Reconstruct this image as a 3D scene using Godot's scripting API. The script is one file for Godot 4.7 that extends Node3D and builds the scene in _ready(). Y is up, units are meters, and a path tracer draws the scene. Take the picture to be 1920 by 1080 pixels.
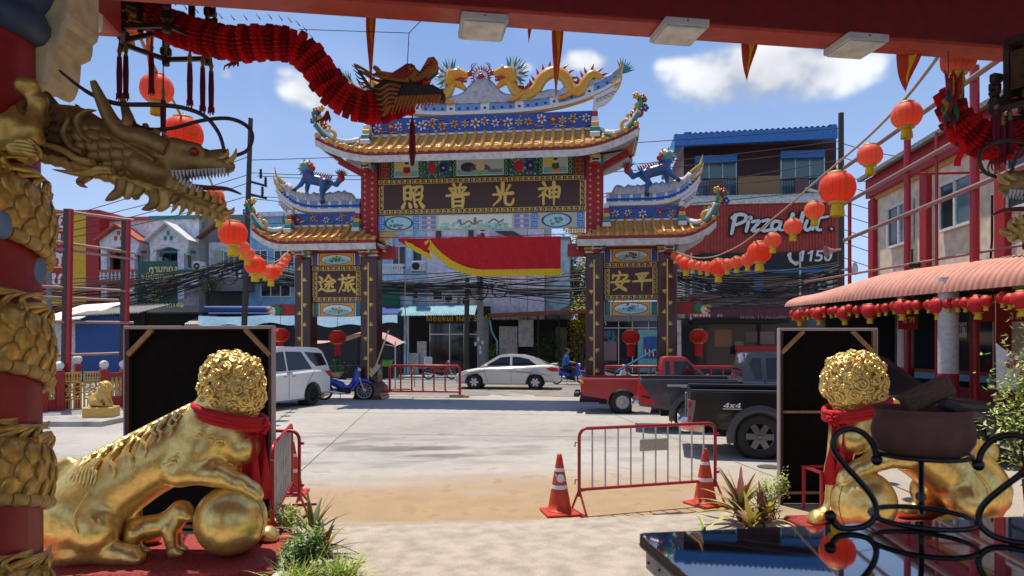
extends Node3D
var M:={}
var rng:=RandomNumberGenerator.new()
const SUN_UP:=74.0
const GATE_TURN:=-0.115
const TEMPLE_TURN:=0.152
func _ready():
	rng.seed=7
	var cam:=Camera3D.new()
	cam.name="camera"
	cam.projection=Camera3D.PROJECTION_FRUSTUM
	cam.near=0.1
	cam.far=900.0
	cam.size=0.1*1080.0/1300.0
	cam.frustum_offset=Vector2(0,0.1*100.0/1300.0)
	cam.position=Vector3(0,2.05,0)
	var lens:=CameraAttributesPhysical.new()
	lens.frustum_near=0.1
	lens.frustum_far=900.0
	lens.frustum_focal_length=26.0
	lens.frustum_focus_distance=22.0
	lens.exposure_aperture=8.0
	cam.attributes=lens
	cam.near=0.1
	cam.far=900.0
	add_child(cam)
	cam.current=true
	var we:=WorldEnvironment.new()
	we.name="world"
	var env:=Environment.new()
	env.background_mode=Environment.BG_SKY
	env.sky=Sky.new()
	var pano:=PanoramaSkyMaterial.new()
	pano.panorama=sky_picture()
	env.sky.sky_material=pano
	env.background_energy_multiplier=1.0
	env.tonemap_mode=Environment.TONE_MAPPER_LINEAR
	env.tonemap_exposure=1.85
	env.sdfgi_enabled=true
	env.ssao_enabled=true
	env.ssil_enabled=true
	we.environment=env
	add_child(we)
	var sun:=DirectionalLight3D.new()
	sun.name="sun"
	sun.light_color=Color(1.0,0.955,0.88)
	sun.light_energy=0.98
	sun.light_angular_distance=0.5
	sun.shadow_enabled=true
	add_child(sun)
	sun.rotation=Vector3(-deg_to_rad(SUN_UP),PI+0.54,0)
	materials()
	build_ground()
	build_porch()
	build_gate()
	build_street()
	build_right_side()
	build_left_side()
	build_vehicles()
	build_lions()
	build_barriers()
	build_lanterns()
	build_column_dragon()
	build_paper_dragons()
	build_table()
	build_plants()
	build_cables()
func sky_picture()->ImageTexture:
	var w:=2048
	var h:=1024
	var nz:=FastNoiseLite.new()
	nz.seed=3
	nz.noise_type=FastNoiseLite.TYPE_SIMPLEX_SMOOTH
	nz.fractal_octaves=6
	nz.fractal_gain=0.55
	nz.frequency=0.017
	var wide:=FastNoiseLite.new()
	wide.seed=9
	wide.frequency=0.004
	wide.fractal_octaves=3
	var cl:=[[20.4,19.8,6.8,2.5,1.2],[13.6,21.2,1.8,0.7,0.85],[-16.2,18.9,2.4,1.6,1.0],[-18.0,20.2,1.0,0.5,0.7],[-22.5,19.6,0.6,0.55,0.75],[6.0,21.8,2.0,0.8,1.0],[1.0,21.4,1.0,0.45,0.75],[-3.5,23.4,1.2,0.3,0.65],[52,20,12,5,0.9],[-58,26,14,6,0.9],[75,34,16,7,1.0],
		[-100,22,18,6,1.0],[130,25,20,7,1.0],[180,32,18,8,1.0],[-150,20,20,6,0.9],[-25,52,16,9,0.9],[35,58,18,9,0.9],[100,60,20,10,0.8]]
	var px:=PackedFloat32Array()
	px.resize(w*h*3)
	for y in h:
		var el:=90.0-180.0*(y+0.5)/h
		var s:=sin(deg_to_rad(maxf(el,0.0)))
		var t:=pow(1.0-s,3.2)
		var air:=Vector3(0.085,0.170,0.38).lerp(Vector3(0.365,0.465,0.62),t)
		if el<0.0: air=Vector3(0.34,0.36,0.36)
		for x in w:
			var o:=(y*w+x)*3
			var c:=air
			if el>2.0 and el<75.0:
				var az:=360.0*(x+0.5)/w
				if az>180.0: az-=360.0
				var m:=0.0
				for q in cl:
					var dy: float=(el-q[1])/q[3]
					if dy>1.6 or dy<-1.6: continue
					var dx:=absf(az-q[0])
					if dx>180.0: dx=360.0-dx
					dx /= q[2]
					var d:=dx*dx+dy*dy*(1.7 if dy<0.0 else 1.0)
					if d<2.6: m=maxf(m,q[4]*(1.0-d/2.6))
				if m>0.0:
					var nn:=nz.get_noise_2d(x*1.0,y*1.5)*0.95+0.08
					var a:=smoothstep(0.52,0.98,m+nn*0.70)
					var lit:=clampf(0.78+nn*0.5+(a-0.5)*0.35,0.55,1.1)
					c=air.lerp(Vector3(0.50,0.51,0.53)*lit,a*0.93)
				else:
					var v:=wide.get_noise_2d(x,y*2.0)
					c=air.lerp(Vector3(0.7,0.76,0.85),clampf(v*0.18,0.0,0.12))
			px[o]=c.x; px[o+1]=c.y; px[o+2]=c.z
	return ImageTexture.create_from_image(Image.create_from_data(w,h,false,Image.FORMAT_RGBF,px.to_byte_array()))
func noise_tex(freq: float,seed_: int,lo: float,hi: float,oct:=5,size:=512,normal:=false,kind:=FastNoiseLite.TYPE_SIMPLEX_SMOOTH)->NoiseTexture2D:
	var n:=FastNoiseLite.new()
	n.seed=seed_
	n.frequency=freq
	n.noise_type=kind
	n.fractal_octaves=oct
	var t:=NoiseTexture2D.new()
	t.width=size
	t.height=size
	t.seamless=true
	t.noise=n
	if normal:
		t.as_normal_map=true
		t.bump_strength=6.0
	else:
		var g:=Gradient.new()
		g.offsets=PackedFloat32Array([0.0,0.35,0.65,1.0])
		g.colors=PackedColorArray([Color(lo,lo,lo),Color(lerpf(lo,hi,0.45),lerpf(lo,hi,0.44),lerpf(lo,hi,0.42)),Color(lerpf(lo,hi,0.8),lerpf(lo,hi,0.8),lerpf(lo,hi,0.79)),Color(hi,hi,hi)])
		t.color_ramp=g
	return t
func mat(key: String,lin: Color,rough:=0.7,metal:=0.0,tex:="",scale:=0.5,bump:=0.0)->StandardMaterial3D:
	var m:=StandardMaterial3D.new()
	m.resource_name=key
	m.albedo_color=Color(lin.linear_to_srgb(),lin.a)
	m.roughness=rough
	m.metallic=metal
	if tex:
		m.albedo_texture=M["tex_"+tex]
		m.uv1_triplanar=true
		m.uv1_world_triplanar=true
		m.uv1_scale=Vector3.ONE*scale
	if bump>0.0:
		m.normal_enabled=true
		m.normal_texture=M["bump_"+("gold" if "gold" in key else "fine")]
		m.normal_scale=bump
		m.uv1_triplanar=true
		m.uv1_world_triplanar=true
		m.uv1_scale=Vector3.ONE*scale
	M[key]=m
	return m
func painted(key: String,rough:=0.5,tex:="",scale:=0.5,metal:=0.0)->StandardMaterial3D:
	var m:=mat(key,Color.WHITE,rough,metal,tex,scale)
	m.vertex_color_use_as_albedo=true
	return m
func materials():
	M.tex_grime=noise_tex(0.012,11,0.76,1.0,7)
	M.tex_soft=noise_tex(0.02,12,0.82,1.0)
	M.tex_rough=noise_tex(0.05,13,0.62,1.0,6)
	M.tex_gold=noise_tex(0.014,17,0.7,1.0,6)
	M.bump_fine=noise_tex(0.06,14,0,1,5,512,true)
	M.bump_gold=noise_tex(0.03,15,0,1,4,512,true)
	var g:=mat("gold",Color(0.93,0.67,0.22),0.32,0.76,"soft",1.6,0.18)
	g.metallic_specular=0.5
	mat("gold_dark",Color(0.38,0.22,0.065),0.5,0.55,"grime",2.2,0.4)
	mat("gold_deep",Color(0.13,0.065,0.02),0.5,0.35,"grime",2.2,0.4)
	mat("gold_column",Color(0.70,0.43,0.10),0.40,0.62,"gold",2.0,0.4)
	mat("gold_paint",Color(0.82,0.56,0.13),0.5,0.0,"soft",1.0)
	mat("gold_pale",Color(0.68,0.42,0.10),0.5,0.25,"grime",3.0,0.3)
	mat("red_paint",Color(0.36,0.012,0.012),0.42,0.0,"soft",0.7)
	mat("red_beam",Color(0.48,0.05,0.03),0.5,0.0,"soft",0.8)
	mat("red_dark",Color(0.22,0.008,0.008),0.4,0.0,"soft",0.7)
	mat("red_old",Color(0.40,0.03,0.025),0.7,0.0,"rough",0.8,0.5)
	mat("red_tube",Color(0.42,0.012,0.022),0.35,0.0,"soft",2.0)
	mat("red_cloth",Color(0.58,0.007,0.014),0.85,0.0,"soft",0.8)
	mat("yellow_cloth",Color(0.82,0.52,0.015),0.85,0.0,"soft",2.0)
	mat("granite_brown",Color(0.085,0.022,0.017),0.2,0.0,"rough",3.0)
	mat("sign_brown",Color(0.062,0.018,0.014),0.45,0.0,"soft",1.0)
	mat("white_paint",Color(0.78,0.77,0.74),0.55,0.0,"soft",0.6)
	mat("white_aged",Color(0.66,0.65,0.62),0.8,0.0,"grime",0.6)
	mat("white_plaster",Color(0.72,0.70,0.67),0.85,0.0,"rough",0.35,0.5)
	mat("concrete",Color(0.42,0.40,0.365),0.9,0.0,"grime",0.3,0.6)
	mat("concrete_pale",Color(0.55,0.53,0.50),0.9,0.0,"grime",0.4,0.5)
	mat("concrete_dark",Color(0.10,0.085,0.075),0.9,0.0,"rough",0.5,0.6)
	mat("black_board",Color(0.010,0.0085,0.008),0.85,0.0,"soft",0.8).metallic_specular=0.15
	mat("dark_metal",Color(0.02,0.018,0.018),0.4,0.6)
	mat("black_iron",Color(0.018,0.015,0.015),0.32,0.5)
	mat("black",Color(0.012,0.012,0.013),0.7)
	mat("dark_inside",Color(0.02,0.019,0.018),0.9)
	mat("rubber",Color(0.018,0.018,0.019),0.8)
	mat("chrome",Color(0.75,0.75,0.76),0.12,1.0)
	mat("alloy",Color(0.55,0.55,0.56),0.35,0.8)
	mat("steel_pale",Color(0.52,0.50,0.48),0.45,0.4,"soft",2.0)
	mat("wood",Color(0.42,0.23,0.09),0.7,0.0,"grime",2.0)
	mat("wood_pale",Color(0.68,0.54,0.38),0.75,0.0,"grime",2.0)
	mat("teak_dark",Color(0.045,0.020,0.013),0.55,0.0,"grime",3.0,0.5)
	var gl:=mat("glass",Color(0.6,0.7,0.7,0.18),0.03)
	gl.transparency=BaseMaterial3D.TRANSPARENCY_ALPHA
	mat("window_dark",Color(0.018,0.022,0.026),0.06)
	mat("window_blue",Color(0.10,0.17,0.19),0.08)
	mat("car_glass",Color(0.012,0.014,0.017),0.04)
	for p in [["paint_white",Color(0.75,0.75,0.74)],["paint_pearl",Color(0.62,0.61,0.57)],["paint_red",Color(0.33,0.014,0.012)],["paint_grey",Color(0.028,0.032,0.042)],["paint_black",Color(0.004,0.004,0.005)],["paint_blue",Color(0.012,0.045,0.42)],["paint_maroon",Color(0.30,0.01,0.02)]]:
		var m:=mat(p[0],p[1],0.28 if p[0]!="paint_red" else 0.4)
		m.clearcoat_enabled=true
		m.clearcoat=0.8 if p[0]!="paint_red" else 0.25
		m.clearcoat_roughness=0.05
	mat("lamp_red",Color(0.5,0.008,0.006),0.15)
	mat("lamp_clear",Color(0.7,0.7,0.68),0.1,0.3)
	mat("lamp_smoke",Color(0.22,0.18,0.18),0.12,0.2)
	mat("lamp_amber",Color(0.75,0.25,0.02),0.2)
	mat("cone_orange",Color(0.62,0.05,0.012),0.5,0.0,"soft",2.0)
	mat("reflector",Color(0.7,0.7,0.68),0.4)
	mat("awning_pink",Color(0.66,0.29,0.21),0.7,0.0,"grime",0.4)
	mat("awning_blue",Color(0.03,0.09,0.34),0.6,0.0,"grime",0.5)
	mat("awning_sky",Color(0.27,0.52,0.60),0.6,0.0,"grime",0.5)
	mat("tarp_blue",Color(0.10,0.26,0.42),0.7,0.0,"grime",0.5)
	mat("roof_rust",Color(0.24,0.06,0.03),0.7,0.0,"grime",0.5)
	mat("wall_cream",Color(0.82,0.66,0.48),0.85,0.0,"soft",0.25)
	mat("wall_blue",Color(0.30,0.54,0.76),0.85,0.0,"grime",0.3)
	mat("wall_sky",Color(0.48,0.68,0.82),0.85,0.0,"grime",0.3)
	mat("wall_white",Color(0.78,0.78,0.82),0.85,0.0,"grime",0.3)
	mat("wall_lilac",Color(0.76,0.72,0.78),0.85,0.0,"soft",0.3)
	mat("wall_grey",Color(0.26,0.26,0.25),0.9,0.0,"rough",0.3)
	mat("wall_pizza",Color(0.46,0.06,0.042),0.7,0.0,"soft",0.3)
	mat("wall_maroon",Color(0.13,0.055,0.06),0.6,0.0,"soft",0.5)
	mat("wall_stain",Color(0.30,0.20,0.10),0.95,0.0,"rough",0.6)
	mat("teal_paint",Color(0.03,0.26,0.27),0.6,0.0,"soft",0.6)
	mat("orange_paint",Color(0.48,0.09,0.035),0.6,0.0,"soft",0.6)
	mat("yellow_paint",Color(0.75,0.42,0.02),0.7,0.0,"soft",0.6)
	mat("sign_red",Color(0.42,0.012,0.014),0.6,0.0,"soft",0.6)
	mat("sign_green",Color(0.012,0.10,0.085),0.5,0.0,"soft",0.8)
	mat("sign_yellow",Color(0.80,0.66,0.22),0.6)
	mat("roof_blue",Color(0.025,0.17,0.50),0.5,0.0,"soft",0.5)
	mat("shutter_grey",Color(0.05,0.052,0.058),0.6,0.0,"soft",0.5)
	mat("aqua_paint",Color(0.16,0.42,0.44),0.6,0.0,"soft",0.6)
	mat("corrugated",Color(0.45,0.45,0.44),0.5,0.5,"rough",0.5)
	mat("pole_wood",Color(0.085,0.07,0.062),0.9,0.0,"rough",1.0)
	mat("cable",Color(0.014,0.014,0.015),0.6)
	mat("rope_tan",Color(0.36,0.25,0.17),0.9)
	mat("tile_yellow",Color(0.86,0.42,0.05),0.36,0.0,"rough",1.3)
	mat("tile_pan",Color(0.74,0.36,0.08),0.4,0.0,"rough",1.3)
	mat("tile_orange",Color(0.78,0.33,0.045),0.36,0.0,"rough",1.3)
	painted("ceramic",0.32,"soft",1.5)
	painted("paint_matt",0.7,"soft",1.0)
	painted("leaf",0.55)
	var lf: StandardMaterial3D=M.leaf
	lf.backlight_enabled=true
	lf.backlight=Color(0.5,0.5,0.3)
	mat("bark",Color(0.12,0.085,0.06),0.95,0.0,"rough",2.0)
	var pr:=mat("paper_red",Color(0.74,0.012,0.012),0.8)
	pr.backlight_enabled=true
	pr.backlight=Color(0.8,0.04,0.04)
	var pr2: StandardMaterial3D=pr.duplicate()
	pr2.albedo_color=Color(0.30,0.006,0.008).linear_to_srgb()
	M.paper_deep=pr2
	mat("tassel_red",Color(0.16,0.004,0.02),0.8)
	mat("asphalt",Color(0.20,0.195,0.19),0.92,0.0,"grime",0.12,0.5)
	mat("line_yellow",Color(0.62,0.36,0.06),0.8,0.0,"rough",1.0)
	var tb:=mat("table_black",Color(0.010,0.011,0.014),0.03)
	tb.metallic_specular=1.0
	tb.clearcoat_enabled=true
	tb.clearcoat=1.0
	tb.clearcoat_roughness=0.02
func build_ground():
	var b:=B.new()
	b.quad(Vector3(-450,-0.02,300),Vector3(-450,-0.02,-450),Vector3(450,-0.02,-450),Vector3(450,-0.02,300))
	struct("ground",b,M.asphalt,"wide grey ground that runs on under the street and the buildings")
	var w:=900
	var h:=720
	var x0:=-18.0
	var z0:=-27.4
	var sx:=36.0/w
	var sz:=26.4/h
	var n1:=FastNoiseLite.new(); n1.seed=21; n1.frequency=0.16; n1.fractal_octaves=5
	var n2:=FastNoiseLite.new(); n2.seed=22; n2.frequency=1.6; n2.fractal_octaves=4
	var n3:=FastNoiseLite.new(); n3.seed=23; n3.frequency=0.5; n3.fractal_octaves=4
	var spots:=[]
	for k in 16: spots.append([rng.randf_range(-8,7),rng.randf_range(-24,-9),rng.randf_range(0.08,0.32)])
	var by:=PackedByteArray()
	by.resize(w*h*3)
	for j in h:
		var z:=z0+(j+0.5)*sz
		for i in w:
			var x:=x0+(i+0.5)*sx
			var a:=n1.get_noise_2d(x,z)
			var g:=n2.get_noise_2d(x,z)
			var st:=n3.get_noise_2d(x*0.9+z*0.25,z*1.7)
			var c:=Vector3(0.455,0.43,0.395)*(1.0+a*0.28+g*0.13)
			var tm:=exp(-pow((x+1.9)/2.3,2)-pow((z+12.6)/1.7,2))+0.55*exp(-pow((x-1.8)/1.6,2)-pow((z+13.8)/0.9,2))+0.6*exp(-pow((x+4.0)/1.5,2)-pow((z+14.5)/1.0,2))
			c*=1.0-0.62*clampf(tm*smoothstep(-0.18,0.42,st+0.1*g),0.0,1.0)
			c=c.lerp(Vector3(0.45,0.385,0.315)*(1.0+g*0.1),0.85*smoothstep(-12.5,-7.9,z+st*0.8))
			var sd:=exp(-pow((x+0.6)/2.7,2)-pow((z+8.7)/1.0,2))*1.5+0.5*exp(-pow((x-1.6)/3.2,2)-pow((z+9.4)/1.6,2))
			if z>-7.95-x*0.04: sd*=0.28
			sd*=0.95+st*0.85+g*0.4
			c=c.lerp(Vector3(0.44,0.285,0.13)*(1.0+g*0.18),clampf(sd,0.0,0.78))
			for q in spots:
				var dd:=Vector2(x-q[0],(z-q[1])*1.2).length()+g*0.12
				if dd<q[2]: c*=0.80
			if g>0.42: c*=0.82
			var o:=(j*w+i)*3
			by[o]=int(clampf(pow(c.x,0.4545),0,1)*255); by[o+1]=int(clampf(pow(c.y,0.4545),0,1)*255); by[o+2]=int(clampf(pow(c.z,0.4545),0,1)*255)
	var gm:=StandardMaterial3D.new()
	gm.resource_name="forecourt"
	gm.albedo_texture=ImageTexture.create_from_image(Image.create_from_data(w,h,false,Image.FORMAT_RGB8,by))
	gm.roughness=0.92
	gm.texture_repeat=true
	gm.detail_enabled=true
	gm.detail_albedo=noise_tex(0.09,31,0.72,1.0,5)
	gm.detail_blend_mode=BaseMaterial3D.BLEND_MODE_MUL
	gm.detail_uv_layer=BaseMaterial3D.DETAIL_UV_2
	gm.uv2_scale=Vector3(1,1,1)
	gm.normal_enabled=true
	gm.normal_texture=M.bump_fine
	gm.normal_scale=0.0
	var st:=SurfaceTool.new()
	st.begin(Mesh.PRIMITIVE_TRIANGLES)
	st.set_smooth_group(0)
	var nu:=48
	var nv:=44
	var hn:=FastNoiseLite.new(); hn.seed=5; hn.frequency=0.35
	var vp:=func(u: int,v: int):
		var x:=x0+36.0*u/nu
		var z:=z0+26.4*v/nv
		st.set_uv(Vector2(float(u)/nu,float(v)/nv))
		st.set_uv2(Vector2(x,z)*0.9)
		st.set_color(Color.WHITE)
		st.add_vertex(Vector3(x,hn.get_noise_2d(x,z)*0.012,z))
	for u in nu:
		for v in nv:
			for q in [[u,v],[u+1,v],[u+1,v+1],[u,v],[u+1,v+1],[u,v+1]]: vp.call(q[0],q[1])
	st.generate_normals()
	var o:=MeshInstance3D.new()
	gm.normal_enabled=false
	o.name="forecourt_ground"
	o.mesh=st.commit()
	o.material_override=gm
	add_child(o)
	tag(o,"pale worn concrete forecourt with sand blown across it and dark tyre marks","","","structure")
	var ap:=B.new()
	var t:=yaw(TEMPLE_TURN)
	ap.cbox(Vector3(-0.5,0.005,-5.0),Vector3(9.0,0.07,5.4),0.02,t)
	var am:=StandardMaterial3D.new()
	am.resource_name="apron"
	am.albedo_texture=noise_tex(0.009,41,0.80,1.0,7,1024)
	am.detail_enabled=true
	am.detail_albedo=noise_tex(0.06,42,0.78,1.0,5,1024)
	am.detail_blend_mode=BaseMaterial3D.BLEND_MODE_MUL
	am.uv2_triplanar=true
	am.uv2_world_triplanar=true
	am.detail_uv_layer=BaseMaterial3D.DETAIL_UV_2
	am.uv2_scale=Vector3.ONE*0.8
	am.albedo_color=Color(0.54,0.47,0.395).linear_to_srgb()
	am.uv1_triplanar=true
	am.uv1_world_triplanar=true
	am.uv1_scale=Vector3.ONE*0.35
	am.roughness=0.9
	am.heightmap_enabled=false
	struct("apron_pavement",ap,am,"light brown concrete apron in front of the temple porch")
	var ck:=B.new()
	var cp:=[at(925,1012,5.6),at(938,1032,5.2),at(946,1050,5.0),at(966,1078,4.6)]
	for k in 3: ck.bar(Vector3(cp[k].x,0.041,cp[k].z),Vector3(cp[k+1].x,0.041,cp[k+1].z),0.012,0.003)
	struct("pavement_crack",ck,M.concrete_dark,"dark crack running through the apron")
	var mh:=B.new().lathe([[0.001,0.016],[0.17,0.016],[0.19,0.01]],20,Transform3D(Basis(),ground_at(1442,876)))
	put("drain_cover",mh,M.concrete_dark)
	tag(get_child(get_child_count()-1),"small dark round drain cover in front of the black pickup","drain cover")
	var jt:=B.new()
	for q in [[-6.0,-20.0,7.5,-18.6],[-6.0,-15.6,7.5,-14.2],[2.5,-22.0,4.2,-8.6],[-4.6,-24.0,-3.2,-9.5]]: jt.bar(Vector3(q[0],0.012,q[1]),Vector3(q[2],0.012,q[3]),0.014,0.004)
	struct("pavement_joints",jt,M.concrete,"thin joints between the forecourt's concrete slabs")
	var fl:=B.new()
	fl.cbox(Vector3(0,0.2,1.5),Vector3(12,0.42,8.2),0.02,t)
	struct("porch_floor",fl,M.concrete_pale,"raised floor of the temple porch")
	var gt:=Transform3D(Basis(Vector3.UP,GATE_TURN),Vector3(-1.09,0,-24.4))
	var rd:=B.new()
	rd.quad(gt*Vector3(-60,0.004,-1.6),gt*Vector3(-60,0.004,-13.5),gt*Vector3(60,0.004,-13.5),gt*Vector3(60,0.004,-1.6))
	struct("road",rd,mat("road_grey",Color(0.26,0.25,0.24),0.92,0.0,"grime",0.15,0.4),"grey street that crosses behind the gate")
	var ln:=B.new()
	for z in [-2.3,-6.9,-7.15]:
		ln.quad(gt*Vector3(-40,0.009,z),gt*Vector3(-40,0.009,z-0.11),gt*Vector3(40,0.009,z-0.11),gt*Vector3(40,0.009,z))
	for k in 2:
		ln.quad(gt*Vector3(0.6+k*2.0,0.0095,-4.2+k*1.4),gt*Vector3(2.6+k*2.0,0.0095,-2.4+k*0.2),gt*Vector3(2.8+k*2.0,0.0095,-2.4+k*0.2),gt*Vector3(0.8+k*2.0,0.0095,-4.2+k*1.4))
	struct("road_markings",ln,M.line_yellow,"worn yellow lines painted on the street")
	var pv:=B.new()
	pv.cbox(Vector3(0,0.06,-15.2),Vector3(120,0.13,3.4),0.02,gt)
	struct("far_pavement",pv,M.concrete,"raised pavement along the shops on the far side of the street")
func picture(w: int,h: int,base: Color)->Image:
	var im:=Image.create(w,h,false,Image.FORMAT_RGB8)
	im.fill(base)
	return im
func dot(im: Image,cx: float,cy: float,rx: float,ry: float,c: Color,inner:=0.0):
	for y in range(maxi(0,int(cy-ry)),mini(im.get_height()-1,int(cy+ry))+1):
		for x in range(maxi(0,int(cx-rx)),mini(im.get_width()-1,int(cx+rx))+1):
			var d:=pow((x-cx)/rx,2)+pow((y-cy)/ry,2)
			if d<=1.0 and d>=inner: im.set_pixel(x,y,c)
func rect(im: Image,x: float,y: float,w: float,h: float,c: Color):
	im.fill_rect(Rect2i(int(x),int(y),int(w),int(h)),c)
func line(im: Image,a: Vector2,b: Vector2,r: float,c: Color):
	var m:=int(a.distance_to(b)/maxf(r*0.7,0.7))+1
	for i in m+1:
		var p:=a.lerp(b,float(i)/m)
		dot(im,p.x,p.y,r,r,c)
func fret(im: Image,x: int,y: int,w: int,h: int,back: Color,fore: Color):
	rect(im,x,y,w,h,back)
	var n:=maxi(1,int(roundf(float(h)/w)))
	var s:=float(h)/n
	for k in n:
		var o:=y+k*s
		for q in [[0.12,0.12,0.88,0.12],[0.88,0.12,0.88,0.78],[0.88,0.78,0.36,0.78],[0.36,0.78,0.36,0.42],[0.36,0.42,0.62,0.42],[0.12,0.12,0.12,1.0]]:
			line(im,Vector2(x+q[0]*w,o+q[1]*s),Vector2(x+q[2]*w,o+q[3]*s),w*0.055,fore)
func picture_mat(im: Image,rough:=0.6)->StandardMaterial3D:
	var m:=StandardMaterial3D.new()
	m.albedo_texture=ImageTexture.create_from_image(im)
	m.roughness=rough
	return m
func panel_mesh(w: float,h: float,th: float)->B:
	var b:=B.new()
	b.box(Vector3(0,0,-th*0.5),Vector3(w,h,th))
	b.quad(Vector3(-w/2,-h/2,0.003),Vector3(-w/2,h/2,0.003),Vector3(w/2,h/2,0.003),Vector3(w/2,-h/2,0.003))
	return b
class B:
	var st:=SurfaceTool.new()
	var c:=Color.WHITE
	var n:=0
	func _init(col=Color.WHITE):
		st.begin(Mesh.PRIMITIVE_TRIANGLES)
		c=col
	func vt(p: Vector3,sg: int,uv:=Vector2.ZERO):
		st.set_smooth_group(sg if sg>=0 else 4294967295)
		st.set_color(c)
		st.set_uv(uv)
		st.add_vertex(p)
	func tri(a: Vector3,b: Vector3,d: Vector3,sg:=-1):
		vt(a,sg); vt(b,sg); vt(d,sg)
		n+=1
	func quad(a: Vector3,b: Vector3,d: Vector3,e: Vector3,sg:=-1):
		vt(a,sg,Vector2(0,1)); vt(b,sg,Vector2(0,0)); vt(d,sg,Vector2(1,0))
		vt(a,sg,Vector2(0,1)); vt(d,sg,Vector2(1,0)); vt(e,sg,Vector2(1,1))
		n+=2
	func box(o: Vector3,s: Vector3,t:=Transform3D())->B:
		var h:=s*0.5
		var p:=[]
		for i in 8:
			p.append(t*(o+Vector3(h.x if i & 1 else -h.x,h.y if i & 2 else -h.y,h.z if i & 4 else -h.z)))
		quad(p[4],p[6],p[7],p[5]); quad(p[1],p[3],p[2],p[0])
		quad(p[5],p[7],p[3],p[1]); quad(p[0],p[2],p[6],p[4])
		quad(p[6],p[2],p[3],p[7]); quad(p[0],p[4],p[5],p[1])
		return self
	func cbox(o: Vector3,s: Vector3,ch:=0.01,t:=Transform3D())->B:
		var h:=s*0.5
		var k:=minf(ch,minf(h.x,minf(h.y,h.z))*0.9)
		var q:=func(sx: float,sy: float,sz: float,ax: int)->Vector3:
			var v:=Vector3(sx*(h.x-k),sy*(h.y-k),sz*(h.z-k))
			v[ax]=[sx,sy,sz][ax]*h[ax]
			return t*(o+v)
		for ax in 3:
			for s1 in [-1.0,1.0]:
				var r:=[]
				for e in [[-1.0,-1.0],[-1.0,1.0],[1.0,1.0],[1.0,-1.0]]:
					var sg:=[0.0,0.0,0.0]
					sg[ax]=s1; sg[(ax+1) % 3]=e[0]; sg[(ax+2) % 3]=e[1]
					r.append(q.call(sg[0],sg[1],sg[2],ax))
				if s1>0: quad(r[0],r[1],r[2],r[3])
				else: quad(r[3],r[2],r[1],r[0])
		for ax in 3:
			var b1:=(ax+1) % 3
			var b2:=(ax+2) % 3
			for s1 in [-1.0,1.0]:
				for s2 in [-1.0,1.0]:
					var lo:=[0.0,0.0,0.0]
					var hi:=[0.0,0.0,0.0]
					lo[ax]=-1.0; hi[ax]=1.0
					lo[b1]=s1; hi[b1]=s1; lo[b2]=s2; hi[b2]=s2
					var a=q.call(lo[0],lo[1],lo[2],b1)
					var b=q.call(hi[0],hi[1],hi[2],b1)
					var d=q.call(hi[0],hi[1],hi[2],b2)
					var e=q.call(lo[0],lo[1],lo[2],b2)
					if s1*s2>0: quad(a,b,d,e)
					else: quad(e,d,b,a)
		for sx in [-1.0,1.0]:
			for sy in [-1.0,1.0]:
				for sz in [-1.0,1.0]:
					var a=q.call(sx,sy,sz,0)
					var b=q.call(sx,sy,sz,1)
					var d=q.call(sx,sy,sz,2)
					if sx*sy*sz>0: tri(a,d,b)
					else: tri(a,b,d)
		return self
	func tube(pts,rad,sides:=8,sg:=1,cap:=true,sq:=1.0)->B:
		var m: int=pts.size()
		var fr:=[]
		var up:=Vector3.UP
		var prev:=Vector3.ZERO
		for i in m:
			var d: Vector3=(pts[mini(i+1,m-1)]-pts[maxi(i-1,0)]).normalized()
			if i==0:
				if absf(d.y)>0.9: up=Vector3(0,0,1)
			var x:=up.cross(d)
			if x.length()<1e-5: x=Vector3(1,0,0).cross(d)
			x=x.normalized()
			up=d.cross(x).normalized()
			var r: float=rad if typeof(rad)==TYPE_FLOAT or typeof(rad)==TYPE_INT else rad[i]
			var ring:=PackedVector3Array()
			for k in sides:
				var a:=TAU*k/sides
				ring.append(pts[i]+x*cos(a)*r+up*sin(a)*r*sq)
			fr.append(ring)
		for i in m-1:
			var u0:=float(i)/(m-1)
			var u1:=float(i+1)/(m-1)
			for k in sides:
				var k2:=(k+1) % sides
				var v0:=float(k)/sides
				var v1:=float(k+1)/sides
				vt(fr[i][k],sg,Vector2(u0,v0)); vt(fr[i+1][k2],sg,Vector2(u1,v1)); vt(fr[i+1][k],sg,Vector2(u1,v0))
				vt(fr[i][k],sg,Vector2(u0,v0)); vt(fr[i][k2],sg,Vector2(u0,v1)); vt(fr[i+1][k2],sg,Vector2(u1,v1))
				n+=2
		if cap:
			for k in range(1,sides-1):
				tri(fr[0][0],fr[0][k+1],fr[0][k])
				tri(fr[m-1][0],fr[m-1][k],fr[m-1][k+1])
		return self
	func rod(a: Vector3,b: Vector3,r: float,sides:=8,r2:=-1.0)->B:
		return tube([a,b],[r,r if r2<0 else r2],sides)
	func bar(a: Vector3,b: Vector3,w: float,h: float)->B:
		var d:=(b-a)
		var z:=d.normalized()
		var up:=Vector3.UP if absf(z.y)<0.95 else Vector3(0,0,1)
		var x:=up.cross(z).normalized()
		var y:=z.cross(x)
		return box(Vector3.ZERO,Vector3(w,h,d.length()),Transform3D(Basis(x,y,z),(a+b)*0.5))
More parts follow.
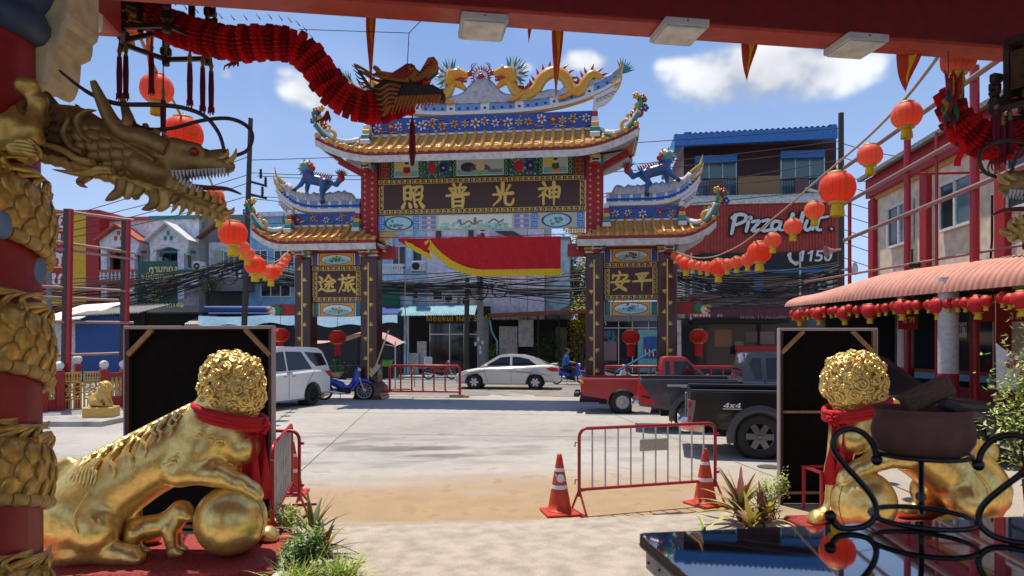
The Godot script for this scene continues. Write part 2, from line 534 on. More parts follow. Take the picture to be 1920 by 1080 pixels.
	func lathe(prof,sides:=20,t:=Transform3D(),sg:=1,lobes:=0,dep:=0.0)->B:
		var m: int=prof.size()
		for i in m-1:
			for k in sides:
				var q:=[]
				for e in [[i,k],[i+1,k],[i+1,k+1],[i,k+1]]:
					var a: float=TAU*e[1]/sides
					var r: float=prof[e[0]][0]
					if lobes>0: r*=1.0-dep*(0.5-0.5*cos(a*lobes))
					q.append(t*Vector3(cos(a)*r,prof[e[0]][1],-sin(a)*r))
				var v0:=1.0-float(i)/(m-1)
				var v1:=1.0-float(i+1)/(m-1)
				var u0:=float(k)/sides
				var u1:=float(k+1)/sides
				vt(q[0],sg,Vector2(u0,v0)); vt(q[1],sg,Vector2(u0,v1)); vt(q[2],sg,Vector2(u1,v1))
				vt(q[0],sg,Vector2(u0,v0)); vt(q[2],sg,Vector2(u1,v1)); vt(q[3],sg,Vector2(u1,v0))
				n+=2
		return self
	func ball(o: Vector3,r,seg:=12,rings:=8,t:=Transform3D(),sg:=1)->B:
		var rv: Vector3=r if r is Vector3 else Vector3.ONE*r
		var pr:=[]
		for i in rings+1:
			var a:=PI*i/rings
			pr.append([maxf(sin(a),1e-4),-cos(a)])
		return lathe(pr,seg,t*Transform3D(Basis.from_scale(rv),o),sg)
	func prism(poly,z0: float,z1: float,t:=Transform3D(),sg:=-1,back:=true)->B:
		var pv:=PackedVector2Array(poly)
		if Geometry2D.is_polygon_clockwise(pv): pv.reverse()
		var ix:=Geometry2D.triangulate_polygon(pv)
		for i in range(0,ix.size(),3):
			var a:=pv[ix[i]]
			var b:=pv[ix[i+1]]
			var d:=pv[ix[i+2]]
			if (b-a).cross(d-a)>0:
				var w:=b; b=d; d=w
			for p in [a,b,d]: vt(t*Vector3(p.x,p.y,z1),-1,p)
			if back:
				for p in [a,d,b]: vt(t*Vector3(p.x,p.y,z0),-1,p)
			n+=2
		var m:=pv.size()
		for i in m:
			var a:=pv[i]
			var b:=pv[(i+1) % m]
			quad(t*Vector3(a.x,a.y,z0),t*Vector3(a.x,a.y,z1),t*Vector3(b.x,b.y,z1),t*Vector3(b.x,b.y,z0),sg)
		return self
	func slab(poly,hw: float,bev: float,t:=Transform3D(),sg:=-1)->B:
		var pv:=PackedVector2Array(poly)
		if Geometry2D.is_polygon_clockwise(pv): pv.reverse()
		var m:=pv.size()
		var nor:=PackedVector2Array()
		for i in m:
			var e1:=(pv[i]-pv[(i+m-1) % m]).normalized()
			var e2:=(pv[(i+1) % m]-pv[i]).normalized()
			var nn:=Vector2(-e1.y-e2.y,e1.x+e2.x)
			nor.append(nn.normalized() if nn.length()>0.01 else Vector2.ZERO)
		var ring:=func(ins: float)->PackedVector2Array:
			var o:=PackedVector2Array()
			for i in m: o.append(pv[i]+nor[i]*ins)
			return o
		var sl:=[[-hw,bev],[-hw+bev*0.35,bev*0.35],[-hw+bev,0.0],[hw-bev,0.0],[hw-bev*0.35,bev*0.35],[hw,bev]]
		for s in sl.size()-1:
			var r0: PackedVector2Array=ring.call(sl[s][1])
			var r1: PackedVector2Array=ring.call(sl[s+1][1])
			for i in m:
				var j:=(i+1) % m
				quad(t*Vector3(r0[i].x,r0[i].y,sl[s][0]),t*Vector3(r1[i].x,r1[i].y,sl[s+1][0]),t*Vector3(r1[j].x,r1[j].y,sl[s+1][0]),t*Vector3(r0[j].x,r0[j].y,sl[s][0]),sg)
		var cp: PackedVector2Array=ring.call(bev)
		var ix:=Geometry2D.triangulate_polygon(pv)
		for i in range(0,ix.size(),3):
			var a:=cp[ix[i]]
			var b:=cp[ix[i+1]]
			var d:=cp[ix[i+2]]
			if (b-a).cross(d-a)>0:
				var w:=b; b=d; d=w
			for p in [a,b,d]: vt(t*Vector3(p.x,p.y,hw),-1,p)
			for p in [a,d,b]: vt(t*Vector3(p.x,p.y,-hw),-1,p)
		return self
	func brush(pts,w0: float,w1: float,z: float,th: float,t:=Transform3D())->B:
		var pv:=PackedVector2Array(pts)
		var L:=PackedVector2Array()
		var R:=PackedVector2Array()
		var m:=pv.size()
		for i in m:
			var d:=(pv[mini(i+1,m-1)]-pv[maxi(i-1,0)]).normalized()
			var nn:=Vector2(-d.y,d.x)
			var w:=lerpf(w0,w1,float(i)/(m-1))*0.5
			L.append(pv[i]+nn*w); R.append(pv[i]-nn*w)
		for i in m-1:
			var o:=[L[i],L[i+1],R[i+1],R[i]]
			var q:=[]
			for p in o: q.append(t*Vector3(p.x,p.y,z+th))
			quad(q[0],q[1],q[2],q[3])
			var lo:=[]
			for p in o: lo.append(t*Vector3(p.x,p.y,z))
			quad(lo[0],lo[1],q[1],q[0]); quad(q[3],q[2],lo[2],lo[3])
		for e in [0,m-1]:
			var w:=(w0 if e==0 else w1)*0.5
			var fan:=PackedVector2Array()
			for k in 8: fan.append(pv[e]+Vector2(cos(TAU*k/8),sin(TAU*k/8))*w)
			prism(fan,z-0.0004,z+th-0.0004,t)
		return self
	func sheet(f: Callable,nu: int,nv: int,sg:=1)->B:
		var p:=[]
		for i in nu+1:
			var row:=PackedVector3Array()
			for j in nv+1: row.append(f.call(float(i)/nu,float(j)/nv))
			p.append(row)
		for i in nu:
			for j in nv:
				var a:=Vector2(float(i)/nu,float(j)/nv)
				var b:=Vector2(float(i+1)/nu,float(j+1)/nv)
				vt(p[i][j],sg,a); vt(p[i][j+1],sg,Vector2(a.x,b.y)); vt(p[i+1][j+1],sg,b)
				vt(p[i][j],sg,a); vt(p[i+1][j+1],sg,b); vt(p[i+1][j],sg,Vector2(b.x,a.y))
				n+=2
		return self
	func mesh()->ArrayMesh:
		st.generate_normals()
		st.index()
		return st.commit()
var used:={}
func numbered(called: String)->String:
	if not used.has(called):
		used[called]=0
		return called
	used[called]+=1
	return "%s_%03d" % [called,used[called]]
func tag(o: Node3D,label: String,category: String,group:="",kind:=""):
	if label: o.set_meta("label",label)
	if category: o.set_meta("category",category)
	if group: o.set_meta("group",group)
	if kind: o.set_meta("kind",kind)
	return o
func thing(called: String,label: String,category: String,at:=Vector3.ZERO,turn:=0.0,group:="")->Node3D:
	var o:=Node3D.new()
	o.name=numbered(called)
	add_child(o)
	o.position=at
	o.rotation.y=turn
	tag(o,label,category,group)
	return o
func put(called: String,b,m: Material,parent: Node=self,t:=Transform3D())->MeshInstance3D:
	var o:=MeshInstance3D.new()
	o.name=numbered(called) if parent==self else called
	o.mesh=b.mesh() if b is B else b
	o.material_override=m
	o.transform=t
	parent.add_child(o,true)
	return o
func struct(called: String,b,m: Material,label:="")->MeshInstance3D:
	var o:=put(called,b,m)
	return tag(o,label,"","","structure")
func dup(o: Node3D,label: String,t: Transform3D,group:="")->Node3D:
	var r: Node3D=o.duplicate()
	r.name=numbered(String(o.name).rstrip("0123456789").rstrip("_"))
	add_child(r)
	r.transform=t
	if label: r.set_meta("label",label)
	if group: r.set_meta("group",group)
	return r
func at(px: float,py: float,d: float)->Vector3:
	return Vector3((px-960.0)/1300.0*d,2.05+(640.0-py)/1300.0*d,-d)
func ground_at(px: float,py: float)->Vector3:
	return at(px,py,1300.0*2.05/(py-640.0))
func yaw(a: float,o:=Vector3.ZERO)->Transform3D:
	return Transform3D(Basis(Vector3.UP,a),o)
func xf(o: Vector3,rot:=Vector3.ZERO,s:=Vector3.ONE)->Transform3D:
	return Transform3D(Basis.from_euler(rot).scaled_local(s),o)
func spline(pts,per:=6)->PackedVector3Array:
	var o:=PackedVector3Array()
	var m: int=pts.size()
	for i in m-1:
		var a: Vector3=pts[maxi(i-1,0)]
		var b: Vector3=pts[i]
		var d: Vector3=pts[i+1]
		var e: Vector3=pts[mini(i+2,m-1)]
		for k in per: o.append(b.cubic_interpolate(d,a,e,float(k)/per))
	o.append(pts[m-1])
	return o
func spread(vals,m: int)->Array:
	var o:=[]
	for i in m:
		var f: float=float(i)/(m-1)*(vals.size()-1)
		var k:=mini(int(f),vals.size()-2)
		o.append(lerpf(vals[k],vals[k+1],f-k))
	return o
func sag(a: Vector3,b: Vector3,drop: float,n:=14)->PackedVector3Array:
	var o:=PackedVector3Array()
	for i in n+1:
		var t:=float(i)/n
		o.append(a.lerp(b,t)-Vector3(0,drop*4.0*t*(1.0-t),0))
	return o
const ORD:=["first","second","third","fourth","fifth","sixth","seventh","eighth","ninth","tenth","eleventh","twelfth","thirteenth","fourteenth","fifteenth","sixteenth","seventeenth","eighteenth","nineteenth","twentieth","twenty-first","twenty-second","twenty-third","twenty-fourth","twenty-fifth","twenty-sixth","twenty-seventh","twenty-eighth"]
func strokes(b: B,glyph: String,t: Transform3D,th: float,fat:=1.0,grow:=0.0):
	var k:=0
	for s in glyph.split(";",false):
		var h:=s.split(":")
		var w:=h[1].split("-") if h.size()>1 else PackedStringArray(["9"])
		var p:=[]
		for xy in h[0].strip_edges().split(" ",false):
			var q:=xy.split(",")
			p.append(Vector3(float(q[0])/100.0,-float(q[1])/100.0,0))
		var sm:=spline(p,4) if p.size()>2 else PackedVector3Array(p)
		var flat:=[]
		for v in sm: flat.append(Vector2(v.x,v.y))
		var w0:=float(w[0])/100.0*fat+grow
		var w1:=(float(w[1]) if w.size()>1 else float(w[0]))/100.0*fat+grow
		b.brush(flat,w0,w1,0.0006*k,th,t)
		k+=1
const HAN:={
	"shen": "28,6 37,19:14-9;10,31 44,28:11-9;42,28 32,44 8,64:10-4;28,46 28,94:13-8;32,50 45,62:11-7;53,28 54,68:10;53,29 92,26 89,66:11;54,47 88,45:8;54,66 89,64:9;71,5 71,98:14-5",
	"guang": "50,5 50,46:16-11;24,17 35,37:8-14;79,13 65,36:12-7;10,50 92,45:9-13;41,50 37,70 9,95:14-5;61,48 60,80 68,91 88,90 95,70:12-9",
	"pu": "33,3 41,14:12-9;65,1 57,14:11-7;16,20 84,17:9-12;42,20 43,44:11;58,19 58,43:11;23,27 31,38:9-12;79,24 69,37:12-7;4,50 96,44:10-14;30,56 32,96:12;30,57 72,55 71,97:12;32,75 70,74:8;32,94 71,93:9",
	"zhao": "14,10 15,62:12;14,12 41,9 40,61:12;15,34 39,33:8;15,58 39,57:9;48,13 90,9 86,36 76,32:12-7;69,12 60,28 44,40:11-5;54,43 57,68:10;54,44 89,40 84,66:11;57,65 85,62:8;17,75 7,95:9-15;36,78 41,93:10-15;58,77 65,92:10-15;79,74 95,93:9-17",
	"lyu": "25,3 33,15:13-9;5,26 48,20:9-13;28,24 25,58 7,95:13-5;26,46 45,43 41,86 29,82:11-7;63,3 49,30:13-6;57,19 95,14:9-12;87,28 57,42:12-8;58,40 58,90 72,80:12-6;60,58 91,50:8-11;71,44 78,68 98,93:9-15",
	"tu": "62,3 50,22 32,38:13-6;61,6 76,22 97,35:9-14;49,37 77,34:9;41,51 87,46:9-12;63,36 63,77 55,72:12-7;50,56 41,71:10-6;74,54 86,67:8-13;12,11 25,23:11-14;7,40 24,36 16,54 24,64 9,83:11-7;6,86 26,77 52,88 97,84:7-14",
	"ping": "20,15 80,10:10-13;31,21 39,37:9-13;70,18 59,37:12-7;5,52 95,46:10-14;50,12 50,99:14-4",
	"an": "47,1 53,15:12-10;16,17 14,36:12-8;15,23 86,18 78,36:9-12;46,31 32,62 80,95:12-16;68,42 56,72 16,97:13-5;4,56 96,49:9-13",
}
const THAI:={
	"k": "15,100 15,42 25,34 15,26 45,8 75,18 82,34 82,100","th": "12,16 22,8 28,18 24,26 24,100 30,50 62,14 82,18 86,34 86,100","m": "14,14 24,10 26,22 26,92 14,98 40,84 82,100 82,10",
	"s": "20,92 30,94 20,84 16,52 40,40 70,44 82,60 82,100;16,32 40,14 72,22 82,44 98,20","ng": "52,18 40,14 38,26 52,34 62,24 62,100 20,66","o": "34,44 20,42 22,24 42,10 72,18 82,36 82,90 70,100 30,100 20,84 20,52",
	"r": "66,98 56,92 66,50 22,42 30,16 76,18","b": "12,16 22,8 26,22 26,100 82,100 82,8","ch": "22,28 12,18 30,12 32,34 22,50 26,100 72,100 72,44 92,16","n": "14,14 24,10 26,24 26,100;26,88 40,84 82,98 82,10",
	"d": "42,60 52,68 36,100 20,76 20,36 42,10 72,18 82,36 82,100","a": "22,28 42,10 62,26 62,100","h": "14,16 24,10 26,24 26,100 26,60 70,28 82,10 62,18 82,44 82,100","e": "30,10 30,92 40,100 50,92","y": "20,16 20,34 42,50 22,66 22,100 82,100 82,8",
	"ai": "50,100 50,-20 34,-34 64,-40","w": "30,28 42,10 74,18 82,36 82,90 70,100 58,90",
}
func thai(b: B,word: String,t: Transform3D,fat:=1.0):
	var x:=0.0
	for g in word.split(" ",false):
		var key:=g.rstrip("'_\"")
		if THAI.has(key):
			var s:=""
			for q in String(THAI[key]).split(";"): s+=q+":15;"
			strokes(b,s,t*Transform3D(Basis(),Vector3(x,0,0)),0.02,fat)
		if "'" in g: strokes(b,"40,-12 70,-24:12;",t*Transform3D(Basis(),Vector3(x,0,0)),0.02,fat)
		if "\"" in g: strokes(b,"20,-14 50,-30 84,-14 20,-14:11;70,-40 72,-56:11",t*Transform3D(Basis(),Vector3(x,0,0)),0.02,fat)
		if "_" in g: strokes(b,"70,116 80,112 80,134:12;",t*Transform3D(Basis(),Vector3(x,0,0)),0.02,fat)
		x+=0.45 if key=="e" else (0.75 if key=="a" else 1.08)
func latin(txt: String,size: float,depth:=0.01,bold:=true)->TextMesh:
	var f:=SystemFont.new()
	f.font_names=PackedStringArray(["Droid Sans"])
	f.font_weight=700 if bold else 400
	var m:=TextMesh.new()
	m.text=txt
	m.font=f
	m.font_size=64
	m.pixel_size=size/46.0
	m.depth=depth
	return m
func body(bones: Array,cell: float,k: float,cols:=[])->ArrayMesh:
	var lo:=Vector3.ONE*1e9
	var hi:=-lo
	for q in bones:
		var r:=maxf(q[2],q[3])+k+cell*2.0
		for p in [q[0],q[1]]:
			lo=lo.min(p-Vector3.ONE*r); hi=hi.max(p+Vector3.ONE*r)
	var nx:=int((hi.x-lo.x)/cell)+2
	var ny:=int((hi.y-lo.y)/cell)+2
	var nz:=int((hi.z-lo.z)/cell)+2
	var f:=PackedFloat32Array()
	f.resize(nx*ny*nz)
	f.fill(9.0)
	var near:=PackedFloat32Array()
	var who:=PackedByteArray()
	if cols:
		near.resize(f.size()); near.fill(9.0); who.resize(f.size())
	for q in bones:
		var a: Vector3=q[0]
		var ab: Vector3=q[1]-a
		var l2:=maxf(ab.length_squared(),1e-9)
		var ra: float=q[2]
		var dr: float=q[3]-ra
		var r:=maxf(q[2],q[3])+k+cell
		var b0: Vector3=(a.min(q[1])-Vector3.ONE*r-lo)/cell
		var b1: Vector3=(a.max(q[1])+Vector3.ONE*r-lo)/cell
		var ci: int=q[4] if q.size()>4 else 0
		for z in range(maxi(0,int(b0.z)),mini(nz-1,int(b1.z)+1)+1):
			for y in range(maxi(0,int(b0.y)),mini(ny-1,int(b1.y)+1)+1):
				var at0:=(z*ny+y)*nx
				for x in range(maxi(0,int(b0.x)),mini(nx-1,int(b1.x)+1)+1):
					var p:=lo+Vector3(x,y,z)*cell-a
					var t:=clampf(p.dot(ab)/l2,0.0,1.0)
					var d:=(p-ab*t).length()-ra-dr*t
					var g:=f[at0+x]
					if d-g>k: continue
					if cols and d<near[at0+x]:
						near[at0+x]=d
						who[at0+x]=ci
					if g-d>k: f[at0+x]=d
					else:
						var h:=0.5+0.5*(g-d)/k
						f[at0+x]=lerpf(g,d,h)-k*h*(1.0-h)
	var st:=SurfaceTool.new()
	st.begin(Mesh.PRIMITIVE_TRIANGLES)
	st.set_smooth_group(0)
	var id:=PackedInt32Array()
	id.resize(f.size()); id.fill(-1)
	var off:=[0,1,nx,nx+1,nx*ny,nx*ny+1,nx*ny+nx,nx*ny+nx+1]
	var edges:=[[0,1],[2,3],[4,5],[6,7],[0,2],[1,3],[4,6],[5,7],[0,4],[1,5],[2,6],[3,7]]
	var cnt:=0
	for z in nz-1:
		for y in ny-1:
			var base:=(z*ny+y)*nx
			for x in nx-1:
				var o:=base+x
				if f[o]>1.0: continue
				var m:=0
				for i in 8:
					if f[o+off[i]]<0.0: m+=1
				if m==0 or m==8: continue
				var s:=Vector3.ZERO
				var c:=0
				for e in edges:
					var v0:=f[o+off[e[0]]]
					var v1:=f[o+off[e[1]]]
					if (v0<0.0)!=(v1<0.0):
						var t:=v0/(v0-v1)
						var p0:=Vector3(e[0] & 1,(e[0] >> 1) & 1,e[0] >> 2)
						var p1:=Vector3(e[1] & 1,(e[1] >> 1) & 1,e[1] >> 2)
						s+=p0.lerp(p1,t)
						c+=1
				st.set_color(cols[who[o]] if cols else Color.WHITE)
				st.set_uv(Vector2.ZERO)
				st.add_vertex(lo+(Vector3(x,y,z)+s/c)*cell)
				id[o]=cnt
				cnt+=1
	var dd:=[1,nx,nx*ny]
	for z in range(1,nz-1):
		for y in range(1,ny-1):
			var base:=(z*ny+y)*nx
			for x in range(1,nx-1):
				var o:=base+x
				if id[o]<0 and f[o]>cell*2.0: continue
				for ax in 3:
					var s0:=f[o]<0.0
					if s0==(f[o+dd[ax]]<0.0): continue
					var u: int=dd[(ax+1) % 3]
					var v: int=dd[(ax+2) % 3]
					var q:=[id[o],id[o-u],id[o-u-v],id[o-v]]
					if q.min()<0: continue
					if not s0: q.reverse()
					for i in [0,2,1,0,3,2]: st.add_index(q[i])
	st.generate_normals()
	return st.commit()
func build_porch():
	var t:=yaw(TEMPLE_TURN)
	var roof:=thing("porch_roof","broad dark red porch roof seen from below at the very top","roof",Vector3.ZERO,TEMPLE_TURN)
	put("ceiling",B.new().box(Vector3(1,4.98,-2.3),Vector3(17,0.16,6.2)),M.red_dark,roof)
	put("eave_board",B.new().box(Vector3(1,4.86,-5.42),Vector3(17,0.5,0.06)),M.red_beam,roof)
	var beam:=thing("porch_beam","long red beam across the top of the view with square lamps beneath","beam",Vector3.ZERO,TEMPLE_TURN)
	put("beam_face",B.new().cbox(Vector3(1.2,4.52,-4.465),Vector3(16,0.76,0.23),0.012),M.red_beam,beam)
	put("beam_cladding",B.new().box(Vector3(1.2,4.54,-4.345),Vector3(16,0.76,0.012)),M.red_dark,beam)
	var lamp_px:=[[905,40,4.55,"square white ceiling lamp nearest the paper dragon's head"],[1273,67,4.62,"middle square lamp under the red beam, largest in view"],[1604,90,4.84,"square lamp under the beam closest to the right end"]]
	for q in lamp_px:
		var p: Vector3=at(q[0],q[1],q[2])
		var l:=thing("beam_lamp",q[3],"lamp",Vector3(p.x,4.14,p.z),TEMPLE_TURN,"square lamps under the porch beam")
		put("housing",B.new().cbox(Vector3(0,-0.025,0),Vector3(0.30,0.05,0.30),0.006),M.white_aged,l)
		put("diffuser",B.new().cbox(Vector3(0,-0.056,0),Vector3(0.27,0.014,0.27),0.006),M.white_paint,l)
		put("screw",B.new().ball(Vector3(0,-0.02,0.152),0.006,6,4),M.dark_metal,l)
	var cx:=at(80,640,3.4).x-0.44
	var col:=thing("temple_column","thick red round column with blue capital at left edge","column",Vector3(cx,0,-3.4),0)
	var pr:=[]
	for k in 13: pr.append([lerpf(0.375,0.355,k/12.0),0.02+k*0.295])
	put("shaft",B.new().lathe(pr,48),M.red_paint,col)
	put("capital",B.new().lathe([[0.36,3.53],[0.40,3.54],[0.43,3.58],[0.435,3.62],[0.415,3.66],[0.40,3.69],[0.425,3.72],[0.45,3.77],[0.44,3.85],[0.40,3.90],[0.36,4.0],[0.36,4.9]],48),mat("capital_blue",Color(0.045,0.085,0.15),0.55,0.0,"grime",1.0),col)
	var cb:=thing("corbel","cream stepped corbel with rounded noses beside the blue capital","corbel",Vector3(0,0,0))
	var outl:=[]
	for q in [[70,-60],[161,-60],[161,52],[158,62],[150,68],[149,86],[145,98],[136,103],[127,106],[125,138],[121,158],[114,173],[105,179],[95,176],[88,168],[70,168]]:
		var p:=at(q[0],q[1],3.62)
		outl.append(Vector2(p.x,p.y))
	put("block",B.new().slab(outl,0.13,0.02,Transform3D(Basis(),Vector3(0,0,-3.62))),mat("corbel_cream",Color(0.74,0.58,0.32),0.7,0.0,"grime",1.0),cb)
	var stub:=thing("side_beam","short red beam end above the cream corbel with round lamp","beam",at(150,640,4.35)*Vector3(1,0,1),TEMPLE_TURN)
	put("beam_end",B.new().cbox(Vector3(-0.16,4.62,0),Vector3(0.62,1.1,0.5),0.015),M.red_beam,stub)
	var rl:=thing("round_lamp","small round white lamp under the red beam end","lamp",Vector3(at(172,640,4.3).x,4.03,-4.3))
	put("shade",B.new().lathe([[0.001,-0.045],[0.055,-0.04],[0.06,0.0],[0.06,0.05]],20),M.white_paint,rl)
var gate: Node3D
func gate_frame()->Transform3D:
	return Transform3D(Basis(Vector3.UP,GATE_TURN),Vector3(-1.09,0,-24.4))
func flower_mesh(pet: Color,mid: Color)->ArrayMesh:
	var b:=B.new(pet)
	for k in 6:
		var a:=TAU*k/6
		b.ball(Vector3.ZERO,Vector3(0.045,0.024,0.02),6,4,Transform3D(Basis(Vector3(0,0,1),a),Vector3(cos(a)*0.07,sin(a)*0.07,0.0)))
	b.c=mid
	b.ball(Vector3(0,0,0.015),Vector3(0.042,0.042,0.025),8,5)
	return b.mesh()
const C_RED:=Color(0.42,0.02,0.02)
const C_GOLD:=Color(0.72,0.42,0.06)
const C_BLUE:=Color(0.02,0.07,0.34)
const C_SKY:=Color(0.17,0.33,0.62)
const C_TEAL:=Color(0.03,0.26,0.24)
const C_GREEN:=Color(0.05,0.22,0.06)
const C_WHITE:=Color(0.76,0.74,0.72)
const C_ORANGE:=Color(0.62,0.20,0.02)
func roof_slope(par: Node3D,hu: float,cu: float,eave: float,top: float,hd: float,lift: float,step: float,tilem: Material,flare_l:=true,flare_r:=true):
	var ey:=func(u: float)->float:
		var e:=clampf((absf(u)-cu*0.82)/(hu-cu*0.82),0.0,1.0)
		if (u<0 and not flare_l) or (u>0 and not flare_r): e=0.0
		return eave+lift*pow(e,2.0)
	var pt:=func(u: float,s: float,side: float)->Vector3:
		var y:=lerpf(top,ey.call(u),s)-0.16*sin(PI*s)*(top-eave)
		return Vector3(u,y,side*(0.10+(hd-0.10)*s))
	for side in [1.0,-1.0]:
		var b:=B.new()
		var nu:=int(hu*2.0/step)*2
		var courses:=9
		for i in nu:
			var u0:=lerpf(-hu,hu,float(i)/nu)
			var u1:=lerpf(-hu,hu,float(i+1)/nu)
			var um:=(u0+u1)/2
			var sa:=clampf((absf(um)-cu)/maxf(hu-cu,0.01),0.0,1.0)
			for k in courses:
				var s0:=maxf(sa,float(k)/courses)
				var s1:=maxf(sa,float(k+1)/courses)
				if s1-s0<0.001: continue
				var lip:=Vector3(0,0.022,0)
				var a: Vector3=pt.call(u0,s0,side)
				var d: Vector3=pt.call(u1,s0,side)
				var e: Vector3=pt.call(u1,s1,side)+lip
				var f: Vector3=pt.call(u0,s1,side)+lip
				b.quad(f,a,d,e)
				b.quad(f-lip*1.6,f,e,e-lip*1.6)
		put("tile_bed",b,M.tile_pan,par)
		var m:=int(hu*2.0/step)
		for i in m+1:
			var u:=lerpf(-hu+0.08,hu-0.08,float(i)/m)
			var sa:=clampf((absf(u)-cu)/maxf(hu-cu,0.01),0.0,0.9)
			var r:=step*0.225
			var tb:=B.new()
			var segs:=maxi(2,int(6*(1.0-sa)))
			var pts:=[]
			var rad:=[]
			for k in segs+1:
				var s:=lerpf(sa,1.02,float(k)/segs)
				var p: Vector3=pt.call(u,s,side)+Vector3(0,r*0.55,0)
				pts.append(p); rad.append(r*(0.94 if k==0 else 1.0))
				if k>0 and k<segs:
					pts.append(p+(p-pts[pts.size()-2]).normalized()*0.012); rad.append(r*0.88)
			tb.tube(pts,rad,8)
			var foot: Vector3=pts[pts.size()-1]
			tb.lathe([[0.0001,-0.012],[r*1.16,-0.012],[r*1.16,0.014],[r*0.7,0.02],[0.0001,0.022]],10,Transform3D(Basis(Vector3(1,0,0),PI/2*side),foot))
			put("roof_tile",tb,tilem,par)
		var fr:=B.new()
		var fw:=B.new()
		var so:=B.new()
		var m2:=40
		for i in m2:
			var u0:=lerpf(-hu,hu,float(i)/m2)
			var u1:=lerpf(-hu,hu,float(i+1)/m2)
			var a: Vector3=pt.call(u0,1.0,side)
			var d: Vector3=pt.call(u1,1.0,side)
			var z:=Vector3(0,0,-0.02*side)
			var y1:=Vector3(0,0.02,0)
			var y2:=Vector3(0,-0.13,0)
			var y3:=Vector3(0,-0.34,0)
			fr.quad(a+y2+z,a+y1+z,d+y1+z,d+y2+z)
			var o:=Vector3(0,0,0.03*side)
			fw.quad(a+y3+z,a+y2+o,d+y2+o,d+y3+z)
			fw.quad(a+y2+o,a+y2+z,d+y2+z,d+y2+o)
			var inner0:=Vector3(u0*0.93,lerpf(eave+0.16,a.y,0.3),0.12*side)
			var inner1:=Vector3(u1*0.93,lerpf(eave+0.16,d.y,0.3),0.12*side)
			so.quad(a+y3+z,inner0,inner1,d+y3+z)
		put("red_underlayer",fr,M.red_paint,par)
		put("white_fascia",fw,M.white_aged,par)
		put("soffit",so,M.soffit_sky,par)
		for sd in [-1.0,1.0]:
			if (sd<0 and not flare_l) or (sd>0 and not flare_r): continue
			var hp:=[]
			for k in 9:
				var s:=k/8.0
				var u: float=sd*lerpf(cu,hu,s)
				hp.append(pt.call(u,s,side)+Vector3(0,0.10+0.06*s+0.30*pow(s,5.0),0))
			var hb:=B.new(C_WHITE)
			hb.tube(hp,spread([0.09,0.10,0.09,0.06],9),8)
			hb.c=C_TEAL
			var h2:=[]
			for p in hp: h2.append(p+Vector3(0,-0.10,0.03*side))
			hb.tube(h2,0.07,6)
			hb.c=C_GREEN
			hb.tube([hp[8],hp[8]+Vector3(sd*0.06,0.22,0.02*side),hp[8]+Vector3(sd*0.02,0.46,0.02*side)],[0.06,0.05,0.01],6)
			put("hip_rib",hb,M.ceramic,par)
	for sd in [-1.0,1.0]:
		var g:=B.new()
		for i in 8:
			var s0:=i/8.0
			var s1:=(i+1)/8.0
			for side in [1.0,-1.0]:
				var a: Vector3=pt.call(sd*lerpf(cu,hu,s0),s0,side)
				var d: Vector3=pt.call(sd*lerpf(cu,hu,s1),s1,side)
				g.quad(Vector3(a.x,a.y,0),a,d,Vector3(d.x,d.y,0))
		put("gable_slope",g,M.tile_pan,par)
		var rf:=B.new(C_RED)
		var e: Vector3=pt.call(sd*hu,1.0,1.0)
		for k in 6:
			rf.c=[C_RED,C_WHITE,C_TEAL,C_GOLD,C_BLUE,C_WHITE][k]
			rf.box(Vector3(sd*(hu+0.01),e.y-0.12-0.035*k-0.25*0,0),Vector3(0.05,0.034,hd*1.9-k*0.3))
		put("end_bands",rf,M.ceramic,par)
		if (sd<0 and flare_l) or (sd>0 and flare_r):
			var v:=B.new()
			var o: Vector3=pt.call(sd*lerpf(cu,hu,0.72),0.72,1.0)+Vector3(0,0.24,0)
			var k0:=(lift*0.9+0.35)*1.25
			for q in [[0.0,0.0,0.18,C_GOLD,0.0],[0.34,0.14,0.15,C_TEAL,1.0],[0.52,0.42,0.13,C_RED,2.2],[0.24,0.36,0.12,C_GOLD,3.3],[0.66,0.62,0.10,C_GREEN,0.8],[0.50,0.74,0.09,C_BLUE,4.0]]:
				var sp:=[]
				for j in 14:
					var aa: float=q[4]+j*0.48
					var rr: float=q[2]*1.35*(1.0-j/15.0)
					sp.append(o+Vector3(sd*(q[0]+cos(aa)*rr)*0.9,(q[1]+sin(aa)*rr)*k0,0.02*sin(j*1.0)))
				v.c=q[3]
				v.tube(sp,spread([0.07,0.06,0.03],14),6)
			for q in [[0.28,0.30,C_RED],[0.44,0.56,C_GOLD],[0.60,0.80,C_RED],[0.14,0.16,C_WHITE],[0.7,0.5,C_BLUE],[0.38,0.86,C_GOLD]]:
				v.c=q[2]
				for j in 5:
					v.ball(o+Vector3(sd*q[0]*0.9+cos(j*1.257)*0.075,q[1]*k0+sin(j*1.257)*0.075,0.05),0.055,6,4)
				v.c=C_GOLD
				v.ball(o+Vector3(sd*q[0]*0.9,q[1]*k0,0.09),0.045,6,4)
			put("vine_ornament",v,M.ceramic,par)
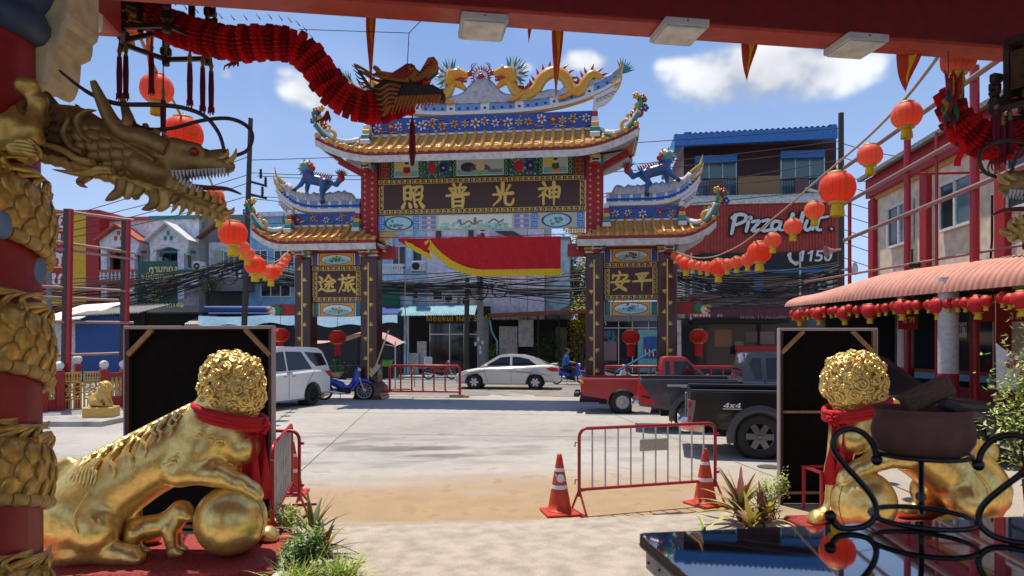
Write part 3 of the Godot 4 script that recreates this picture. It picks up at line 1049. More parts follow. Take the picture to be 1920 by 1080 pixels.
func ridge(par: Node3D,cu: float,y0: float,fh: float,ext_l: float,ext_r: float,rise: float,nflow: int):
	var b:=B.new(C_BLUE)
	b.box(Vector3(0,y0+fh/2,0),Vector3(cu*2,fh,0.26))
	b.c=C_WHITE
	b.box(Vector3(0,y0+0.03,0),Vector3(cu*2+0.1,0.07,0.34))
	put("blue_frieze",b,M.ceramic,par)
	var kinds:=[flower_mesh(C_WHITE,C_RED),flower_mesh(C_GOLD,C_RED),flower_mesh(Color(0.62,0.5,0.2),C_ORANGE),flower_mesh(C_RED,C_GOLD)]
	for i in nflow:
		var u:=lerpf(-cu+0.25,cu-0.25,float(i)/(nflow-1))+rng.randf_range(-0.06,0.06)
		var s:=fh/0.62*rng.randf_range(1.2,1.6)
		put("ceramic_flower",kinds[rng.randi() % 4],M.ceramic,par,xf(Vector3(u,y0+fh*rng.randf_range(0.42,0.66),0.145),Vector3(0,0,rng.randf()*2),Vector3(s,s,1)))
	var tw:=B.new()
	for i in nflow*5:
		var u:=rng.randf_range(-cu+0.1,cu-0.1)
		var v:=y0+fh*rng.randf_range(0.12,0.9)
		tw.c=[C_GREEN,C_GOLD,C_WHITE,C_RED,C_TEAL,C_ORANGE,Color(0.2,0.05,0.1)][rng.randi() % 7]
		if i % 3==0:
			var a:=rng.randf_range(-0.8,0.8)
			tw.tube([Vector3(u,v,0.14),Vector3(u+cos(a)*0.12,v+sin(a)*0.1,0.16),Vector3(u+cos(a)*0.26,v+sin(a)*0.14,0.14)],[0.022,0.02,0.008],5)
		else:
			tw.ball(Vector3(u,v,0.135),Vector3(0.045,0.028,0.025),6,4,Transform3D())
	put("frieze_leaves",tw,M.ceramic,par)
	par.get_child(par.get_child_count()-1).set_meta("kind","stuff")
	var rel:=func(u: float)->float: return 0.0 if (ext_l if u<0 else ext_r)<cu+0.2 else absf(u)/(ext_l if u<0 else ext_r)
	var line_at:=func(h: float)->Array:
		var o:=[]
		for k in 33:
			var u:=lerpf(-ext_l,ext_r,k/32.0)
			var e: float=rel.call(u)
			o.append(Vector3(u,y0+fh+h+rise*pow(e,3.2),0))
		return o
	var rb:=B.new()
	for q in [[0.04,0.07,C_GOLD],[0.46,0.06,C_GOLD]]:
		rb.c=q[2]
		rb.tube(line_at.call(q[0]),q[1],8)
	var lo: Array=line_at.call(0.04)
	var hi: Array=line_at.call(0.46)
	for k in 32:
		rb.c=C_SKY if k % 4!=0 else C_WHITE
		for sd in [1.0,-1.0]:
			var z:=Vector3(0,0,0.10*sd)
			rb.quad(lo[k]+z,hi[k]+z,hi[k+1]+z,lo[k+1]+z)
		rb.c=C_BLUE
		var mid: Vector3=(lo[k]+hi[k+1])/2
		rb.ball(mid+Vector3(0,0,0.10),Vector3(0.06,0.05,0.02),6,4)
		rb.c=C_WHITE
		rb.quad(lo[k]+Vector3(0,0,0.112),lo[k]+Vector3(0,0.12,0.112),lo[k+1]+Vector3(0,0.12,0.112),lo[k+1]+Vector3(0,0,0.112))
	put("ridge_band",rb,M.ceramic,par)
	for sd in [-1.0,1.0]:
		var ext:=ext_l if sd<0 else ext_r
		if ext<cu+0.2: continue
		var pl:=PackedVector2Array()
		for k in 9:
			var u:=lerpf(cu,ext,k/8.0)
			pl.append(Vector2(sd*u,y0+fh+0.02+rise*pow(u/ext,3.2)))
		for q in [[0.86,-0.28],[0.7,-0.62],[0.42,-0.78],[0.12,-0.72],[0.0,-0.5]]:
			pl.append(Vector2(sd*lerpf(cu,ext,q[0]),y0+fh+rise*pow(lerpf(cu,ext,q[0])/ext,3.2)+q[1]*0.55))
		var wb:=B.new(C_WHITE)
		wb.prism(pl,-0.09,0.09)
		wb.c=C_GOLD
		var tip: Vector3=hi[0] if sd<0 else hi[32]
		for q in [[0.0,0.0],[0.10,-0.3]]:
			wb.tube([tip+Vector3(-sd*0.3,-0.12+q[1]-0.05,q[0]),tip+Vector3(sd*0.02,0.10+q[1],q[0]),tip+Vector3(sd*0.10,0.42+q[1],q[0])],[0.06,0.05,0.012],6)
		wb.c=Color(0.36,0.35,0.40)
		for k in 5:
			var sp:=[]
			for j in 10: sp.append(Vector3(sd*lerpf(cu,ext,0.18+0.14*k)+cos(j*0.7)*0.10*(1-j/11.0),pl[mini(k+1,8)].y-0.20+sin(j*0.7)*0.10*(1-j/11.0),0.10))
			wb.tube(sp,0.018,5)
		put("ridge_scroll",wb,M.ceramic,par)
	var nz:=FastNoiseLite.new(); nz.seed=4; nz.frequency=1.3
	var cl:=B.new(Color(0.56,0.55,0.56))
	var cm:=60
	var prof:=func(k: int)->Vector2:
		var f:=float(k)/cm
		var u:=lerpf(-ext_l*0.9,ext_r*0.9,f)
		var e: float=rel.call(u)
		var hgt:=0.20+0.14*nz.get_noise_1d(u*2.2)+(0.75*exp(-pow(u/0.55,2)) if cu>3.0 else 0.06)
		return Vector2(u,y0+fh+0.5+rise*pow(e,3.2)+maxf(hgt,0.05)*smoothstep(0.0,0.08,minf(f,1.0-f)))
	var ring:=[]
	for k in cm+1:
		var p: Vector2=prof.call(k)
		var yb:=y0+fh+0.42+rise*pow(rel.call(p.x),3.2)
		var wv:=0.05*sin(k*1.9)
		ring.append([Vector3(p.x,yb,0.13+wv*0.5),Vector3(p.x,lerpf(yb,p.y,0.6),0.15+wv),Vector3(p.x,p.y,0.0),Vector3(p.x,lerpf(yb,p.y,0.6),-0.15-wv),Vector3(p.x,yb,-0.13)])
	for k in cm:
		for j in 4: cl.quad(ring[k][j],ring[k][j+1],ring[k+1][j+1],ring[k+1][j],1)
	put("plaster_clouds",cl,M.white_cloud,par)
func sign_board(par: Node3D,c: Vector3,w: float,h: float,chars: Array,csize: float,gap: float):
	put("sign_panel",B.new().box(c,Vector3(w,h,0.10)),M.sign_brown,par)
	var fb:=B.new()
	var s:=0.19 if h>1.25 else 0.17
	var unit:=[[0.0,0.0,0.0,1.0],[0.0,1.0,0.8,1.0],[0.8,1.0,0.8,0.35],[0.8,0.35,0.4,0.35],[0.4,0.35,0.4,0.65],[0.0,0.0,1.0,0.0]]
	var z:=c.z+0.055
	for side in 4:
		var ln:=w-0.06 if side<2 else h-0.06-2*s
		var cnt:=int(roundf(ln/s))
		for k in cnt:
			for q in unit:
				var p:=[]
				for e in 2:
					var a: float=-ln/2+(k+q[e*2])*ln/cnt
					var bb: float=(q[e*2+1]-0.5)*s*0.72
					var hh:=h/2-0.03-s*0.42
					var ww:=w/2-0.03-s*0.42
					p.append([Vector3(c.x+a,c.y+hh+bb,z),Vector3(c.x-a,c.y-hh+bb,z),Vector3(c.x-ww-bb,c.y+a,z),Vector3(c.x+ww+bb,c.y-a,z)][side])
				fb.bar(p[0],p[1],0.030,0.014)
	put("meander_border",fb,M.gold_paint,par)
	for i in chars.size():
		var cb:=B.new()
		strokes(cb,HAN[chars[i]],xf(Vector3(c.x+(i-(chars.size()-1)/2.0)*gap-csize/2,c.y+csize/2,z),Vector3.ZERO,Vector3(csize,csize,1)),0.02,1.08)
		put("character",cb,M.gold_paint,par)
func mural(kind: int,w: int,h: int)->Image:
	var r:=RandomNumberGenerator.new()
	r.seed=50+kind
	var gold:=Color(0.87,0.62,0.22)
	var teal:=Color(0.20,0.60,0.58)
	var im:=picture(w,h,Color(0.80,0.84,0.80))
	if kind<4:
		var ec: Color=[Color(0.22,0.36,0.72),teal][0 if kind<2 else 1]
		rect(im,0,0,w,h,gold)
		for x in [0.02,0.88]:
			fret(im,int(w*x),0,int(w*0.10),h,ec,Color(0.06,0.12,0.30))
		for x in [0.125,0.15,0.85,0.865]: rect(im,w*x,0,w*0.012,h,[Color(0.9,0.9,0.8),Color(0.15,0.2,0.5)][int(x*100) % 2])
		for k in 40: dot(im,w*r.randf_range(0.17,0.83),h*r.randf(),2,2,Color(0.75,0.42,0.12))
		dot(im,w*0.5,h*0.5,w*0.315,h*0.43,Color(0.25,0.2,0.25))
		dot(im,w*0.5,h*0.5,w*0.30,h*0.38,Color(0.80,0.88,0.88))
		dot(im,w*0.5,h*0.62,w*0.26,h*0.2,Color(0.52,0.76,0.80))
		for k in 26:
			var cc: Color=[[Color(0.12,0.4,0.16),Color(0.3,0.6,0.25)],[Color(0.75,0.12,0.14),Color(0.15,0.4,0.2)],[Color(0.35,0.6,0.3),Color(0.8,0.55,0.2)],[Color(0.2,0.25,0.3),Color(0.5,0.6,0.65)]][kind][k % 2]
			dot(im,w*(0.5+r.randfn(0,0.07)),h*(0.5+r.randfn(0,0.12)),r.randf_range(2,w*0.028),r.randf_range(2,h*0.10),cc)
	elif kind==4:
		rect(im,0,0,w,h,Color(0.12,0.22,0.42))
		for x in [0.0,0.94]: fret(im,int(w*x)+4,0,int(w*0.05),h,Color(0.62,0.30,0.14),Color(0.25,0.1,0.05))
		for x in [0.22,0.64]:
			rect(im,w*x,2,w*0.14,h-4,Color(0.10,0.36,0.34))
			for k in 120: dot(im,w*(x+r.randf()*0.14),h*r.randf(),r.randf_range(2,6),r.randf_range(2,6),[Color(0.75,0.3,0.35),Color(0.85,0.7,0.4),Color(0.15,0.25,0.6),Color(0.2,0.6,0.45),Color(0.85,0.6,0.65)][k % 5],0.25 if k % 3 else 0.0)
			for k in 2: dot(im,w*(x+0.045+0.055*k),h*0.5,h*0.20,h*0.26,[Color(0.75,0.15,0.18),Color(0.1,0.15,0.5)][k]); dot(im,w*(x+0.1),h*0.5,h*0.07,h*0.07,gold)
		for q in [[0.08,0.12],[0.385,0.23],[0.80,0.12]]:
			rect(im,w*(q[0]-0.022),2,w*(q[1]+0.044),h-4,Color(0.06,0.22,0.12))
			for k in 4:
				for e in [-0.010,q[1]+0.010]: dot(im,w*(q[0]+e),h*(0.14+0.24*k),w*0.008,h*0.11,Color(0.45,0.75,0.4),0.4)
			rect(im,w*q[0],h*0.06,w*q[1],h*0.88,Color(0.85,0.88,0.88))
			rect(im,w*q[0]+3,h*0.10,w*q[1]-6,h*0.80,Color(0.74,0.80,0.78))
			rect(im,w*q[0]+3,h*0.62,w*q[1]-6,h*0.28,Color(0.50,0.66,0.68))
			var mx: float=w*(q[0]+q[1]/2)
			if q[1]<0.2:
				dot(im,mx-w*0.03,h*0.35,w*0.025,h*0.2,Color(0.92,0.78,0.35))
				dot(im,mx,h*0.56,w*0.018,h*0.20,Color(0.55,0.12,0.16) if q[0]<0.5 else Color(0.2,0.4,0.2))
				dot(im,mx,h*0.30,w*0.012,h*0.13,Color(0.92,0.78,0.66))
				dot(im,mx,h*0.22,w*0.010,h*0.06,Color(0.12,0.1,0.1))
				for e in [-0.009,0.009]: dot(im,mx+w*e,h*0.80,w*0.008,h*0.10,Color(0.88,0.58,0.18))
			else:
				dot(im,mx-w*0.06,h*0.5,w*0.035,h*0.24,Color(0.2,0.24,0.28))
				dot(im,mx,h*0.62,w*0.05,h*0.26,Color(0.42,0.34,0.40))
				dot(im,mx,h*0.50,w*0.022,h*0.22,Color(0.90,0.78,0.60))
				dot(im,mx,h*0.24,w*0.013,h*0.12,Color(0.90,0.76,0.58))
				for e in [-0.02,0.02]: dot(im,mx+w*e,h*0.76,w*0.024,h*0.12,Color(0.48,0.72,0.62))
				dot(im,mx+w*0.07,h*0.72,w*0.035,h*0.07,Color(0.42,0.46,0.48))
	else:
		rect(im,0,0,w,h,Color(0.72,0.72,0.60))
		for k in 200: dot(im,w*r.randf(),h*r.randf(),3,3,[Color(0.85,0.72,0.6),Color(0.35,0.55,0.45),Color(0.8,0.76,0.55)][k % 3])
		for x in [0.0,0.17,0.745,0.96]: fret(im,int(w*x),0,int(w*0.033),h,Color(0.52,0.68,0.86),Color(0.16,0.3,0.62))
		for x in [0.025,0.79]:
			dot(im,w*(x+0.075),h*0.5,w*0.072,h*0.47,Color(0.13,0.26,0.52))
			dot(im,w*(x+0.075),h*0.5,w*0.062,h*0.40,Color(0.62,0.82,0.82))
			for k in 14: dot(im,w*(x+0.075+r.randfn(0,0.02)),h*(0.55+r.randfn(0,0.12)),w*0.010,h*0.08,[Color(0.8,0.82,0.84),Color(0.32,0.55,0.55),Color(0.45,0.45,0.5)][k % 3])
		for x in [0.215,0.665]:
			for k in 3:
				rect(im,w*x,h*(0.05+0.32*k),w*0.07,h*0.26,Color(0.45,0.52,0.76))
				dot(im,w*(x+0.035),h*(0.18+0.32*k),w*0.010,h*0.09,Color(0.9,0.78,0.72))
		rect(im,w*0.295,h*0.06,w*0.36,h*0.86,Color(0.80,0.82,0.76))
		rect(im,w*0.30,h*0.10,w*0.35,h*0.78,Color(0.86,0.87,0.82))
		for k in 90: dot(im,w*(0.31+r.randf()*0.33),h*(0.74+r.randfn(0,0.08)),r.randf_range(4,12),r.randf_range(3,7),[Color(0.45,0.74,0.68),Color(0.62,0.84,0.78),Color(0.3,0.6,0.56)][k % 3],0.3)
		for k in 9: line(im,Vector2(w*(0.40+k*0.012),h*(0.55+0.12*sin(k*1.3))),Vector2(w*(0.412+k*0.012),h*(0.55+0.12*sin(k*1.3+1.3))),4,Color(0.45,0.50,0.28))
		dot(im,w*0.40,h*0.42,w*0.012,h*0.12,Color(0.45,0.52,0.7)); dot(im,w*0.475,h*0.45,w*0.008,h*0.26,Color(0.5,0.45,0.45))
		for k in 7: line(im,Vector2(w*(0.54+k*0.010),h*(0.45+0.1*cos(k*1.2))),Vector2(w*(0.55+k*0.010),h*(0.45+0.1*cos(k*1.2+1.2))),4,Color(0.4,0.46,0.42))
	for k in 60:
		var x:=int(r.randf()*w)
		for y in range(int(h*r.randf()),h): im.set_pixel(x,y,im.get_pixel(x,y).lerp(Color(0.5,0.47,0.42),0.25))
	return im
func build_gate():
	mat("soffit_sky",Color(0.42,0.46,0.52),0.8,0.0,"grime",0.6)
	mat("white_cloud",Color(0.55,0.53,0.54),0.85,0.0,"grime",0.7,0.6)
	gate=thing("temple_gate","tall Chinese ceremonial gate with brown columns, gold characters and tiled roofs","gate",Vector3(-1.09,0,-24.4),GATE_TURN)
	var cu:=[-6.42,-3.97,3.97,6.42]
	for i in 4:
		var inner:=i==1 or i==2
		var col:=put("column",B.new().cbox(Vector3(0,2.6,0),Vector3(0.62,5.2-0.02,0.62),0.03),M.granite_brown,gate,Transform3D(Basis(),Vector3(cu[i],0,0)))
		var bb:=B.new()
		bb.cbox(Vector3(0,0.06,0),Vector3(1.02,0.12,1.02),0.02)
		bb.lathe([[0.68,0.12],[0.66,0.42],[0.44,0.62]],4,Transform3D(Basis(Vector3.UP,PI/4),Vector3.ZERO),-1)
		put("column_base",bb,M.granite_brown,col)
		var bm:=B.new()
		for k in 14:
			bm.box(Vector3(-0.02,0.78+k*0.30,0.312),Vector3(0.05,0.285,0.006))
			bm.box(Vector3(-0.02,0.78+k*0.30+0.147,0.313),Vector3(0.06,0.014,0.008))
		for k in 10:
			var sd:=1.0 if k % 2==0 else -1.0
			for j in 3:
				var a:=(0.2+j*0.5)*(1 if k % 4<2 else -1)
				var o:=Vector2(-0.02+sd*0.04,1.0+k*0.40)
				var d:=Vector2(cos(a)*sd,sin(a))*0.17
				var nn:=Vector2(-d.y,d.x)*0.13
				bm.prism([o,o+d*0.5+nn,o+d,o+d*0.5-nn],0.310,0.316)
		put("bamboo_painting",bm,M.gold_paint,col)
		if inner:
			var up:=B.new(C_RED*0.9)
			up.cbox(Vector3(0,7.0,0),Vector3(0.60,3.62,0.60),0.02)
			up.c=Color(0.7,0.5,0.42)
			for k in 15:
				for e in [-0.15,0.12]:
					var y: float=5.45+k*0.21+(0.1 if e>0 else 0.0)
					up.box(Vector3(e,y,0.303),Vector3(0.11,0.018,0.008)); up.box(Vector3(e,y,0.305),Vector3(0.018,0.11,0.008))
			put("patterned_shaft",up,M.paint_matt,col)
		var cp:=B.new(C_RED)
		cp.box(Vector3(0,5.32,0),Vector3(0.70,0.36,0.70))
		cp.c=C_GOLD; cp.cbox(Vector3(0.0,5.22,0.10),Vector3(0.72,0.10,0.72),0.03)
		cp.c=C_WHITE; cp.cbox(Vector3(0,5.10,0.06),Vector3(0.66,0.08,0.72),0.03)
		put("column_capital",cp,M.ceramic,col)
	var y_up:=8.15
	put("lintel",B.new().box(Vector3(0,8.17,-0.08),Vector3(7.4,0.80,0.42)),M.red_paint,gate)
	put("painted_frieze",panel_mesh(7.30,0.70,0.05),picture_mat(mural(4,1024,100)),gate,Transform3D(Basis(),Vector3(0,y_up,0.19)))
	var nb:=Node3D.new()
	nb.name="name_board"
	gate.add_child(nb,true)
	sign_board(nb,Vector3(0,7.15,0.16),7.32,1.28,["zhao","pu","guang","shen"],0.84,1.60)
	put("painted_panel",panel_mesh(7.30,0.54,0.14),picture_mat(mural(5,1024,76)),gate,Transform3D(Basis(),Vector3(0,6.23,0.20)))
	var cor:=B.new()
	for sd in [-1.0,1.0]:
		for k in 9:
			cor.box(Vector3(sd*(3.60-k*0.085),5.92-rng.randf()*0.05,0.1),Vector3(0.06,maxf(0.62-k*0.075-0.45*0,0.08),0.06))
			cor.box(Vector3(sd*3.36,5.94-k*0.075,0.12),Vector3(maxf(0.60-k*0.07,0.06),0.035,0.05))
	put("gilt_bracket",cor,M.gold_paint,gate).set_meta("kind","stuff")
	for sd in [-1.0,1.0]:
		put("cross_beam",B.new().box(Vector3(sd*5.2,5.12,0),Vector3(2.2,0.34,0.4)),M.red_paint,gate)
		put("beam_stub",B.new().cbox(Vector3(sd*3.35,5.2,0.0),Vector3(0.62,0.42,0.36),0.02),M.red_paint,gate)
		put("brace",B.new().bar(Vector3(sd*4.2,8.0,0.1),Vector3(sd*5.1,8.5,0.1),0.25,0.22),M.red_paint,gate)
	for q in [[-4.0,8.2],[4.0,8.2],[-4.05,5.25],[4.05,5.25],[-6.45,5.2],[6.45,5.2]]:
		var ln:=B.new(C_WHITE)
		var o:=Vector3(q[0],q[1],0.45)
		ln.ball(o,Vector3(0.19,0.17,0.2),10,6)
		ln.c=C_GOLD; ln.ball(o+Vector3(0,0.13,0.03),Vector3(0.20,0.10,0.2),10,6)
		ln.c=Color(0.05,0.03,0.05); ln.box(o+Vector3(0,-0.02,0.17),Vector3(0.24,0.05,0.08))
		ln.c=C_RED; ln.ball(o+Vector3(0,-0.14,0.05),Vector3(0.17,0.07,0.18),10,6)
		ln.c=C_TEAL; ln.ball(o+Vector3(0.20,0,-0.1),Vector3(0.10,0.18,0.14),8,5)
		put("beast_head",ln,M.ceramic,gate)
	for sd in [-1,1]:
		var c:=Vector3(sd*5.195,0,0)
		put("painted_panel",panel_mesh(1.83,0.42,0.12),picture_mat(mural(0 if sd<0 else 1,256,60)),gate,Transform3D(Basis(),c+Vector3(0,4.98,0.24)))
		put("painted_panel",panel_mesh(1.83,0.47,0.16),picture_mat(mural(2 if sd<0 else 3,256,66)),gate,Transform3D(Basis(),c+Vector3(0,3.18,0.14)))
		var sb:=Node3D.new()
		sb.name="side_board"
		gate.add_child(sb,true)
		sign_board(sb,c+Vector3(0,4.10,0.14),1.83,1.32,["tu","lyu"] if sd<0 else ["an","ping"],0.66,0.74)
	var mr:=Node3D.new()
	mr.name="main_roof"
	gate.add_child(mr,true)
	roof_slope(mr,5.36,3.92,8.34,9.34,1.75,0.62,0.345,M.tile_yellow)
	ridge(mr,3.92,9.32,0.66,4.85,4.85,0.95,20)
	for sd in [-1.0,1.0]:
		var pp:=B.new()
		for k in 6:
			pp.c=[C_WHITE,C_TEAL,C_GOLD,C_WHITE,C_RED,C_WHITE][k]
			pp.cbox(Vector3(sd*3.98,9.0+k*0.19,0.62-k*0.07),Vector3(0.34-k*0.035,0.18,0.26),0.02)
		put("hip_post",pp,M.ceramic,mr)
	for sd in [-1,1]:
		var sr:=Node3D.new()
		sr.name="side_roof"
		gate.add_child(sr,true)
		sr.position=Vector3(sd*5.62,0,0)
		roof_slope(sr,2.22,1.25,5.52,6.18,1.3,0.52,0.30,M.tile_orange,sd<0,sd>0)
		ridge(sr,1.25,6.16,0.50,1.9 if sd<0 else 1.25,1.9 if sd>0 else 1.25,0.85,5)
		for k in 2:
			var pp:=B.new()
			for j in 5:
				pp.c=[C_WHITE,C_TEAL,C_GOLD,C_RED,C_WHITE][j]
				pp.cbox(Vector3((k*2-1)*1.25,5.98+j*0.17,0.5-j*0.06),Vector3(0.28-j*0.03,0.16,0.22),0.02)
			put("hip_post",pp,M.ceramic,sr)
	build_ridge_animals()
	for sd in [-1,1]:
		var db:=thing("dragon_signboard","red board with a green dragon head sticking out %s" % ("left of the gate's left column" if sd<0 else "right of the gate's right column"),"signboard",gate_frame()*Vector3(sd*6.73,2.98,0.05),GATE_TURN,"red dragon boards on the gate")
		put("board",B.new().box(Vector3(sd*0.42,0.21,0),Vector3(0.84,0.42,0.05)),M.red_paint,db)
		var dh:=B.new(Color(0.05,0.24,0.10))
		for k in 9:
			var a:=lerpf(-0.9,0.9,k/8.0)
			dh.tube([Vector3(sd*0.86,0.20,0.04),Vector3(sd*(0.86-cos(a)*0.22),0.20+sin(a)*0.18,0.05),Vector3(sd*(0.86-cos(a)*0.36),0.22+sin(a)*0.24,0.05)],[0.05,0.035,0.006],5)
		dh.c=C_WHITE; dh.ball(Vector3(sd*0.92,0.16,0.05),Vector3(0.16,0.14,0.06),10,6)
		dh.c=Color(0.55,0.36,0.08); dh.ball(Vector3(sd*1.0,0.26,0.06),Vector3(0.16,0.06,0.07),8,5); dh.ball(Vector3(sd*1.0,0.10,0.06),Vector3(0.13,0.04,0.06),8,5)
		dh.c=C_RED; dh.ball(Vector3(sd*1.02,0.18,0.06),Vector3(0.10,0.035,0.05),8,5); dh.ball(Vector3(sd*0.95,0.31,0.1),0.025,6,4)
		put("dragon_head",dh,M.paint_matt,db)
	var g:=gate_frame()
	var cl:=thing("festival_banner","red banner with yellow fringe swagged up at its left end","banner",g*Vector3(0,0,0.3),GATE_TURN)
	var lu:=func(px: float)->float: return (px-906.0)/1300.0*24.4
	var bt:=B.new()
	var bot:=func(f: float)->float: return 5.64-1.10*pow(maxf(1.0-pow(1.0-minf(f/0.42,1.0),2.0),0.0),0.85)
	bt.sheet(func(u,v): return Vector3(lerpf(lu.call(812),lu.call(1056),u),lerpf(5.66,bot.call(u),v),0.05*sin(u*9.0+v)*v+0.02*sin(u*23.0+v*4.0)+0.012*sin(u*61.0-v*7.0)+0.012*sin(v*11.0+u*5.0)),90,14)
	put("cloth",bt,M.red_cloth,cl)
	var fr:=B.new()
	fr.sheet(func(u,v):
		var uu:=maxf(u,0.001)
		var d:=Vector2(1.0,(bot.call(minf(uu+0.01,1.0))-bot.call(uu-0.001))/(0.011*4.6)).normalized()
		var nn:=Vector2(d.y,-d.x)
		return Vector3(lerpf(lu.call(812),lu.call(1058),u)+nn.x*v*0.24,bot.call(u)+nn.y*v*0.24,0.03+0.018*sin(u*260.0)*v+0.04*sin(u*9.0)),150,2)
	put("fringe",fr,M.yellow_cloth,cl)
	var tail:=B.new()
	tail.sheet(func(u,v): return Vector3(lerpf(lu.call(752),lu.call(812),u),5.68-v*(0.10+0.62*u)-0.02*u,0.05*sin(u*7.0+v*3.0)),10,6)
	put("loose_end",tail,M.red_cloth,cl)
	var tr:=B.new()
	for k in 3: tr.sheet(func(u,v): return Vector3(lerpf(lu.call(765+k*16),lu.call(782+k*16),u)+v*0.06,5.58-k*0.17-v*0.22-u*0.14,0.08+0.02*sin(u*4)),4,3)
	put("yellow_trim",tr,M.yellow_cloth,cl)
	put("cord",B.new().tube([Vector3(-3.7,5.72,0),Vector3(0,5.68,0),Vector3(3.7,5.74,0)],0.015,5),M.red_cloth,cl)
func build_ridge_animals():
	var g:=gate_frame()
	for sd in [-1,1]:
		var d:=thing("ridge_dragon","yellow ceramic dragon on the main ridge %s" % ("left of the flaming pearl, behind the paper dragon" if sd<0 else "right of the flaming pearl"),"dragon statue",g*Vector3(0,10.5,0),GATE_TURN,"dragons on the gate ridge")
		var b:=B.new(Color(0.76,0.33,0.02))
		var path:=[]
		for q in [[1.05,0.75],[1.22,0.42],[1.55,0.24],[1.92,0.40],[2.18,0.80],[2.55,1.02],[2.92,0.86],[3.15,0.45],[3.42,0.28],[3.66,0.62],[3.9,0.86],[4.15,0.70],[4.22,0.36],[4.5,0.22],[4.78,0.52],[4.86,0.86]]:
			path.append(Vector3(sd*q[0],q[1]-0.10,0.05*sin(q[0]*4.0)))
		var sp:=spline(path,5)
		var rr:=spread([0.15,0.19,0.20,0.21,0.21,0.20,0.18,0.16,0.14,0.11,0.06],sp.size())
		b.tube(sp,rr,10)
		b.tube([Vector3(sd*1.16,0.60,0),Vector3(sd*1.02,0.94,0),Vector3(sd*0.74,1.0,0),Vector3(sd*0.46,0.90,0)],[0.17,0.28,0.20,0.12],10)
		b.tube([Vector3(sd*0.98,0.72,0),Vector3(sd*0.74,0.60,0),Vector3(sd*0.56,0.44,0)],[0.16,0.13,0.07],8)
		for q in [[1.55,-0.55],[3.3,-0.35]]:
			b.tube([Vector3(sd*q[0],0.22,0.10),Vector3(sd*(q[0]-0.22),0.05,0.16),Vector3(sd*(q[0]-0.42),-0.06,0.2),Vector3(sd*(q[0]-0.6),-0.08,0.2)],[0.11,0.09,0.07,0.04],7)
		put("body",b,M.ceramic,d)
		var s:=B.new(C_RED)
		for i in range(4,sp.size()-2,2):
			var tn: Vector3=(sp[i+1]-sp[i-1]).normalized()
			var up: Vector3=Vector3(0,0,1).cross(tn)*-sd
			if sd<0: up=-up*-1.0
			if up.y<-0.2 and i<30: pass
			var nn: Vector3=Vector3(-tn.y,tn.x,0)*sd
			s.tube([sp[i]+nn*rr[i]*0.8,sp[i]+nn*(rr[i]+0.07)+tn*0.03,sp[i]+nn*(rr[i]+0.21)+tn*0.11],[0.065,0.045,0.004],4)
		s.c=Color(0.1,0.3,0.5)
		put("back_fins",s,M.ceramic,d).set_meta("kind","stuff")
		var be:=B.new(C_WHITE)
		var bp:=[]
		for i in sp.size():
			var tn: Vector3=(sp[mini(i+1,sp.size()-1)]-sp[maxi(i-1,0)]).normalized()
			bp.append(sp[i]-Vector3(-tn.y,tn.x,0)*sd*rr[i]*0.55+Vector3(0,0,rr[i]*0.55))
		be.c=Color(0.70,0.42,0.05)
		be.tube(bp,spread([0.10,0.10,0.09,0.05,0.03],sp.size()),6)
		put("belly",be,M.ceramic,d)
		var mn:=B.new(C_TEAL)
		for k in 16:
			var a:=lerpf(-1.2,1.9,k/15.0)
			var o:=Vector3(sd*1.10,0.92,0)
			var dd:=Vector3(sd*cos(a),sin(a),0.12*sin(k*2.1))
			mn.c=[C_TEAL,C_WHITE,Color(0.06,0.2,0.2)][k % 3]
			mn.tube([o+dd*0.18,o+dd*0.40+Vector3(0,0.03*sin(k*2.0),0),o+dd*0.60+Vector3(0,0.05,0)],[0.075,0.05,0.006],5)
		for k in 9:
			var o:=Vector3(sd*4.86,0.78,0)
			var a:=lerpf(0.2,1.8,k/8.0)
			var dd:=Vector3(sd*cos(a),sin(a),0)
			mn.c=C_TEAL
			mn.tube([o,o+dd*0.22+Vector3(0.03,0,0),o+dd*0.5+Vector3(0,0.04*sin(k*3.0),0)],[0.05,0.04,0.005],5)
		put("mane",mn,M.ceramic,d).set_meta("kind","stuff")
		var fc:=B.new(C_RED)
		fc.tube([Vector3(sd*0.95,0.78,0.02),Vector3(sd*0.70,0.78,0.02),Vector3(sd*0.50,0.70,0.02)],[0.15,0.10,0.04],7)
		fc.ball(Vector3(sd*0.42,0.98,0),Vector3(0.12,0.09,0.12),8,5)
		for e in [0.0,0.07]: fc.tube([Vector3(sd*0.42,1.0,e),Vector3(sd*0.32,1.1,e),Vector3(sd*(0.26+e),1.26,e),Vector3(sd*(0.14+e),1.34,e)],[0.028,0.024,0.02,0.01],5)
		fc.c=C_WHITE
		fc.ball(Vector3(sd*0.78,1.12,0.16),0.065,8,5)
		for k in 5: fc.tube([Vector3(sd*(0.56+k*0.07),0.77,0.06),Vector3(sd*(0.56+k*0.07),0.70,0.07)],[0.02,0.004],4)
		put("face",fc,M.ceramic,d)
	var pl:=thing("flaming_pearl","red pearl in a ring of flames at the middle of the ridge","pearl ornament",g*Vector3(0,10.95,0),GATE_TURN)
	var pb:=B.new(C_RED)
	pb.ball(Vector3(0,0.42,0),0.12,12,8)
	put("pearl",pb,M.ceramic,pl)
	var fl:=B.new(C_TEAL)
	var rg:=[]
	for k in 17:
		var a:=lerpf(-0.7,PI+0.7,k/16.0)
		rg.append(Vector3(cos(a)*0.21,0.40+sin(a)*0.21,0))
		if k % 1==0:
			fl.c=C_RED
			var dd:=Vector3(cos(a),sin(a),0)
			fl.tube([Vector3(0,0.40,0)+dd*0.23,Vector3(0,0.40,0)+dd*0.32+Vector3(0.02,0,0),Vector3(0,0.40,0)+dd*0.42+Vector3(-0.02,0.02,0)],[0.04,0.03,0.005],4)
	fl.c=C_WHITE
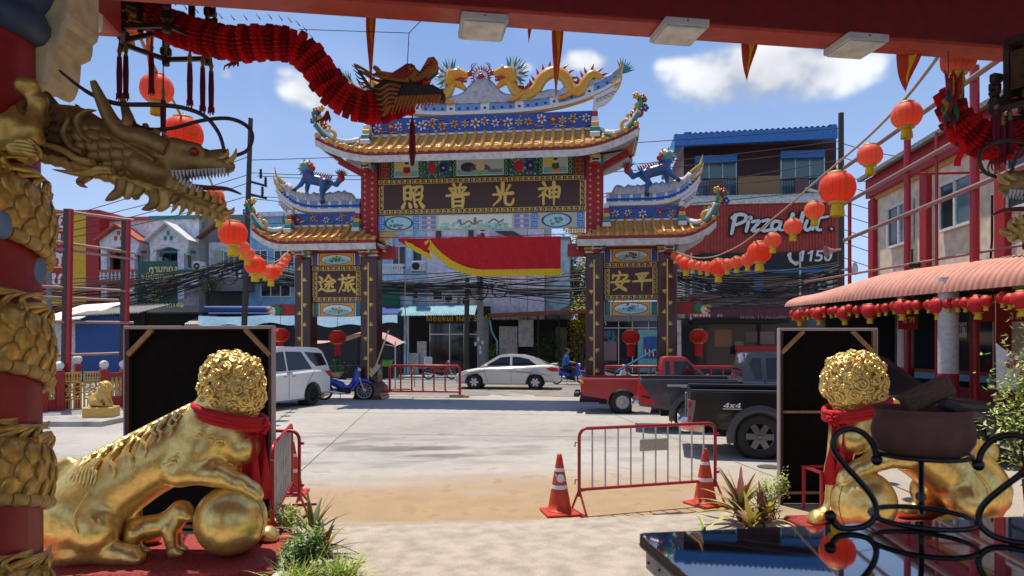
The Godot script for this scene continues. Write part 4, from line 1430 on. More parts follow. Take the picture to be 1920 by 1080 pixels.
	fl.tube(rg,0.045,6)
	put("flame_ring",fl,M.ceramic,pl)
	var cols:=[Color(0.015,0.10,0.30),C_RED,Color(0.75,0.70,0.62),Color(0.10,0.30,0.24),Color(0.02,0.02,0.03),Color(0.62,0.36,0.05)]
	var bones:=[
		[Vector3(-0.42,0.62,0),Vector3(0.35,0.66,0),0.20,0.21,0],
		[Vector3(0.36,0.70,0),Vector3(0.52,0.98,0),0.19,0.16,0],
		[Vector3(0.50,1.02,0),Vector3(0.56,1.10,0),0.20,0.19,3],[Vector3(0.42,1.12,0),Vector3(0.24,1.08,0),0.13,0.11,1],[Vector3(0.44,0.98,0),Vector3(0.26,0.91,0),0.10,0.07,0],[Vector3(0.50,1.26,0),Vector3(0.32,1.24,0),0.09,0.07,5],[Vector3(0.46,0.86,0),Vector3(0.34,0.82,0),0.14,0.10,2],
		[Vector3(0.40,0.62,0.13),Vector3(0.52,0.34,0.15),0.13,0.08,0],[Vector3(0.52,0.34,0.15),Vector3(0.72,0.12,0.15),0.08,0.06,0],[Vector3(0.72,0.10,0.15),Vector3(0.80,0.06,0.15),0.07,0.05,4],
		[Vector3(0.36,0.60,-0.13),Vector3(0.38,0.30,-0.15),0.13,0.08,0],[Vector3(0.38,0.30,-0.15),Vector3(0.34,0.02,-0.15),0.08,0.06,0],
		[Vector3(-0.40,0.60,0.14),Vector3(-0.36,0.28,0.15),0.16,0.09,0],[Vector3(-0.36,0.28,0.15),Vector3(-0.50,-0.14,0.15),0.09,0.06,0],[Vector3(-0.50,-0.16,0.15),Vector3(-0.44,-0.18,0.15),0.07,0.06,4],
		[Vector3(-0.44,0.60,-0.14),Vector3(-0.28,0.26,-0.15),0.16,0.09,0],[Vector3(-0.28,0.26,-0.15),Vector3(-0.16,-0.08,-0.15),0.09,0.06,0],
		[Vector3(-0.58,0.66,0),Vector3(-0.84,0.62,0),0.10,0.09,0],[Vector3(-0.84,0.62,0),Vector3(-0.98,0.90,0),0.10,0.12,0],[Vector3(-0.98,0.90,0),Vector3(-0.94,1.08,0),0.15,0.08,1],
		[Vector3(0.22,0.74,0.16),Vector3(0.44,0.56,0.18),0.07,0.05,1],[Vector3(-0.30,0.78,0.15),Vector3(-0.26,0.50,0.20),0.06,0.05,1]]
	var bm:=body(bones,0.035,0.05,cols)
	for sd in [-1,1]:
		var q:=thing("ridge_beast","blue maned ceramic beast striding on the %s" % ("left side roof" if sd<0 else "right side roof before the maroon building"),"beast statue",g*Vector3(sd*6.15,7.30,0),GATE_TURN,"blue beasts on the gate's side roofs")
		var t:=Transform3D(Basis.from_scale(Vector3(sd*0.92,0.92,0.92)).rotated(Vector3(0,0,1),sd*0.20),Vector3.ZERO)
		put("body",bm,M.ceramic,q,t)
		var s:=B.new(C_RED)
		for k in 10:
			var u:=lerpf(0.30,-0.55,k/9.0)
			s.tube([Vector3(u,0.80,0),Vector3(u-0.03,0.90,0),Vector3(u-0.08,1.0,0)],[0.045,0.03,0.004],4)
		for k in 14:
			var a:=lerpf(-1.3,1.9,k/13.0)
			s.c=[Color(0.35,0.30,0.12),C_TEAL,C_WHITE][k % 3]
			var o:=Vector3(0.50,1.05,0)
			var d:=Vector3(cos(a),sin(a),0.2*sin(k*2.0))
			s.tube([o+d*0.16,o+d*0.27,o+d*0.36],[0.05,0.035,0.004],4)
		for k in 8:
			var a:=lerpf(0.6,2.6,k/7.0)
			s.c=[C_TEAL,Color(0.35,0.25,0.08)][k % 2]
			var o:=Vector3(-0.95,0.95,0)
			s.tube([o,o+Vector3(cos(a),sin(a),0)*0.2,o+Vector3(cos(a),sin(a),0)*0.34],[0.05,0.035,0.005],4)
		s.c=C_WHITE
		s.ball(Vector3(0.36,1.20,0.10),0.035,6,4)
		for k in 5: s.tube([Vector3(0.24+k*0.04,1.02,0.06),Vector3(0.24+k*0.04,0.96,0.06)],[0.018,0.003],4)
		put("mane_and_fins",s,M.ceramic,q,t).set_meta("kind","stuff")
func fp(px: float,py: float,z: float)->Vector3:
	var c:=cos(GATE_TURN)
	var s:=-sin(GATE_TURN)
	var k:=(px-960.0)/1300.0
	var u:=(k*(24.4-c*z)-(-1.09-s*z))/(c+s*k)
	return Vector3(u,2.05+(640.0-py)/1300.0*(24.4-s*u-c*z),z)
func slab_at(b: B,x0: float,y0: float,x1: float,y1: float,z: float,depth: float)->B:
	var a:=fp(x0,y0,z)
	var d:=fp(x1,y1,z)
	return b.box(Vector3((a.x+d.x)/2,(a.y+d.y)/2,z-depth/2),Vector3(absf(d.x-a.x),absf(a.y-d.y),depth))
func win(par: Node3D,x0: float,y0: float,x1: float,y1: float,z: float,panes: int,glass: Material,frame: Material):
	var a:=fp(x0,y0,z)
	var d:=fp(x1,y1,z)
	var f:=B.new()
	var w:=d.x-a.x
	var h:=a.y-d.y
	for e in [[a.x,(a.y+d.y)/2,0.07,h],[d.x,(a.y+d.y)/2,0.07,h],[(a.x+d.x)/2,a.y,w+0.07,0.07],[(a.x+d.x)/2,d.y,w+0.07,0.07]]:
		f.box(Vector3(e[0],e[1],z+0.02),Vector3(e[2],e[3],0.09))
	for k in range(1,panes): f.box(Vector3(a.x+w*k/panes,(a.y+d.y)/2,z+0.018),Vector3(0.06,h-0.07,0.08))
	var o:=put("window",f,frame,par)
	for k in panes:
		put("pane",B.new().box(Vector3(a.x+w*(k+0.5)/panes,(a.y+d.y)/2,z+0.012),Vector3(w/panes-0.06,h-0.07,0.02)),glass,o)
func aircon(label: String,px: float,py: float,z: float,s:=1.0):
	var o:=thing("air_conditioner",label,"air conditioner",gate_frame()*fp(px,py,z),GATE_TURN,"outdoor air conditioner units")
	put("case",B.new().cbox(Vector3(0,0,0.17),Vector3(0.82,0.60,0.34)*s,0.02),M.white_aged,o)
	put("fan_grille",B.new().lathe([[0.001,0.0],[0.23*s,0.0],[0.23*s,0.02],[0.20*s,0.025],[0.001,0.01]],20,Transform3D(Basis(Vector3(1,0,0),PI/2),Vector3(-0.12*s,0,0.342*s))),M.dark_metal,o)
	put("bracket",B.new().box(Vector3(0,-0.33*s,0.15),Vector3(0.8,0.05,0.36)*s),M.wall_grey,o)
func corrugated(b: B,p0: Vector3,p1: Vector3,run: Vector3,waves: int,amp:=0.035,curve:=0.0)->B:
	var up:=(p1-p0).cross(run).normalized()
	if up.y<0: up=-up
	return b.sheet(func(u,v): return p0.lerp(p1,u)+run*v+up*(amp*sin(u*waves*TAU)+curve*sin(v*PI)),waves*4,5)
func balusters(par: Node3D,x0: float,x1: float,y0: float,y1: float,z: float,n: int,m: Material):
	var a:=fp(x0,y0,z)
	var d:=fp(x1,y1,z)
	for k in n:
		var b:=B.new()
		var h:=a.y-d.y
		b.lathe([[0.07,0],[0.05,h*0.15],[0.08,h*0.4],[0.045,h*0.7],[0.07,h]],8)
		put("baluster",b,m,par,Transform3D(Basis(),Vector3(lerpf(a.x,d.x,(k+0.5)/n),d.y,z+0.1)))
func build_street():
	var g:=gate_frame()
	var house:=func(called: String,label: String)->Node3D: return thing(called,label,"building",g.origin,GATE_TURN)
	var Z:=-17.0
	var a: Node3D=house.call("gold_shop","shop house with big red and yellow lettered wall at far left")
	put("wall",slab_at(B.new(),60,396,185,720,Z-0.2,6.0),M.sign_red,a)
	put("yellow_panel",slab_at(B.new(),131,396,161,574,Z,0.15),M.yellow_paint,a)
	put("yellow_panel",slab_at(B.new(),60,556,160,574,Z-0.01,0.12),M.yellow_paint,a)
	put("red_panel",slab_at(B.new(),161.5,396,185,574,Z+0.02,0.15),M.sign_red,a)
	var tl:=B.new()
	for q in [[86,405,"th o ng",26.0],[94,436,"th o ng",22.0],[96,473,"s_ m th",22.0],[96,512,"ch n' b",22.0]]:
		var p:=fp(q[0],q[1],Z-0.19)
		thai(tl,q[2],xf(p,Vector3.ZERO,Vector3(0.78,0.72,1)),1.5)
	put("lettering",tl,M.white_paint,a)
	var gl:=B.new()
	for y in [401,431,465,500,545]:
		slab_at(gl,84,y,126,y+2,Z-0.17,0.03)
	put("gilt_line",gl,M.gold_paint,a)
	for h in 2:
		var x0: float=[185.0,279.0][h]
		var x1: float=[278.5,373.0][h]
		var cx: float=[222.0,315.0][h]
		var trim: Material=[M.orange_paint,M.teal_paint][h]
		a=house.call("terrace_house",["white gabled terrace house with orange trim and baluster rail","white gabled terrace house with teal trim behind green sign"][h])
		put("wall",slab_at(B.new(),x0,408,x1,720,Z-1.2,7.0),M.wall_lilac if h==0 else M.wall_white,a)
		put("parapet",slab_at(B.new(),x0,[408,405][h],x1,[412,409][h],Z-1.0,0.5),trim,a)
		var gp:=[]
		for q in [[cx-36,452],[cx,426-4*h],[cx+40,452],[cx+34,478],[cx+26,470],[cx,462],[cx-26,470],[cx-32,478]]:
			var p:=fp(q[0],q[1],Z)
			gp.append(Vector2(p.x,p.y))
		put("gable",B.new().prism(gp,Z-1.2,Z),M.wall_white,a)
		for sd in [0,1]:
			var e:=fp(cx+(44 if sd else -39),453,Z)
			var f:=fp(cx,423-4*h,Z)
			for row in 5:
				put("roof_tile",B.new().bar(e+Vector3(0,0.02,0.22-row*0.34),f+Vector3(0,0.03,0.22-row*0.34),0.33,0.12),[M.orange_paint,M.white_paint][h],a)
		for q in [[0,-3],[-5.5,6.5],[5.5,6.5]]:
			put("gable_tile",slab_at(B.new(),cx+q[0]-2.6,440+q[1]-4,cx+q[0]+2.6,440+q[1]+4,Z+0.03,0.05),trim,a)
		for q in [[cx-33,cx-22],[cx+18,cx+30]]: put("pillar",slab_at(B.new(),q[0],470,q[1],560,Z-0.05,0.3),M.wall_white,a)
		win(a,cx-9,476,cx+20,506,Z-1.18,2,M.window_dark,trim)
		win(a,[258,352][h],475,[266,361][h],503,Z-1.17,1,M.window_dark,M.white_paint)
		put("trim_band",slab_at(B.new(),cx-12,470.5,cx+46,473.5,Z-0.3,0.4),trim,a)
		put("balcony_rail",slab_at(B.new(),x0,506,x1-4,509,Z+0.25,0.25),trim,a)
		put("balcony_slab",slab_at(B.new(),x0,525,x1-2,533,Z+0.3,1.4),trim if h==0 else M.wall_white,a)
		balusters(a,x0+2,x1-6,509,525,Z+0.05,12,M.white_paint)
		put("canopy",slab_at(B.new(),x0-25,574,x1,585,Z+2.2,3.4),[M.orange_paint,M.corrugated][h],a)
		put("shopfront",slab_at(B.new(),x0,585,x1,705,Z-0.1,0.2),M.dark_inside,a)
	a=house.call("concrete_house","stained grey concrete house between white terrace and blue houses")
	put("wall",slab_at(B.new(),373,404,466,720,Z-1.5,7.0),M.wall_grey,a)
	put("pillar",slab_at(B.new(),373,430,385,600,Z,0.4),M.wall_grey,a)
	put("porch_wall",slab_at(B.new(),385,455,440,520,Z-1.2,0.2),M.wall_white,a)
	win(a,420,472,440,512,Z-1.15,2,M.window_blue,M.white_paint)
	put("door",slab_at(B.new(),402,470,417,520,Z-1.1,0.1),mat("door_green",Color(0.35,0.45,0.35),0.7),a)
	put("roof_edge",B.new().bar(fp(372,447,Z+0.3),fp(414,416,Z+0.3),0.5,0.12),M.roof_rust,a)
	put("balcony",slab_at(B.new(),380,520,466,545,Z+0.2,1.6),M.wall_grey,a)
	for k in 9: put("baluster",slab_at(B.new(),384+k*9,505,388+k*9,520,Z+0.2,0.12),M.white_aged,a)
	aircon("air conditioner on the grey concrete house",377,500,Z+0.05,0.9)
	a=house.call("blue_house","sky blue three storey house seen under the left gate roof")
	put("wall",slab_at(B.new(),466,400,566,720,Z-0.6,7.0),M.wall_blue,a)
	put("parapet",slab_at(B.new(),464,398,568,404,Z-0.4,0.4),M.wall_white,a)
	win(a,476,470,502,505,Z-0.58,2,M.window_dark,M.white_paint)
	win(a,515,470,552,505,Z-0.58,3,M.window_dark,M.white_paint)
	put("balcony",slab_at(B.new(),466,512,566,520,Z+0.5,1.2),M.wall_sky,a)
	balusters(a,468,564,500,512,Z+0.2,14,M.white_paint)
	win(a,490,530,545,556,Z-0.58,3,M.window_dark,M.white_paint)
	a=house.call("blue_house","blue house with balcony between the gate's left columns")
	put("wall",slab_at(B.new(),566,425,716,720,Z-0.9,7.0),M.wall_blue,a)
	win(a,690,470,706,510,Z-0.88,1,M.window_dark,M.white_paint)
	win(a,580,530,640,560,Z-0.88,3,M.window_dark,M.white_paint)
	a=house.call("pale_blue_house","pale blue house with white balusters left of hanging red banner")
	put("wall",slab_at(B.new(),716,380,801,720,Z-0.9,7.0),M.wall_sky,a)
	put("pillar",slab_at(B.new(),760,380,773,575,Z-0.5,0.5),M.wall_sky,a)
	put("pillar",slab_at(B.new(),716,430,735,480,Z-0.4,0.5),M.wall_sky,a)
	win(a,736,462,761,505,Z-0.88,2,M.window_dark,M.white_paint)
	win(a,775,462,792,490,Z-0.88,1,M.window_dark,M.white_paint)
	put("balcony",slab_at(B.new(),716,516,801,530,Z+0.3,1.4),M.wall_sky,a)
	put("balcony_rail",slab_at(B.new(),716,495,757,499,Z+0.3,0.2),M.white_paint,a)
	balusters(a,717,757,499,516,Z+0.15,9,M.white_paint)
	win(a,718,545,733,572,Z-0.88,1,mat("green_glass",Color(0.03,0.18,0.10),0.2),M.white_paint)
	put("green_curtain",slab_at(B.new(),716,537,748,572,Z-0.7,0.1),mat("curtain_green",Color(0.02,0.16,0.09),0.8),a)
	win(a,768,543,785,560,Z-0.88,1,M.window_dark,M.white_paint)
	aircon("air conditioner left of the red banner's swagged corner",786,500,Z+0.35)
	a=house.call("lilac_house","pale lilac house with an arched balcony behind the red banner")
	put("wall",slab_at(B.new(),801,375,919,720,Z-0.8,7.0),M.wall_lilac,a)
	put("balcony",slab_at(B.new(),801,507,919,535,Z+0.2,1.3),M.wall_white,a)
	put("column_dark",slab_at(B.new(),817,375,826,455,Z-0.6,0.3),M.shutter_grey,a)
	put("column_dark",slab_at(B.new(),878,375,887,455,Z-0.6,0.3),M.shutter_grey,a)
	var arch:=[]
	for k in 13:
		var p:=fp(853-cos(PI*k/12.0)*25,453-sin(PI*k/12.0)*13,Z)
		arch.append(Vector2(p.x,p.y))
	put("arched_opening",B.new().prism(arch,Z-0.81,Z-0.76),M.wall_grey,a)
	win(a,812,545,830,562,Z-0.78,1,M.window_dark,M.white_paint)
	win(a,838,470,870,500,Z-0.78,2,M.window_dark,M.white_paint)
	aircon("air conditioner above the light blue shop awning",847,560,Z-0.7)
	aircon("air conditioner beside the street pole, nearest the white panel wall",879,565,Z-0.7)
	a=house.call("white_panel_building","smooth white building with dark vertical joints right of the red banner")
	for k in 3:
		put("wall_panel",slab_at(B.new(),[920,958,989.5][k],360,[957,988.5,1021][k],610,Z-1.0,7.0),M.wall_lilac,a)
		put("joint",slab_at(B.new(),[957,988.5,1021][k],360,[958,989.5,1022][k],610,Z-1.03,6.8),M.dark_metal,a)
	var dg:=[]
	for q in [[925,430],[990,458],[1000,452],[960,430]]:
		var p:=fp(q[0],q[1],Z)
		dg.append(Vector2(p.x,p.y))
	put("slanted_canopy",B.new().prism(dg,Z-0.98,Z-0.6),M.shutter_grey,a)
	put("canopy_edge",slab_at(B.new(),960,543,1021,549,Z-0.9,0.5),M.wall_grey,a)
	a=house.call("aqua_wall_building","pale aqua walled building beside the green tree")
	put("wall",slab_at(B.new(),1022,448,1068,720,Z-1.4,7.0),mat("wall_aqua",Color(0.46,0.60,0.63),0.85,0.0,"grime",0.3),a)
	put("cap",slab_at(B.new(),1020,444,1070,448,Z-1.3,7.2),M.wall_grey,a)
	aircon("air conditioner low on the white panelled wall",962,580,Z-0.9,0.8)
	a=house.call("carport","open carport with rust red sloping roof right of hair salon")
	var p0:=fp(917,592,Z+1.5)
	var p1:=fp(1108,583,Z+1.5)
	put("roof",B.new().bar(p0,p1,0.5,0.22),M.roof_rust,a)
	put("roof_sheet",corrugated(B.new(),p0+Vector3(0,0.1,0),p1+Vector3(0,0.1,0),Vector3(0,0.15,-4.5),40),M.roof_rust,a)
	for x in [921,1009,1048,1100]: put("post",slab_at(B.new(),x-1.5,592,x+1.5,703,Z+1.4,0.1),M.dark_metal,a)
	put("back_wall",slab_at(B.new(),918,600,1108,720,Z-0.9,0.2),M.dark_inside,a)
	put("white_wall",slab_at(B.new(),936,612,970,680,Z-0.6,0.2),M.white_aged,a)
	put("white_wall",slab_at(B.new(),972,600,1000,650,Z-0.62,0.2),M.wall_white,a)
	put("shed",slab_at(B.new(),1042,614,1062,700,Z-0.4,1.0),mat("shed_tan",Color(0.25,0.20,0.14),0.9,0.0,"grime",0.8),a)
	put("downpipe",B.new().tube([fp(918,600,Z+1.55),fp(922,622,Z+1.55),fp(932,640,Z+1.55),fp(932,665,Z+1.55)],0.05,6),M.aqua_paint,a)
	a=house.call("hair_salon","dark glass fronted hair salon under light blue awning")
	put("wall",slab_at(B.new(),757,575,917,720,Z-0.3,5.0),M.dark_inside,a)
	put("awning",corrugated(B.new(),fp(745,592,Z+1.7),fp(890,590,Z+1.7),Vector3(0,0.68,-1.6),42,0.035,0.16),M.awning_sky,a)
	put("awning_hip",B.new().quad(fp(890,590,Z+1.7),fp(890,590,Z+1.7)+Vector3(0,0.68,-1.6),fp(942,590,Z+0.5),fp(910,597,Z+1.7)),M.awning_sky,a)
	put("fascia",slab_at(B.new(),800,592,905,606,Z+0.3,0.15),M.black,a)
	var tp:=fp(860,597,Z+0.31)
	put("lettering",latin("Meekul Hair Style",0.34),M.yellow_paint,a,Transform3D(Basis(),tp))
	var ft:=fp(806,604,Z-0.2)
	for x in [806,843,870,899]: put("glazing_bar",slab_at(B.new(),x-0.8,604,x+0.8,696,Z-0.1,0.1),M.alloy,a)
	put("glazing_bar",slab_at(B.new(),806,626,899,627.5,Z-0.1,0.12),M.alloy,a)
	for q in [[807,842],[844,869],[871,898]]: put("pane",slab_at(B.new(),q[0],604,q[1],696,Z-0.16,0.04),M.window_dark,a)
	put("side_panel",slab_at(B.new(),767,662,784,700,Z+1.0,0.2),M.white_aged,a)
	put("side_panel",slab_at(B.new(),782,640,799,692,Z+0.5,0.2),M.white_aged,a)
	put("blue_post",slab_at(B.new(),757,592,761,704,Z+1.5,0.15),M.wall_blue,a)
	put("white_post",slab_at(B.new(),763,592,766,704,Z+1.5,0.12),M.white_aged,a)
	put("grey_post",slab_at(B.new(),906,597,916,704,Z+1.2,0.3),M.wall_grey,a)
	a=house.call("shuttered_shops","row of grey shuttered shops under blue awnings behind the gate")
	put("wall",slab_at(B.new(),372,575,756,720,Z-0.2,4.0),M.shutter_grey,a)
	put("rolled_awning",B.new().tube([fp(385,580,Z+2.2),fp(510,580,Z+2.2)],0.20,10),M.awning_blue,a)
	put("blue_awning",corrugated(B.new(),fp(385,590,Z+2.3),fp(505,590,Z+2.3),Vector3(0,0.5,-1.8),30,0.03),M.awning_blue,a)
	put("blue_awning",corrugated(B.new(),fp(560,590,Z+2.3),fp(745,588,Z+2.3),Vector3(0,0.45,-1.8),44,0.03),M.awning_blue,a)
	put("tarpaulin",B.new().sheet(func(u,v): return fp(lerpf(372,745,u),lerpf(592,609,v)+3.0*sin(u*31.0)*v+2.0*sin(u*11.0),Z+2.8+v*0.9),60,4),M.tarp_blue,a)
	for k in 6: put("shutter",slab_at(B.new(),515+k*40,612,552+k*40,704,Z-0.14,0.05),M.shutter_grey,a)
	for k in 6:
		var sl:=B.new()
		for j in 22: slab_at(sl,515.5+k*40,613+j*4.1,551.5+k*40,615.4+j*4.1,Z-0.11,0.03)
		put("shutter_ribs",sl,M.shutter_grey,a)
	put("side_wall",slab_at(B.new(),372,600,515,720,Z-0.1,0.4),M.shutter_grey,a)
	put("white_canopy",corrugated(B.new(),fp(345,608,Z+3.0),fp(500,606,Z+3.0),Vector3(0,1.0,-3.0),40,0.03),M.corrugated,a)
	a=house.call("restaurant_building","four storey restaurant building with maroon cladding, blue roof and red sign wall")
	put("upper_wall",slab_at(B.new(),1282,268,1568,372,Z-1.2,9.0),M.wall_maroon,a)
	var cb:=B.new()
	for k in 26: slab_at(cb,1283,273+k*3.5,1567,275.2+k*3.5,Z-1.17,0.06)
	put("cladding_boards",cb,M.wall_maroon,a)
	var f0:=fp(1264,264,Z+0.2)
	var f1:=fp(1569,249,Z+0.2)
	put("roof_fascia",B.new().bar(f0,f1,0.3,0.66),M.roof_blue,a)
	put("roof_end",B.new().box(f0+Vector3(0.15,0.0,-4.0),Vector3(0.2,0.8,8.0)),M.roof_blue,a)
	put("roof_sheet",corrugated(B.new(),f0+Vector3(0.8,0.40,0.05),f1+Vector3(-0.2,0.40,0.05),Vector3(0,0.9,-9.0),26,0.05),M.roof_blue,a)
	for x in [1290,1562]: put("roof_block",slab_at(B.new(),x-7,248-(x-1283)*0.053,x+7,256-(x-1283)*0.053,Z+0.1,0.8),M.roof_blue,a)
	for q in [[1304,1380,305,292],[1464,1545,296,283]]:
		win(a,q[0],q[2],q[1],368,Z-1.16,3,M.window_blue,M.white_aged)
		put("blind_box",slab_at(B.new(),q[0],q[3],q[1]+2,q[2]-2,Z-0.7,0.5),M.roof_blue,a)
		put("balcony_panel",slab_at(B.new(),q[0]+26,336,q[0]+52,366,Z-0.05,0.06),M.wall_maroon,a)
		var rl:=B.new()
		for k in 16: slab_at(rl,q[0]+k*5.0,336,q[0]+k*5.0+0.8,367,Z-0.1,0.04)
		slab_at(rl,q[0],335,q[1],336.5,Z-0.08,0.06)
		put("railing",rl,M.dark_metal,a)
	for q in [[1286,1303],[1384,1463],[1546,1568]]: put("balcony_wall",slab_at(B.new(),q[0],331,q[1],372,Z,0.15),M.wall_stain,a)
	put("balcony_floor",slab_at(B.new(),1284,368,1569,372,Z+0.15,1.4),M.white_aged,a)
	put("ledge",slab_at(B.new(),1284,373,1570,378,Z+0.4,0.5),M.white_aged,a)
	put("sign_wall",slab_at(B.new(),1284,379,1572,474,Z+0.2,6.0),M.wall_pizza,a)
	var rb:=B.new()
	for k in 48: slab_at(rb,1286+k*5.95,379,1288.2+k*5.95,474,Z+0.25,0.06)
	put("sign_ribs",rb,M.wall_pizza,a)
	var script:="10,3 3,37:8-6;4,8 16,2 28,5 25,15 9,21:7-6;33,16 29,33:7-6;36,8 37,9:8;40,16 53,15 39,32 53,31:6;58,15 71,14 57,32 73,31:6;89,17 79,16 74,25 79,32 88,25 90,17:6;89,20 88,31 94,32:6-4;111,4 103,37:8-6;129,2 121,36:8-6;105,21 127,18:6;136,16 132,28 137,33 145,26 148,15:6;148,15 146,32:6-5;158,5 153,30 160,33:7-5;146,13 173,9:6-4;178,31 179,32:4"
	var o:=fp(1368,401,Z+0.32)
	var sc:=(fp(1556,401,Z).x-o.x)/1.80
	var bk:=B.new()
	strokes(bk,script,xf(o,Vector3.ZERO,Vector3(sc,sc,1)),0.05,1.0,0.055)
	put("sign_backing",bk,M.black,a)
	var wt:=B.new()
	strokes(wt,script,xf(o+Vector3(0,0,0.07),Vector3.ZERO,Vector3(sc,sc,1)),0.04,0.95)
	put("sign_lettering",wt,M.white_paint,a)
	put("black_strip",slab_at(B.new(),1312,475,1572,502,Z+0.3,0.3),M.black,a)
	put("phone_number",latin("1150",0.62),M.white_paint,a,Transform3D(Basis(Vector3(1,0,0),Vector3(0.15,1,0),Vector3(0,0,1)),fp(1528,480,Z+0.32)))
	var ph:=B.new()
	var po:=fp(1478,476,Z+0.31)
	strokes(ph,"6,10 16,44 46,66:20-20;4,10 10,2:24;48,68 58,60:24",xf(po,Vector3.ZERO,Vector3(0.85,0.85,1)),0.03)
	put("phone_symbol",ph,M.white_paint,a)
	put("lower_wall",slab_at(B.new(),1284,474,1575,720,Z-0.4,6.0),M.wall_grey,a)
	for q in [[1300,1350,M.wall_grey],[1352,1412,M.window_dark],[1414,1432,M.roof_blue],[1434,1515,M.wall_maroon],[1517,1560,M.window_dark]]:
		put("upper_window",slab_at(B.new(),q[0],515,q[1],552,Z-0.3,0.1),q[2],a)
	put("blue_ledge",slab_at(B.new(),1285,502,1575,510,Z+0.1,0.5),M.roof_blue,a)
	put("maroon_fascia",slab_at(B.new(),1290,552,1490,566,Z+0.9,0.4),M.wall_maroon,a)
	put("awning",corrugated(B.new(),fp(1300,594,Z+2.0),fp(1490,592,Z+2.0),Vector3(0,0.55,-1.2),36,0.04,0.2),mat("awning_maroon",Color(0.22,0.05,0.05),0.7,0.0,"grime",0.5),a)
	put("shopfront",slab_at(B.new(),1270,597,1575,703,Z+0.1,0.2),M.window_dark,a)
	put("door_board",slab_at(B.new(),1300,597,1480,606,Z+1.2,0.15),M.black,a)
	put("web_lettering",latin("www.1150.com",0.26,0.01,false),M.white_aged,a,Transform3D(Basis(),fp(1430,593,Z+1.22)))
	for q in [[1340,618,1372,650,Color(0.35,0.16,0.06)],[1398,622,1420,642,Color(0.24,0.15,0.08)],[1425,622,1452,645,Color(0.34,0.22,0.22)],[1378,640,1394,655,Color(0.3,0.28,0.25)]]:
		put("window_poster",slab_at(B.new(),q[0],q[1],q[2],q[3],Z+0.14,0.03),mat("poster_%d" % int(q[0]),q[4],0.6,0.0,"rough",1.5),a)
	put("red_counter",slab_at(B.new(),1381,648,1460,665,Z+1.0,0.3),M.sign_red,a)
	aircon("air conditioner on the restaurant's dark storey, left one",1330,540,Z-0.2,0.9)
	aircon("air conditioner on the restaurant's dark storey, right one",1545,535,Z-0.2,0.9)
	for x in [1296,1500]: put("downpipe",B.new().tube([fp(x,475,Z+0.45),fp(x,600,Z+0.45)],0.06,6),M.white_aged,a)
	a=house.call("pharmacy","small shop with aqua doors and teal letter behind the right sign")
	put("wall",slab_at(B.new(),1108,575,1272,720,Z-1.3,4.0),M.wall_grey,a)
	put("ceiling_band",slab_at(B.new(),1108,590,1272,602,Z-0.1,1.2),M.wall_grey,a)
	for x in [1128,1160,1186,1216,1240]: put("glazing_bar",slab_at(B.new(),x-0.8,602,x+0.8,700,Z-0.5,0.1),M.alloy,a)
	put("glazing_bar",slab_at(B.new(),1128,614,1260,615.5,Z-0.5,0.12),M.alloy,a)
	for q in [[1129,1159],[1161,1185],[1187,1215],[1217,1239]]: put("pane",slab_at(B.new(),q[0],602,q[1],700,Z-0.56,0.04),M.window_dark,a)
	put("aqua_door",slab_at(B.new(),1196,618,1240,698,Z-0.45,0.06),M.aqua_paint,a)
	put("notice_board",slab_at(B.new(),1207,632,1240,672,Z-0.38,0.05),M.awning_blue,a)
	for k in 12: put("bottle",slab_at(B.new(),1209+k*2.5,655,1210.8+k*2.5,668,Z-0.33,0.05),[M.white_paint,M.red_paint,M.window_dark][k % 3],a)
	put("pink_poster",slab_at(B.new(),1132,640,1156,676,Z-0.5,0.03),mat("poster_pink",Color(0.35,0.22,0.25),0.7,0.0,"rough",1.5),a)
	var yl:=B.new()
	strokes(yl,"20,16 40,10 40,30 20,44 42,50 22,66 28,96 76,96 80,10:16;",xf(fp(1136,619,Z-0.48),Vector3.ZERO,Vector3(0.55,0.62,1)),0.05)
	put("teal_letter",yl,M.teal_paint,a)
	a=house.call("tin_shed","low shed with dark tin roof and blue hoarding by the red fence")
	var zl:=-9.0
	put("roof",corrugated(B.new(),fp(60,604,zl+1.0),fp(150,598,zl+1.0),Vector3(0.4,1.0,-3.0),26,0.04),M.corrugated,a)
	put("roof",corrugated(B.new(),fp(130,592,zl+0.6),fp(260,586,zl+0.6),Vector3(0.4,0.5,-2.0),30,0.04),M.wall_grey,a)
	put("cream_wall",slab_at(B.new(),60,600,141,720,zl,0.2),M.white_aged,a)
	put("blue_hoarding",slab_at(B.new(),141,592,236,720,zl+0.1,0.15),mat("hoarding_blue",Color(0.012,0.07,0.26),0.6,0.0,"soft",0.6),a)
	var sg:=thing("gold_buyer_sign","dark green sign with pale gold Thai lettering on a post","sign",g*fp(294,700,-13.0)*Vector3(1,0,1),GATE_TURN)
	var tt:=g.affine_inverse()*Transform3D(Basis(),Vector3.ZERO)
	var so:=fp(294,700,-13.0)
	var dx:=Transform3D(Basis(),-Vector3(so.x,0,-13.0))
	put("panel",slab_at(B.new(),258,490,331,575,-13.0,0.12),M.sign_green,sg,dx)
	put("post",slab_at(B.new(),266,520,272,720,-13.12,0.12),M.dark_metal,sg,dx)
	put("gold_seal",B.new().lathe([[0.001,0],[0.42,0],[0.42,0.02],[0.001,0.03]],20,Transform3D(Basis(Vector3(1,0,0),PI/2),fp(318,530,-12.96))),M.gold_pale,sg,dx)
	var lt:=B.new()
	for q in [[279,500,"s a m th o ng",0.30],[264,514,"r b' ch\" o th o ng th_ k ch n\" d",0.27],[264,528,"r b m th o ng",0.22],[276,541,"th o ng k",0.2],[268,552,"o m k w o ng d",0.17],[276,560,"k w th y o",0.14],[261,569,"k o w r s n r w o ng d n",0.21]]:
		thai(lt,q[2],xf(fp(q[0],q[1],-12.99),Vector3.ZERO,Vector3(q[3],q[3],1)),1.25)
	put("lettering",lt,M.sign_yellow,sg,dx)
